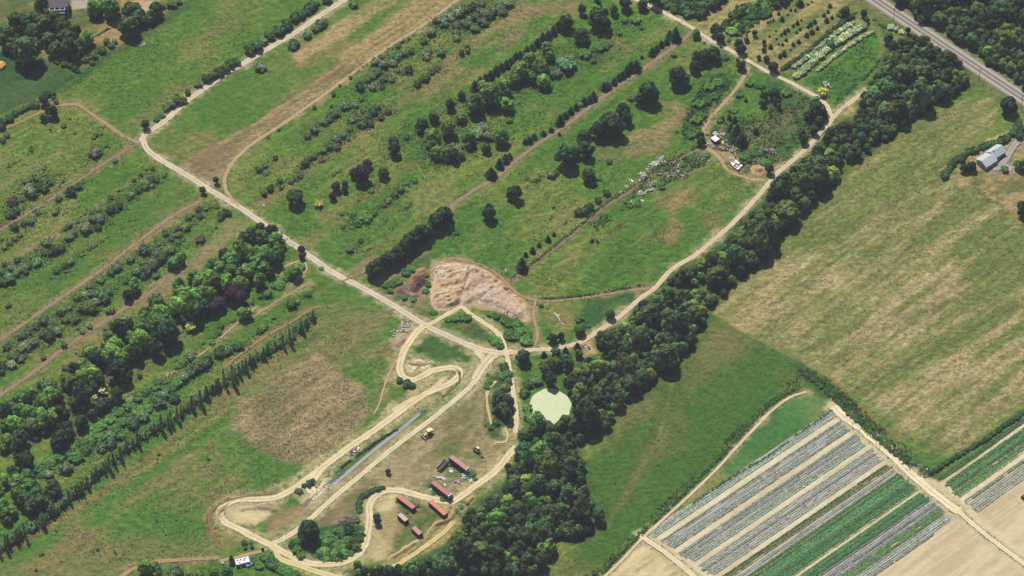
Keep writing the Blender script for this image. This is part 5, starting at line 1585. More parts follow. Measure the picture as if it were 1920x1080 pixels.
weeds('rank_weeds', [T(2, 0, '1310,840 1420,640 1560,540 1640,600 1600,740 1420,960 1300,1060 1270,1000')], 2.0, 0.4, 1.0, (66, 106, 52), 'tall dark weeds near the crossing lanes', 85)
weeds('plot_weeds', [T(3, 0, '280,600 520,470 790,240 830,300 820,430 760,510 540,740 400,650')], 1.5, 0.3, 0.6, (72, 116, 46), 'lush growth over the bright green nursery plot', 77)
weeds('ditch_weeds', [T(1, 3, '560,340 720,205 920,55 1050,-30 1040,-22 920,62 720,215 570,345')], 2.2, 0.35, 0.7, (60, 92, 44), 'weeds hanging over the edge of the straight ditch', 78)
weeds('young_plot_weeds', [pts('1560,768 1540,745 1500,736 1450,770 1380,840 1300,930 1400,872')], 1.5, 0.15, 0.2, (104, 152, 82), 'dense young growth on the wedge-shaped plot', 79)

# undergrowth that joins the planted rows, and ragged growth along the lanes
def tuft_mass(name, P2, size, hgt, tint, label, seed):
    rs = np.random.default_rng(seed)
    k = len(P2)
    P = np.column_stack([P2, hgt * rs.uniform(0.1, 1.0, k)])
    Nn = np.column_stack([rs.normal(size=k) * 0.8, rs.normal(size=k) * 0.8, np.abs(rs.normal(size=k)) + 0.4])
    V, F, tone = leaf_cloud(P, Nn, size, rs.uniform(0.6, 1.4, k), rs=rs)
    me = np_mesh(name, V, F)
    fattr(me, 'tone', 'FACE', tone)
    return tag(link(name, me, LEAF, color=alb(*tint, k=1.1)), label, 'weeds', kind='stuff')


_pp = []
for o_, px_, py_, r_, l_, g_n, c_n in PLANTS:
    if any(w_ in g_n for w_ in ('shrub row', 'shrub rows', 'green band', 'scattered over', 'dotted along the brown', 'tree row of', 'mixed grove', 'poplar row')):
        R_ = max(r_ * MPP * (1.9 if 'grove' not in g_n else 1.2), 1.6)
        k_ = int((16 + 5 * R_ * R_) * (0.4 if ('band' in g_n or 'poplar' in g_n) else 0.8))
        a_n = RNG.uniform(0, 6.28, k_)
        q_n = R_ * np.abs(RNG.normal(0, 0.75, k_))
        u_n, v_n = q_n * np.cos(a_n) * 1.7, q_n * np.sin(a_n) * 0.75
        _pp.append(np.column_stack([o_.location.x + u_n * UX - v_n * UY, o_.location.y + u_n * UY + v_n * UX]))
_pp = np.concatenate(_pp)
tuft_mass('undergrowth', _pp, 0.3, 0.7, (80, 110, 52), 'weeds and undergrowth joining the shrubs of the rows', 81)
_ee = []
for wl_, h_ in EDGES:
    c_ = spline(wl_, 0.5) if len(wl_) > 2 else np.linspace(wl_[0], wl_[1], 40)
    t_ = np.gradient(c_, axis=0)
    t_ /= np.maximum(np.linalg.norm(t_, axis=1), 1e-6)[:, None]
    n_n = np.stack([-t_[:, 1], t_[:, 0]], 1)
    for sg_ in (-1, 1):
        m_n = RNG.random(len(c_)) < 0.75
        _ee.append((c_ + n_n * (sg_ * (h_ * 0.98 + np.abs(RNG.normal(0, 0.55, len(c_))) + 0.02))[:, None])[m_n])
_ee = np.concatenate(_ee)
_ok = np.ones(len(_ee), bool)
for wl_, h_ in EDGES:
    _ok &= segdist([tuple(q) for q in (spline(wl_, 5) if len(wl_) > 2 else wl_)], _ee[:, 0], _ee[:, 1]) > h_ * 0.9
tuft_mass('verge_grass', _ee[_ok], 0.22, 0.35, (104, 118, 62), 'ragged grass along the edges of lanes and tracks', 82)


def bank(pp, w_, hgt, n_per_m, tint, label, seed):
    """Rank growth standing in a line along a bank."""
    rs = np.random.default_rng(seed)
    c = spline(W(pp), 0.4) if len(pp) > 2 else np.linspace(W(pp)[0], W(pp)[-1], 100)
    k = int(len(c) * 0.4 * n_per_m)
    q = c[rs.integers(0, len(c), k)] + rs.normal(size=(k, 2)) * w_
    f = fbm(q[:, 0], q[:, 1], 5, seed, 3, 0.6)
    tuft_mass('bank_growth', q[f > 0.33], 0.3, hgt, tint, label, seed)


bank(pts('1500,726 1470,741 1440,762 1412,790 1375,830 1335,873 1288,920 1240,966 1195,1008 1160,1043 1122,1082'), 0.6, 1.1, 14, (74, 106, 50), 'rank green growth on the field side of the sandy path', 91)
bank(pts('1505,700 1540,716 1565,742 1605,780 1640,815 1680,850 1712,874 1742,892'), 1.6, 1.1, 16, (76, 108, 52), 'rank green growth on the bank above the crop lane', 92)
bank(pts('1560,770 1500,812 1440,856 1380,890 1300,944'), 0.35, 0.9, 7, (70, 96, 58), 'dark weedy edge of the wedge-shaped plot', 93)
bank(T(1, 3, '1060,-18 930,60 830,128 720,205 640,270'), 0.22, 0.9, 12, (58, 88, 44), 'dark growth standing in for the shadow line above the ditch', 94)  # dark-tinted tufts added to draw the shadow line along the ditch
bank(T(3, 0, '840,440 800,500 740,570 640,650 560,730 520,750'), 0.5, 1.1, 8, (62, 96, 46), 'tall grass edge of the bright nursery plot', 95)
bank(pts('1316,270 1275,292 1235,315 1205,337 1170,360 1130,386 1095,417 1056,448 1018,479 985,502 958,522'), 0.5, 0.8, 7, (74, 96, 50), 'tall grass along the upper side of the brown field track', 96)
bank(pts('1015,560 1060,558 1110,552 1172,541 1212,535'), 0.4, 1.0, 8, (64, 92, 46), 'tall grass along the curved field track', 97)
# ------------------------------------------------------------------ built things
def frame_of(p, q, z=0.0):
    """Matrix whose x axis runs from surveyed point p to q, origin midway, on the ground."""
    a, c = np.array(G(*p, z)), np.array(G(*q, z))
    m = (a + c) / 2
    return m, math.atan2(c[1] - a[1], c[0] - a[0]), float(np.linalg.norm(c - a))


RUST = (150, 84, 78)


def container(p, q, H, Wd, rgb, roof_rgb, label, nose=False, length=None, name='cargo_container'):
    m, a, L = frame_of(p, q, H)
    L = length or L
    o = empty(name, (m[0], m[1], 0), a)
    tag(o, label, 'container' if not nose else 'trailer', 'rusting containers and trailers in the yard')
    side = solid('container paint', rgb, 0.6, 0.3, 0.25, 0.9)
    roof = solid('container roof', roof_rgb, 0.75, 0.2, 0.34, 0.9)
    dark = solid('frame steel', (70, 58, 58), 0.6, 0.4, 0.2)
    z0 = 0.15 if not nose else 1.05
    hx, hy = L / 2, Wd / 2
    body = MB()
    k = int(L / 0.3)
    # corrugated long sides
    for sgn in (-1, 1):
        vs, fs = [], []
        for i in range(k + 1):
            x = -hx + 0.1 + (L - 0.2) * i / k
            y = sgn * (hy - (0.05 if i % 2 else 0.0))
            vs += [(x, y, z0 + 0.12), (x, y, H - 0.1)]
        fs = [(2 * i, 2 * i + 2, 2 * i + 3, 2 * i + 1) for i in range(k)]
        body.add(vs, fs)
    body.box(-hx + 0.04, -hx + 0.1, -hy + 0.03, hy - 0.03, z0 + 0.12, H - 0.1)
    body.box(-hx + 0.1, hx - 0.1, -hy + 0.12, hy - 0.12, z0 + 0.1, H - 0.12)
    body.build('body', side, o)
    r = MB()
    k = int(L / 0.6)
    for i in range(k):
        x0 = -hx + 0.06 + (L - 0.12) * i / k
        r.box(x0, x0 + (L - 0.12) / k - 0.04, -hy + 0.06, hy - 0.06, H - 0.09, H - 0.015)
    r.box(-hx + 0.02, hx - 0.02, -hy + 0.02, hy - 0.02, H - 0.12, H - 0.06)
    r.build('roof', roof, o)
    f = MB()
    for sx in (-1, 1):
        for sy in (-1, 1):
            f.box(sx * hx - 0.07, sx * hx + 0.07, sy * hy - 0.07, sy * hy + 0.07, z0, H)
    for sy in (-1, 1):
        f.box(-hx + 0.07, hx - 0.07, sy * hy - 0.05, sy * hy + 0.05, z0, z0 + 0.14)
        f.box(-hx + 0.07, hx - 0.07, sy * hy - 0.05, sy * hy + 0.05, H - 0.1, H + 0.005)
    f.build('corner_frame', dark, o)
    for sy in (-1, 1):
        d = MB()
        d.box(hx - 0.1, hx - 0.03, sy * hy / 2 - hy / 2 + 0.08, sy * hy / 2 + hy / 2 - 0.08, z0 + 0.14, H - 0.12)
        dd = d.build('door', side, o)
        h = MB()
        for yy in (-0.25, 0.25):
            h.tube((hx - 0.01, sy * hy / 2 + yy, z0 + 0.2), (hx - 0.01, sy * hy / 2 + yy, H - 0.2), 0.025, n=6)
        h.build('lock_bar', dark, dd)
    if nose:
        n_ = MB()
        n_.box(hx + 0.005, hx + 0.55, -hy * 0.92, -hy * 0.1, H - 1.5, H + 0.12)
        n_.box(hx + 0.005, hx + 0.5, hy * 0.15, hy * 0.92, H - 1.5, H + 0.06)
        n_.build('cooling_unit', solid('white enamel', (238, 236, 228), 0.4, 0.4, 0.08), o, 0.05)
        for sx in (-hx + 1.6, -hx + 2.9, hx - 2.6):
            w_ = MB()
            for sy in (-1, 1):
                w_.tube((sx, sy * (hy - 0.45), 0.5), (sx, sy * (hy - 0.08), 0.5), 0.5, n=16)
            w_.build('wheel', solid('tyre', (42, 42, 44), 0.8, 0.2, 0.1), o)
    return o


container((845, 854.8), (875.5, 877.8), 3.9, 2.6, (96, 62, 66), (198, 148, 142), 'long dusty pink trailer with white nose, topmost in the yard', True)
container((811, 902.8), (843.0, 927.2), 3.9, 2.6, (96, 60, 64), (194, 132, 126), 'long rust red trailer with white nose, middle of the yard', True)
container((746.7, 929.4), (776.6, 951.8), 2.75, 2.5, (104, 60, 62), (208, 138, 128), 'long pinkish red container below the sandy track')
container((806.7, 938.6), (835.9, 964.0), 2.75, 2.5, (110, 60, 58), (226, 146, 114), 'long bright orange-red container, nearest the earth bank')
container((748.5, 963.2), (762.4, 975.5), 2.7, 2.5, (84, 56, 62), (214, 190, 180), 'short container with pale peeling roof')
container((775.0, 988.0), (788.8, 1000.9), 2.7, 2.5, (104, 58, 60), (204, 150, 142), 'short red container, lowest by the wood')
# black box trailer across the end of the top one
m, a, L = frame_of((822, 881), (838, 863.5), 1.2)
o = tag(empty('flatbed_trailer', (m[0], m[1], 0), a), 'low black open-topped trailer beside the topmost pink trailer', 'trailer')
bk = solid('black steel', (46, 46, 60), 0.6, 0.3, 0.15)
mb = MB()
mb.box(-L / 2, L / 2, -1.15, 1.15, 0.8, 1.0)
mb.build('bed', bk, o)
for s0_, s1_ in ((-1.2, -1.15), (1.15, 1.2)):
    mb = MB()
    mb.box(-L / 2, L / 2, s0_, s1_, 0.8, 1.7)
    mb.build('side_panel', bk, o)
for sx in (-0.6, 0.6):
    mb = MB()
    for sy in (-1, 1):
        mb.tube((sx - L / 4, sy * 0.75, 0.4), (sx - L / 4, sy * 1.1, 0.4), 0.4, n=14)
    mb.build('wheel', bk, o)

# bulldozer ---------------------------------------------------------------------
CATY = solid('machine yellow', (214, 176, 84), 0.5, 0.3, 0.22, 1.5)
CREAM = solid('faded cream paint', (240, 222, 164), 0.5, 0.3, 0.15, 1.5)
STEEL = solid('worn steel', (72, 62, 64), 0.5, 0.4, 0.25, 2.0)
BLADE = solid('pale blade steel', (206, 186, 176), 0.45, 0.4, 0.2, 1.2)
GLASS = solid('dark glass', (58, 64, 84), 0.15, 0.6, 0.05)
m, a, L = frame_of((812, 807), (791, 822), 0)
o = tag(empty('bulldozer', (m[0], m[1] - 0.5, 0), a), 'yellow bulldozer with pale blade parked beside the straight dirt road', 'bulldozer')
o.scale = (1.25, 1.25, 1.25)
for sy in (-1, 1):
    mb = MB()
    prof = [(-2.3, 0.45), (-2.0, 0.05), (1.5, 0.05), (1.85, 0.45), (1.5, 0.95), (-2.0, 0.95)]
    mb.prism(prof, sy * 1.05 - 0.3, sy * 1.05 + 0.3)
    for i in range(12):
        x = -1.95 + i * 0.31
        mb.box(x, x + 0.08, sy * 1.05 - 0.32, sy * 1.05 + 0.32, 0.95, 1.02)
    t_ = mb.build('track', STEEL, o)
mb = MB()
mb.box(-2.1, 0.1, -0.72, 0.72, 0.6, 1.25)
mb.prism([(0.1, 0.6), (1.75, 0.6), (1.85, 1.55), (0.1, 1.75)], -0.55, 0.55)
mb.build('engine_hood', CATY, o, 0.05)
mb = MB()
mb.box(-1.55, -0.05, -0.68, 0.68, 1.25, 2.5)
cab_ = mb.build('cab', GLASS, o, 0.04)
mb = MB()
mb.box(-1.75, 0.1, -0.85, 0.85, 2.5, 2.62)
mb.build('cab_roof', CREAM, cab_, 0.03)
mb = MB()
mb.box(-2.75, -2.1, -0.85, 0.85, 0.9, 1.9)
mb.build('fuel_tank', CREAM, o, 0.06)
mb = MB()
mb.tube((1.1, 0.3, 1.6), (1.1, 0.3, 2.3), 0.07)
mb.build('exhaust_pipe', STEEL, o)
mb = MB()
mb.prism([(2.35, 0.05), (2.5, 0.05), (2.42, 0.55), (2.55, 1.25), (2.38, 1.25), (2.25, 0.55)], -1.75, 1.75)
mb.build('blade', BLADE, o)
for sy in (-1, 1):
    mb = MB()
    mb.box(-0.4, 2.3, sy * 1.42 - 0.08, sy * 1.42 + 0.08, 0.3, 0.52)
    mb.build('push_arm', CATY, o)
    mb = MB()
    mb.tube((1.5, sy * 0.4, 1.3), (2.32, sy * 0.5, 0.8), 0.07)
    mb.build('cylinder', STEEL, o)

# backhoe / excavator -------------------------------------------------------------
m, a, L = frame_of((889, 841), (905, 855), 0)
o = tag(empty('excavator', (m[0] - 0.6, m[1] + 0.3, 0), a), 'small dark excavator with its boom lowered on the bare yard', 'excavator')
for sy in (-1, 1):
    mb = MB()
    mb.prism([(-1.9, 0.4), (-1.6, 0.05), (1.3, 0.05), (1.6, 0.4), (1.3, 0.8), (-1.6, 0.8)], sy * 0.95 - 0.25, sy * 0.95 + 0.25)
    mb.build('track', STEEL, o)
mb = MB()
mb.box(-2.1, 0.9, -1.1, 1.1, 0.85, 1.5)
mb.box(-2.4, -1.2, -1.1, 1.1, 0.95, 1.9)
mb.build('engine_house', solid('oily brown paint', (92, 74, 62), 0.6, 0.3, 0.3), o, 0.06)
mb = MB()
mb.box(-1.0, 0.6, 0.15, 1.05, 1.5, 2.6)
c_ = mb.build('cab', GLASS, o, 0.04)
mb = MB()
mb.box(-1.1, 0.7, 0.1, 1.1, 2.6, 2.72)
mb.build('cab_roof', CREAM, c_)
mb = MB()
mb.prism([(0.6, 1.2), (2.2, 2.9), (3.3, 2.7), (3.3, 2.4), (2.3, 2.5), (0.9, 1.0)], -0.65, -0.3)
mb.build('boom', solid('boom paint', (150, 120, 84), 0.6, 0.3, 0.25), o)
mb = MB()
mb.prism([(3.0, 2.75), (3.5, 2.7), (4.7, 0.7), (4.4, 0.6)], -0.6, -0.35)
mb.build('stick', STEEL, o)
mb = MB()
mb.prism([(4.3, 0.75), (4.8, 0.7), (5.0, 0.2), (4.5, 0.02), (4.2, 0.3)], -0.9, -0.05)
mb.build('bucket', STEEL, o)

# tractor at the right edge -----------------------------------------------------------
m, a, L = frame_of((1914, 938.5), (1926, 930), 0)
o = tag(empty('tractor', (m[0], m[1], 0), a), 'dark red tractor on the bare field at the right edge', 'tractor')
RED = solid('tractor red', (120, 52, 52), 0.5, 0.3, 0.2)
mb = MB()
mb.prism([(0.2, 0.9), (2.0, 0.85), (2.05, 1.5), (0.2, 1.65)], -0.4, 0.4)
mb.build('hood', RED, o, 0.05)
mb = MB()
mb.box(-0.9, 0.3, -0.6, 0.6, 1.1, 2.4)
c_ = mb.build('cab', GLASS, o, 0.04)
mb = MB()
mb.box(-1.0, 0.4, -0.72, 0.72, 2.4, 2.5)
mb.build('cab_roof', RED, c_)
TY = solid('tyre rubber', (44, 42, 44), 0.85, 0.2, 0.1)
for x, y, r, w_ in ((-0.6, 0.85, 0.8, 0.45), (-0.6, -0.85, 0.8, 0.45), (1.6, 0.7, 0.48, 0.3), (1.6, -0.7, 0.48, 0.3)):
    mb = MB()
    mb.tube((x, y - w_ / 2, r), (x, y + w_ / 2, r), r, n=18)
    wh = mb.build('wheel', TY, o)
    mb = MB()
    mb.tube((x, y - w_ / 2 - 0.02, r), (x, y + w_ / 2 + 0.02, r), r * 0.5, n=12)
    mb.build('rim', CREAM, wh)

# white-roofed shed and the scrapyard ----------------------------------------------------
WHT = solid('white sheeting', (246, 242, 240), 0.45, 0.4, 0.06)
DKW = solid('dark boards', (74, 62, 66), 0.85, 0.2, 0.25)
m, a, L = frame_of((1333.5, 260), (1345.0, 267.5), 2.6)
m = np.array(G(1341, 259.5, 2.6))
o = tag(empty('shed', (m[0], m[1], 0), math.radians(-48)), 'small dark shed with flat white roof in the scrapyard', 'shed')
mb = MB()
mb.box(-1.7, 1.7, -1.5, 1.5, 0, 2.4)
mb.build('wall', DKW, o)
mb = MB()
mb.box(-1.9, 1.9, -1.7, 1.7, 2.42, 2.56)
mb.build('roof', WHT, o, 0.02)
mb = MB()
mb.box(0.3, 1.2, -1.54, -1.5, 0.05, 2.0)
mb.build('door', solid('grey door', (110, 104, 104), 0.7, 0.2), o)
m = np.array(G(1341.5, 251, 0.8))
o = tag(empty('tarpaulin_pile', (m[0], m[1], 0), math.radians(-48)), 'pale crumpled sheet over a low stack behind the white-roofed shed', 'tarpaulin')
mb = MB()
for i in range(6):
    for j in range(5):
        x, y = -1.5 + i * 0.5, -1.2 + j * 0.5
        mb.box(x, x + 0.48, y, y + 0.48, 0, 0.8 + 0.5 * _pr.random())
mb.build('sheet', solid('pale tarpaulin', (214, 214, 216), 0.5, 0.3, 0.15), o, 0.08)

# motor boat and pickup by the bend
GEL = solid('white gelcoat', (246, 246, 242), 0.3, 0.5, 0.05)
m, a, L = frame_of((1384.5, 316.5), (1371.5, 305.5), 0.8)
o = tag(empty('motor_boat', (m[0], m[1], 0), a), 'white motor boat with dark cockpit stored beside the bend', 'boat')
prof = []
st = [(-3.4, 1.0), (-2.0, 1.12), (0.2, 1.15), (1.8, 0.9), (2.9, 0.45), (3.5, 0.03)]
mb = MB()
top_l, top_r, bot_l, bot_r = [], [], [], []
vs, fs = [], []
for x, hw in st:
    vs += [(x, hw, 1.15), (x, hw * 0.75, 0.45), (x * 0.97, 0, 0.2), (x, -hw * 0.75, 0.45), (x, -hw, 1.15)]
for i in range(len(st) - 1):
    for j in range(4):
        fs.append((5 * i + j, 5 * i + 5 + j, 5 * i + 6 + j, 5 * i + 1 + j))
    fs.append((5 * i, 5 * i + 4, 5 * i + 9, 5 * i + 5))
fs.append((0, 1, 2, 3, 4))
mb.add(vs, fs)
mb.build('hull', GEL, o)
mb = MB()
mb.box(-2.0, 0.0, -0.75, 0.75, 1.16, 1.22)
mb.build('cockpit', GLASS, o)
mb = MB()
mb.prism([(0.0, 1.16), (0.7, 1.16), (0.1, 1.62), (0.0, 1.62)], -0.8, 0.8)
mb.build('windscreen', GLASS, o)
for x in (-1.6, -0.8):
    mb = MB()
    mb.box(x, x + 0.35, -0.6, 0.6, 1.22, 1.5)
    mb.build('seat', GEL, o, 0.04)
mb = MB()
mb.box(-3.7, -3.4, -0.25, 0.25, 0.7, 1.7)
mb.build('outboard_motor', solid('motor grey', (90, 90, 100), 0.5, 0.4), o, 0.05)
mb = MB()
for x in (-1.5, 1.5):
    mb.box(x, x + 0.3, -0.7, 0.7, 0, 0.42)
mb.build('cradle', DKW, o)

m, a, L = frame_of((1376.5, 301.5), (1392, 312), 1.2)
o = tag(empty('pickup_truck', (m[0], m[1], 0), a), 'white pickup truck with capped bed parked behind the boat', 'truck')
mb = MB()
mb.prism([(-2.7, 0.45), (2.6, 0.45), (2.65, 0.9), (2.5, 1.05), (1.2, 1.1), (-2.7, 1.1)], -0.92, 0.92)
mb.build('body', GEL, o, 0.06)
mb = MB()
mb.prism([(-0.5, 1.11), (1.2, 1.11), (0.7, 1.75), (-0.4, 1.75)], -0.85, 0.85)
c_ = mb.build('cab_glass', GLASS, o, 0.03)
mb = MB()
mb.box(-0.42, 0.68, -0.78, 0.78, 1.76, 1.82)
mb.build('cab_roof', GEL, c_, 0.03)
mb = MB()
mb.box(-2.65, -0.6, -0.88, 0.88, 1.11, 1.75)
mb.build('bed_cap', GEL, o, 0.06)
for x in (-1.8, 1.7):
    for sy in (-1, 1):
        mb = MB()
        mb.tube((x, sy * 0.72, 0.38), (x, sy * 0.96, 0.38), 0.38, n=16)
        mb.build('wheel', TY, o)

# piles of scrap, boards and stones -----------------------------------------------------------
PALEW = solid('weathered board', (212, 198, 182), 0.9, 0.2, 0.25, 2)
GREYW = solid('grey board', (150, 140, 140), 0.9, 0.2, 0.3, 2)
BRWN = solid('old brown board', (112, 90, 84), 0.9, 0.2, 0.3, 2)
CONC = solid('broken concrete', (200, 204, 192), 0.9, 0.2, 0.2, 2)


def scrap(name, pp, n_, spread, label, cat, seed, lens=(0.6, 2.4), pal=(0, 1, 2, 3), hmax=1.0, thick=0.22, ang=None):
    """A heap of boards and lumps thrown along a line."""
    rs = random.Random(seed)
    wl = [np.array(q) for q in W(pp)]
    mb = MB()
    for i in range(max(3, int(n_ * (0.62 if spread > 0.65 and cat in ('scrap pile', 'rubble pile') else 1)))):
        k = rs.randrange(max(1, len(wl) - 1))
        f = rs.random()
        a, c = wl[k], wl[min(k + 1, len(wl) - 1)]
        q = a + (c - a) * f + np.array([rs.gauss(0, spread), rs.gauss(0, spread)])
        L, t, w_ = rs.uniform(*lens), rs.uniform(0.5, 1) * thick, rs.uniform(0.18, 0.6)
        M = Matrix.Translation((q[0], q[1], rs.uniform(0.1, hmax) * rs.random() + 0.12)) @ Matrix.Rotation((ang if ang is not None else rs.uniform(0, 6.28)) + rs.gauss(0, 0.25), 4, 'Z') @ Matrix.Rotation(rs.gauss(0, 0.16), 4, 'Y') @ Matrix.Rotation(rs.gauss(0, 0.2), 4, 'X')
        mb.box(-L / 2, L / 2, -w_ / 2, w_ / 2, -t / 2, t / 2, rs.choice(pal), M)
    return tag(mb.build(name, [PALEW, GREYW, BRWN, CONC, ROCK, WHT]), label, cat, 'piles of scrap and lumber')


def z12(ox, oy, s): return [(ox + p[0] / 12, oy + p[1] / 12) for p in pts(s)]


A_ = lambda s: z12(1160, 280, s)
scrap('board_stack', A_('760,300 800,360 860,290'), 40, 0.7, 'neat pale board stack left of the brown track, lower half of the pair', 'board stack', 1, (2.0, 3.0), (0, 0, 5), 0.8, 0.2, 0.8)
scrap('board_stack', A_('880,250 930,210 980,195'), 34, 0.7, 'grey green board stack touching the pale one, upper half of the pair', 'board stack', 2, (2.0, 3.2), (1, 3, 3), 0.7, 0.2, 0.75)
scrap('concrete_pile', A_('490,580 540,570 590,600'), 40, 0.8, 'white concrete pile at the left edge of the brown track', 'rubble pile', 3, (0.6, 1.6), (3, 5, 0), 0.9)
scrap('concrete_pile', A_('460,710 520,680 550,665'), 24, 0.5, 'flat grey slabs just below the white concrete pile', 'rubble pile', 4, (1.0, 2.4), (3, 1), 0.5)
scrap('concrete_pile', A_('620,440 660,450 640,470'), 16, 0.8, 'small pale rubble above the white concrete pile', 'rubble pile', 5, (0.5, 1.4), (3, 0), 0.5)
scrap('concrete_pile', A_('260,710 320,700 310,740'), 12, 0.7, 'three pale lumps left of the flat grey slabs', 'rubble pile', 6, (0.8, 1.6), (5, 0), 0.5)
scrap('concrete_pile', A_('150,840 180,845'), 8, 0.5, 'single pale lump above the lowest rubble', 'rubble pile', 7, (0.6, 1.3), (0, 3), 0.4)
scrap('concrete_pile', A_('70,950 110,975'), 9, 0.6, 'lowest rubble left of the brown track', 'rubble pile', 8, (0.6, 1.4), (5, 3), 0.4)
scrap('concrete_pile', A_('1010,310 1050,290'), 12, 0.5, 'small white lump near the top of the brown track', 'rubble pile', 9, (0.6, 1.3), (5, 3), 0.5)
scrap('scrap_pile', A_('1560,300 1640,260 1720,240 1820,190 1920,130'), 75, 0.9, 'topmost scrap line with long beams right of the brown track', 'scrap pile', 10, (1.0, 4.0), (0, 1, 1, 2), 1.0)
scrap('scrap_pile', A_('1180,460 1260,410 1340,400 1390,460 1300,480 1220,530'), 80, 0.8, 'curved scrap pile in the middle of the scrap line', 'scrap pile', 11, (0.8, 2.4), (0, 1, 2, 1), 1.1)
scrap('scrap_pile', A_('980,620 1060,590 1140,580 1240,580 1290,610'), 80, 0.9, 'grey scrap pile below the curved one', 'scrap pile', 12, (0.8, 2.4), (1, 1, 0, 2, 3), 1.0)
scrap('scrap_pile', A_('1340,660 1400,620 1480,600 1590,560'), 60, 0.7, 'reddish scrap pile on the field side of the scrap line', 'scrap pile', 13, (0.8, 2.2), (0, 2, 2, 1), 0.9)
scrap('scrap_pile', A_('670,780 740,790 830,740 890,740'), 50, 0.9, 'grey blue scrap pile left of the pale slab heap', 'scrap pile', 14, (0.8, 2.0), (1, 1, 3, 0), 0.9)
scrap('slab_heap', A_('900,830 940,840 970,870'), 22, 0.7, 'pale slab heap near the lower end of the scrap line', 'rubble pile', 15, (1.0, 2.2), (0, 3, 5), 0.9)
scrap('scrap_pile', A_('420,1010 500,1000 600,980 690,930 780,910'), 75, 0.7, 'lowest long scrap pile with pale boards', 'scrap pile', 16, (0.8, 2.8), (0, 0, 1, 3), 0.9)
scrap('scrap_pile', T(2, 1, '850,450 880,430 940,450 960,470'), 30, 0.8, 'weed-grown scrap below the lowest long pile', 'scrap pile', 17, (0.6, 1.6), (1, 3), 0.5)
scrap('log', T(2, 1, '965,420 990,440'), 5, 0.2, 'pale log lying at the lower end of the scrap line', 'log', 18, (2.4, 3.0), (0, 5), 0.3, 0.3, -0.7)
scrap('concrete_pile', T(2, 1, '610,620 640,600 665,580'), 20, 0.7, 'white-blue scrap at the foot of the scrap line in the open field', 'rubble pile', 19, (0.6, 1.6), (3, 4), 0.4)
B_ = lambda s: z12(1300, 230, s)
scrap('firewood_pile', B_('460,530 560,560 640,590 700,610 780,600'), 130, 0.9, 'mixed firewood pile in front of the white-roofed shed', 'firewood', 20, (0.4, 1.1), (0, 2, 2, 1), 1.2)
scrap('scrap_pile', B_('600,330 640,290 680,300'), 26, 0.6, 'pale poles leaning right of the white-roofed shed', 'scrap pile', 21, (1.4, 2.6), (0, 1), 0.9)
scrap('scrap_pile', B_('350,460 380,440 420,460'), 24, 0.8, 'pale rubbish left of the white-roofed shed', 'scrap pile', 22, (0.6, 1.4), (3, 0), 0.6)
scrap('log_pile', B_('1360,510 1450,520 1540,560'), 60, 0.8, 'grey upper part of the long log pile right of the shed', 'log pile', 23, (1.0, 2.4), (1, 1, 2), 1.1)
scrap('log_pile', B_('1540,600 1650,630 1760,650 1850,690'), 95, 1.0, 'brown lower part of the long log pile', 'log pile', 24, (0.8, 2.0), (2, 2, 0, 1), 1.3)
scrap('log', B_('820,790 880,790 900,830'), 9, 0.4, 'pale poles behind the white pickup truck', 'log', 25, (1.0, 2.0), (0, 3), 0.4)
scrap('scrap_pile', B_('220,800 260,850 320,870'), 22, 0.6, 'pale rubbish across the bend from the boat', 'scrap pile', 26, (0.5, 1.2), (0, 2), 0.4)
scrap('branch_pile', B_('860,640 960,600 1060,540'), 60, 0.8, 'straw coloured branch pile below the conifers', 'branch pile', 27, (0.8, 2.2), (0, 0, 2), 0.4)
scrap('brush_pile', T(1, 3, '620,680 690,655 750,665'), 70, 1.0, 'grey brush pile at the top of the green thicket', 'brush pile', 28, (0.8, 2.4), (1, 1, 2), 1.0)
scrap('brush_pile', T(1, 3, '660,830 720,850 750,870'), 50, 1.0, 'reddish brush pile at the right of the green thicket', 'brush pile', 29, (0.8, 2.2), (0, 2), 0.8)
scrap('brush_pile', T(1, 3, '560,910 580,930 600,950'), 40, 1.0, 'pinkish brush pile at the bottom of the green thicket', 'brush pile', 30, (0.8, 2.0), (0, 2), 0.8)
C_ = lambda s: z12(730, 860, s)
scrap('board_stack', C_('1660,400 1720,390 1780,440'), 40, 0.7, 'white board heap right of the yard between the two trailers', 'board stack', 31, (1.0, 2.4), (5, 3), 0.7)
scrap('board_stack', C_('1800,450 1870,500'), 20, 0.4, 'pale boards beside the white board heap', 'board stack', 32, (1.0, 2.0), (3, 5), 0.5)
scrap('rubbish_pile', C_('1350,250 1420,270'), 16, 0.6, 'small white rubbish pile below the topmost trailer', 'rubbish pile', 33, (0.5, 1.0), (5, 3), 0.5)
scrap('pipe_stack', C_('1040,415 1130,440 1220,460'), 20, 0.25, 'long pale tank lying above the middle trailer', 'pipe stack', 34, (2.4, 3.4), (0, 5), 0.6, 0.4, -0.55)
scrap('metal_frame', C_('1440,520 1520,520 1590,560'), 14, 0.3, 'dark metal frame on the bare ground of the yard', 'metal frame', 35, (1.0, 2.6), (1, 2, 3), 0.5)
scrap('wood_scraps', C_('790,180 840,200 880,170'), 8, 0.5, 'few pale sticks on the bare yard', 'wood scraps', 36, (0.8, 1.8), (0,), 0.2)
scrap('rubbish_pile', C_('1230,590 1270,600'), 8, 0.3, 'small pale rubbish above the middle trailer', 'rubbish pile', 37, (0.5, 0.9), (3, 5), 0.3)
scrap('rubbish_pile', C_('940,690 980,700'), 8, 0.3, 'small white rubbish left of the middle trailer', 'rubbish pile', 38, (0.5, 0.9), (3, 5), 0.3)
scrap('lumber_pile', T(1, 3, '710,160 740,140 770,130'), 26, 0.9, 'dark lumber with white sheet on the grass beside the ditch', 'lumber pile', 39, (1.0, 2.2), (2, 2, 1, 5), 0.4)
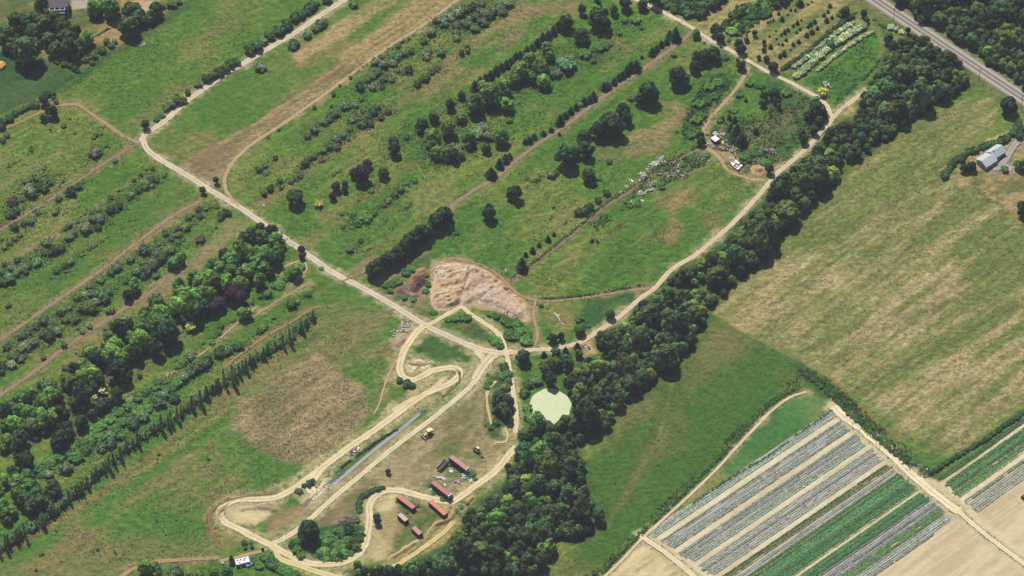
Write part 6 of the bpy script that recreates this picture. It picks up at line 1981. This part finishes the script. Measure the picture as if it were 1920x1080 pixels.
scrap('timber_bridge', T(1, 3, '1480,605 1540,610 1580,590'), 26, 0.5, 'broken grey planks across the ditch by the earth bank', 'planks', 40, (1.6, 3.2), (1, 1, 0), 0.6)
scrap('hut_ruin', z12(1480, 130, '780,350 860,350 940,400'), 40, 0.6, 'collapsed pale hut above the yellow tree', 'hut', 41, (0.8, 2.2), (0, 2, 2, 5), 1.2)
scrap('fallen_branch', T(2, 2, '330,200 345,225 400,290'), 10, 0.4, 'pale fallen branches by the lane above the pond', 'branches', 42, (1.6, 3.2), (0, 5), 0.3, 0.2, -0.9)
scrap('white_crate', z12(720, 470, '0,0') if False else [(947.5, 507), (949, 507.5)], 6, 0.3, 'small white crate alone in the field beside the soil heaps', 'crate', 43, (0.9, 1.3), (5, 0), 0.6, 0.5)
scrap('brush_pile', T(2, 2, '540,440 590,455'), 30, 0.8, 'dead orange brush at the clearing by the lane', 'brush pile', 44, (0.8, 1.8), (0, 2), 0.4)
scrap('white_crate', [(494.5, 386), (496, 387)], 5, 0.3, 'small white crate by the loop track junction', 'crate', 45, (0.8, 1.1), (5, 0), 0.5, 0.4)
scrap('timber_beam', T(0, 0, '725,270 775,240 828,208'), 16, 0.2, 'long dark timber stack on the dry garden', 'timber stack', 46, (2.2, 3.4), (2,), 0.9, 0.4, 0.75)
scrap('rubbish_pile', T(0, 0, '1065,345 1085,325'), 6, 0.4, 'small pale rubbish at the edge of the big meadow', 'rubbish pile', 47, (0.5, 1.0), (0, 3), 0.3)

DG = lambda q: [(720 + p[0] / 6.836, 470 + p[1] / 6.836) for p in pts(q)]
scrap('branch_pile', DG('690,260 760,320 860,420 940,520'), 90, 2.2, 'scattered pale branches over the combed mulch heap', 'branches', 51, (0.5, 1.8), (0, 0, 2), 1.6, 0.2)
scrap('rubble_scatter', DG('1080,300 1200,420 1340,560 1500,660'), 110, 2.4, 'scattered lumps over the pale gravel spread', 'rubble', 52, (0.3, 1.0), (1, 0, 2, 3), 1.0, 0.35)
scrap('rubble_scatter', DG('1560,740 1640,790 1720,850'), 36, 1.2, 'dark lumps at the lower right of the dumping ground', 'rubble', 53, (0.4, 1.2), (2, 1, 2), 0.7, 0.4)
# pale-roofed shelter at the bottom -------------------------------------------------------------------
m = np.array(G(454, 1051.5, 2.2))
o = tag(empty('shelter', (m[0], m[1], 0), math.radians(17)), 'open shelter with tattered lavender-white roof near the track crossing', 'shelter')
mb = MB()
for i in range(9):
    for j in range(5):
        if (i, j) in ((5, 2), (6, 3), (1, 3), (2, 1), (3, 3)): continue
        x, y = -3.4 + i * 0.78, -1.7 + j * 0.72
        zz = 2.2 + 0.08 * _pr.random()
        mb.box(x, x + 0.79, y, y + 0.73, zz, zz + 0.05)
mb.build('roof', solid('lavender sheet', (226, 222, 238), 0.5, 0.3, 0.1, 2), o)
for sx in (-3.2, 3.3):
    for sy in (-1.6, 1.7):
        mb = MB()
        mb.tube((sx, sy, 0), (sx, sy, 2.2), 0.07)
        mb.build('post', DKW, o)
mb = MB()
mb.box(-3.4, 3.6, 1.78, 1.9, 0, 2.1)
mb.build('back_wall', DKW, o)
m = np.array(G(467.5, 1057, 1.2))
o = tag(empty('tarpaulin', (m[0], m[1], 0), math.radians(30)), 'turquoise tarpaulin over a stack beside the pale-roofed shelter', 'tarpaulin')
mb = MB()
for i in range(7):
    for j in range(4):
        x, y = -1.8 + i * 0.5, -0.9 + j * 0.5
        h_ = 1.0 + 0.35 * math.sin(i * 1.3 + j) + 0.15 * _pr.random()
        mb.box(x, x + 0.52, y, y + 0.52, 0.0, h_)
mb.build('sheet', solid('turquoise sheet', (138, 200, 222), 0.5, 0.3, 0.12, 2), o, 0.1)
m = np.array(G(417.5, 1056, 0.3))
o = tag(MB(), None) if False else None
mb = MB()
mb.tube((m[0], m[1], 0), (m[0], m[1], 0.75), 0.75, 0.7, 14)
tag(mb.build('water_butt', solid('pale blue plastic', (140, 186, 208), 0.5, 0.3, 0.1), None, 0.08), 'pale blue tub on the grass left of the shelter', 'tub')

# ------------------------------------------------------------------ houses
ROOFG = solid('pale blue-grey shingle', (196, 204, 210), 0.85, 0.2, 0.14, 1.2)
SIDE = solid('white siding', (214, 220, 230), 0.7, 0.3, 0.08, 1.5)


def z13(s): return [(1780 + p[0] / 13.67, 240 + p[1] / 13.67) for p in pts(s)]


def gable(parent, x0, x1, y0, y1, eave, ridge, along='x', over=0.35):
    """Walls and a gable roof; the ridge runs along x or y."""
    wl = MB()
    if along == 'x':
        ym = (y0 + y1) / 2
        wl.prism([(y0, 0), (y1, 0), (y1, eave), (ym, ridge - 0.1), (y0, eave)], x0, x1, 0, Matrix.Rotation(math.pi / 2, 4, 'Z') @ Matrix.Scale(-1, 4, (0, 1, 0)))
    else:
        xm = (x0 + x1) / 2
        wl.prism([(x0, 0), (x1, 0), (x1, eave), (xm, ridge - 0.1), (x0, eave)], y0, y1)
    wl.build('wall', SIDE, parent)
    rf = MB()
    t = 0.14
    if along == 'x':
        ym = (y0 + y1) / 2
        sl_ = (ridge - eave) / (ym - y0)
        e0 = eave - sl_ * over
        for ya, sg in ((y0 - over, 1), (y1 + over, -1)):
            vs = [(x0 - over, ya, e0), (x1 + over, ya, e0), (x1 + over, ym, ridge), (x0 - over, ym, ridge)]
            vs += [(q[0], q[1], q[2] + t) for q in vs]
            rf.add(vs, [(0, 1, 2, 3), (4, 7, 6, 5), (0, 4, 5, 1), (1, 5, 6, 2), (2, 6, 7, 3), (3, 7, 4, 0)])
    else:
        xm = (x0 + x1) / 2
        sl_ = (ridge - eave) / (xm - x0)
        e0 = eave - sl_ * over
        for xa in (x0 - over, x1 + over):
            vs = [(xa, y0 - over, e0), (xa, y1 + over, e0), (xm, y1 + over, ridge), (xm, y0 - over, ridge)]
            vs += [(q[0], q[1], q[2] + t) for q in vs]
            rf.add(vs, [(0, 1, 2, 3), (4, 7, 6, 5), (0, 4, 5, 1), (1, 5, 6, 2), (2, 6, 7, 3), (3, 7, 4, 0)])
    return rf.build('roof', ROOFG, parent)


def window(parent, x, y, z, w_, h_, face, frame=None):
    """A framed window on a wall facing -y, +x ... (face: 'y-', 'x+', 'x-')."""
    fm, gl = MB(), MB()
    d = 0.05
    if face == 'y-':
        fm.box(x - w_ / 2 - 0.1, x + w_ / 2 + 0.1, y - d, y + 0.01, z - 0.1, z + h_ + 0.1)
        gl.box(x - w_ / 2, x + w_ / 2, y - d - 0.03, y - d + 0.01, z, z + h_)
    elif face == 'x+':
        fm.box(x - 0.01, x + d, y - w_ / 2 - 0.1, y + w_ / 2 + 0.1, z - 0.1, z + h_ + 0.1)
        gl.box(x + d - 0.01, x + d + 0.03, y - w_ / 2, y + w_ / 2, z, z + h_)
    else:
        fm.box(x - d, x + 0.01, y - w_ / 2 - 0.1, y + w_ / 2 + 0.1, z - 0.1, z + h_ + 0.1)
        gl.box(x - d - 0.03, x - d + 0.01, y - w_ / 2, y + w_ / 2, z, z + h_)
    f = fm.build('window', GEL, parent)
    gl.build('pane', GLASS, f)
    return f


# grey-roofed house on the right: a long wing running up right, a wider wing at its lower left
c0 = np.array(G(*z13('1180,600')[0], 3.0))
dirv = np.array(G(*z13('1290,415')[0], 4.6)) - np.array(G(*z13('1030,580')[0], 4.6))
ang = math.atan2(dirv[1], dirv[0])
o = tag(empty('house', (c0[0], c0[1], 0), ang), 'single-storey white house with pale grey gable roofs beside the drive', 'house')
r_ = gable(o, -3.6, 4.6, -3.3, 3.3, 2.7, 4.7, 'x')
window(o, -1.0, -3.3, 1.0, 1.1, 1.2, 'y-')
window(o, 1.5, -3.3, 1.0, 1.1, 1.2, 'y-')
mb = MB()
mb.box(3.0, 4.1, -3.36, -3.3, 0.05, 2.1)
mb.build('door', GLASS, o)
gable(o, -11.6, -3.55, -5.0, 2.6, 2.6, 4.3, 'x')
window(o, -11.6, 0.6, 1.0, 1.0, 1.2, 'x-')
window(o, -11.6, -2.6, 1.0, 1.0, 1.2, 'x-')
window(o, -9.6, -5.0, 1.0, 1.1, 1.2, 'y-')
window(o, -6.0, -5.0, 1.0, 1.4, 1.2, 'y-')
mb = MB()
mb.box(-2.2, -1.6, -0.3, 0.3, 4.3, 5.4)
mb.build('chimney', solid('white chimney', (224, 222, 218), 0.8, 0.2, 0.1), r_)

# white house at the top left: its shaded back with a white-framed porch
c0 = np.array(G(111, 27, 0))
o = tag(empty('house', (c0[0], c0[1], 0), math.radians(3)), 'tall house with white balcony frame, seen from behind at the top edge', 'house')
SHADED_SIDE = solid('shaded siding', (150, 152, 172), 0.7, 0.3, 0.1, 1.5)  # blue-grey shade of the back wall put into its base colour
mb = MB()
mb.box(-5.0, 5.0, 0.0, 9.0, 0, 6.0)
mb.build('wall', SHADED_SIDE, o)
rf = MB()
for ya, sg in ((-0.4, 1), (9.4, -1)):
    vs = [(-5.4, ya, 5.95), (5.4, ya, 5.95), (5.4, 4.5, 8.6), (-5.4, 4.5, 8.6)]
    vs += [(q[0], q[1], q[2] + 0.15) for q in vs]
    rf.add(vs, [(0, 1, 2, 3), (4, 7, 6, 5), (0, 4, 5, 1), (1, 5, 6, 2), (2, 6, 7, 3), (3, 7, 4, 0)])
rf.build('roof', solid('slate roof', (120, 116, 118), 0.85, 0.2, 0.15), o)
pf = MB()
pf.box(-5.0, 3.6, -2.6, -0.02, 3.0, 3.15)
pf.build('balcony_floor', SHADED_SIDE, o)
rl = MB()
rl.box(-5.0, 3.6, -2.68, -2.58, 3.95, 4.1)
for i in range(12):
    x = -4.95 + i * 0.77
    rl.box(x, x + 0.1, -2.67, -2.59, 3.15, 3.95)
rl.build('balcony_railing', GEL, o)
pg = MB()
pg.box(-5.0, 3.6, -2.7, -0.02, 5.85, 5.98) if False else None
for x in (-5.0, -2.15, 0.7, 3.45):
    pg.box(x, x + 0.18, -2.66, -2.5, 3.15, 5.8)
    pg.box(x, x + 0.18, -2.5, -0.01, 5.62, 5.8)
pg.box(-5.0, 3.63, -2.68, -2.48, 5.8, 5.98)
pg.box(-5.0, 3.63, -0.5, -0.3, 5.81, 5.99)
pg.build('balcony_frame', GEL, o)
for x in (-3.6, -0.7, 2.2):
    window(o, x, 0.0, 3.4, 1.6, 1.8, 'y-')
for x in (-3.4, 1.2):
    window(o, x, 0.0, 0.7, 1.2, 1.4, 'y-')

# yellow play tent at the left edge
m = np.array(G(2, 125, 0))
o = tag(empty('garden_tent', (m[0], m[1], 0), math.radians(-35)), 'cream and yellow garden tent on the lawn at the left edge', 'tent')
mb = MB()
mb.prism([(-2, 0), (2, 0), (2, 1.4), (0, 2.6), (-2, 1.4)], -2.2, 2.2)
mb.build('canopy', solid('yellow canvas', (226, 190, 110), 0.8, 0.2, 0.15), o)
mb = MB()
mb.box(-0.6, 0.6, -2.25, -2.2, 0, 1.5)
mb.build('door', DKW, o)

# ------------------------------------------------------------------ poles, gate, fence
POLEM = solid('weathered pole wood', (82, 74, 70), 0.9, 0.1, 0.2, 2)
for i, (x, y, h_) in enumerate(((1675, 40, 10.5), (1835.5, 151, 9), (1880.5, 139, 11), (1914, 206, 11.5))):
    gx, gy = G(x, y)
    o = tag(empty('utility_pole', (gx, gy, 0), math.radians(42)), ('utility pole nearest the top edge, left side of the highway', 'utility pole on the left highway verge beside the tall wood',
            'short utility pole across the highway in front of the wood', 'utility pole at the right edge beside the highway')[i], 'utility pole', 'utility poles along the highway')
    mb = MB()
    mb.tube((0, 0, 0), (0, 0, h_), 0.17, 0.11, 8)
    mb.build('pole', POLEM, o)
    mb = MB()
    mb.box(-1.2, 1.2, -0.06, 0.06, h_ - 0.7, h_ - 0.55)
    ca = mb.build('crossarm', POLEM, o)
    mb = MB()
    for q in (-1.0, -0.4, 0.4, 1.0):
        mb.tube((q, 0, h_ - 0.55), (q, 0, h_ - 0.35), 0.05, 0.03, 6)
    mb.build('insulator', ROCKP, ca)
    if i == 0:
        mb = MB()
        mb.tube((0.3, 0.1, h_ - 2.2), (0.3, 0.1, h_ - 1.3), 0.22, 0.22, 10)
        mb.build('transformer', STEEL, o)
a, c = np.array(G(1579, 206)), np.array(G(1588, 201.5))
m = (a + c) / 2
o = tag(empty('farm_gate', (m[0], m[1], 0), math.atan2(*(c - a)[::-1])), 'metal farm gate across the lane beside the tall wood', 'gate')
L = float(np.linalg.norm(c - a))
for sx in (-1, 1):
    mb = MB()
    mb.tube((sx * L / 2, 0, 0), (sx * L / 2, 0, 1.5), 0.1)
    mb.build('post', POLEM, o)
mb = MB()
for z in (0.3, 0.6, 0.9, 1.2):
    mb.tube((-L / 2 + 0.12, 0, z), (L / 2 - 0.12, 0, z), 0.035, n=6)
for k in range(4):
    x = -L / 2 + 0.12 + (L - 0.24) * k / 3
    mb.tube((x, 0, 0.27), (x, 0, 1.23), 0.035, n=6)
mb.build('leaf', ROCK, o)


def fence(pp, label, seed, step=3.0, h_=1.3):
    wl = W(pp)
    c = spline(wl, step) if len(wl) > 2 else np.linspace(wl[0], wl[1], max(2, int(math.dist(*wl) / step)))
    o = tag(empty('wire_fence', (c[0][0], c[0][1], 0)), label, 'fence')
    for q in c[:100]:
        mb = MB()
        mb.box(q[0] - c[0][0] - 0.07, q[0] - c[0][0] + 0.07, q[1] - c[0][1] - 0.07, q[1] - c[0][1] + 0.07, 0, h_)
        mb.build('post', POLEM, o)
    wr = MB()
    for z in (0.4, 0.8, 1.2):
        for p, q in zip(c[:-1], c[1:]):
            wr.tube((p[0] - c[0][0], p[1] - c[0][1], z), (q[0] - c[0][0], q[1] - c[0][1], z), 0.02, n=4)
    wr.build('wire', STEEL, o)


fence(T(0, 0, '410,665 500,610 605,548 800,420 1000,285'), 'wire fence between garden and big meadow', 1)
fence(T(0, 0, '1000,285 1150,180 1360,20'), 'wire fence beyond the garden trees at the meadow edge', 2)
fence(T(3, 1, '1510,330 1620,390 1750,470 1880,540'), 'low wire fence between dry yard and dry field', 3)

# ------------------------------------------------------------------ the air between the aircraft and the land
hz, n, b = new_mat('haze')
n.nodes.remove(b)
vp = N(n, 'ShaderNodeVolumePrincipled')
vp.inputs['Color'].default_value = (0.80, 0.80, 1.0, 1)
vp.inputs['Density'].default_value = 3.1e-5
vp.inputs['Anisotropy'].default_value = 0.0
n.links.new(vp.outputs[0], n.nodes['Material Output'].inputs['Volume'])
mb = MB()
mb.box(-10500, 10500, -10500, 10500, -1.3, CAMP.z + 40)
o = mb.build('haze', hz)
o['kind'] = 'stuff'

# ------------------------------------------------------------------ what each plant is called
DESC = {'d': 'dark green tree', 'w': 'deep green tree', 'g': 'green leafy tree', 'b': 'pale green tree', 'r': 'round dark tree', 'k': 'dark rounded tree',
        'c': 'dark conifer', 'j': 'dark juniper', 'p': 'purple-leaved tree', 'y': 'bright yellow tree', 'q': 'cream-yellow flowering tree', 'o': 'olive green shrub',
        's': 'silvery shrub', 'm': 'grey-green shrub', 'l': 'low green shrub', 'h': 'dark green shrub', 'e': 'brownish bare shrub', 'f': 'white-flowering shrub', 't': 'slim upright poplar'}
by = {}
for q in PLANTS:
    by.setdefault((q[5], q[6]), []).append(q)
for (place, code), mem in by.items():
    d_ = DESC[code]
    n_ = len(mem)
    mem.sort(key=lambda q: q[1])
    kind_ = d_.split()[-1]
    kind_ = kind_ + ('es' if kind_.endswith('ch') else 's')
    rr = sorted(q[3] for q in mem)
    for i, q in enumerate(mem):
        o = q[0]
        if n_ > 1: o['group'] = f'{" ".join(d_.split()[:-1])} {kind_} {place}'
        if n_ == 1: lb = f'{d_} {place}'
        elif n_ == 2: lb = f'{("left", "right")[i]} of two {d_}s {place}'
        elif n_ <= 30: lb = f'{ordinal(i + 1)} {d_} from left {place}' if i < n_ - 1 else f'rightmost {d_} {place}'
        else:
            third = ('leftmost', 'middle', 'rightmost')[min(2, 3 * i // n_)]
            size = 'small' if q[3] < rr[n_ // 3] else 'large' if q[3] > rr[2 * n_ // 3] else 'medium'
            lb = f'{size} {d_} in {third} third, {place}'
        w_ = lb.split()
        if len(w_) > 16:
            w_ = [v for v in w_ if v != 'the']
            lb = ' '.join(w_)
        if len(w_) > 16:
            lb = ' '.join(w_[:16])
            print('LONG LABEL', len(w_), lb)
        o['label'] = lb
print('PLANTS', len(PLANTS), 'OBJECTS', len(SC.objects))
from collections import Counter
print(Counter(q[6] for q in PLANTS))
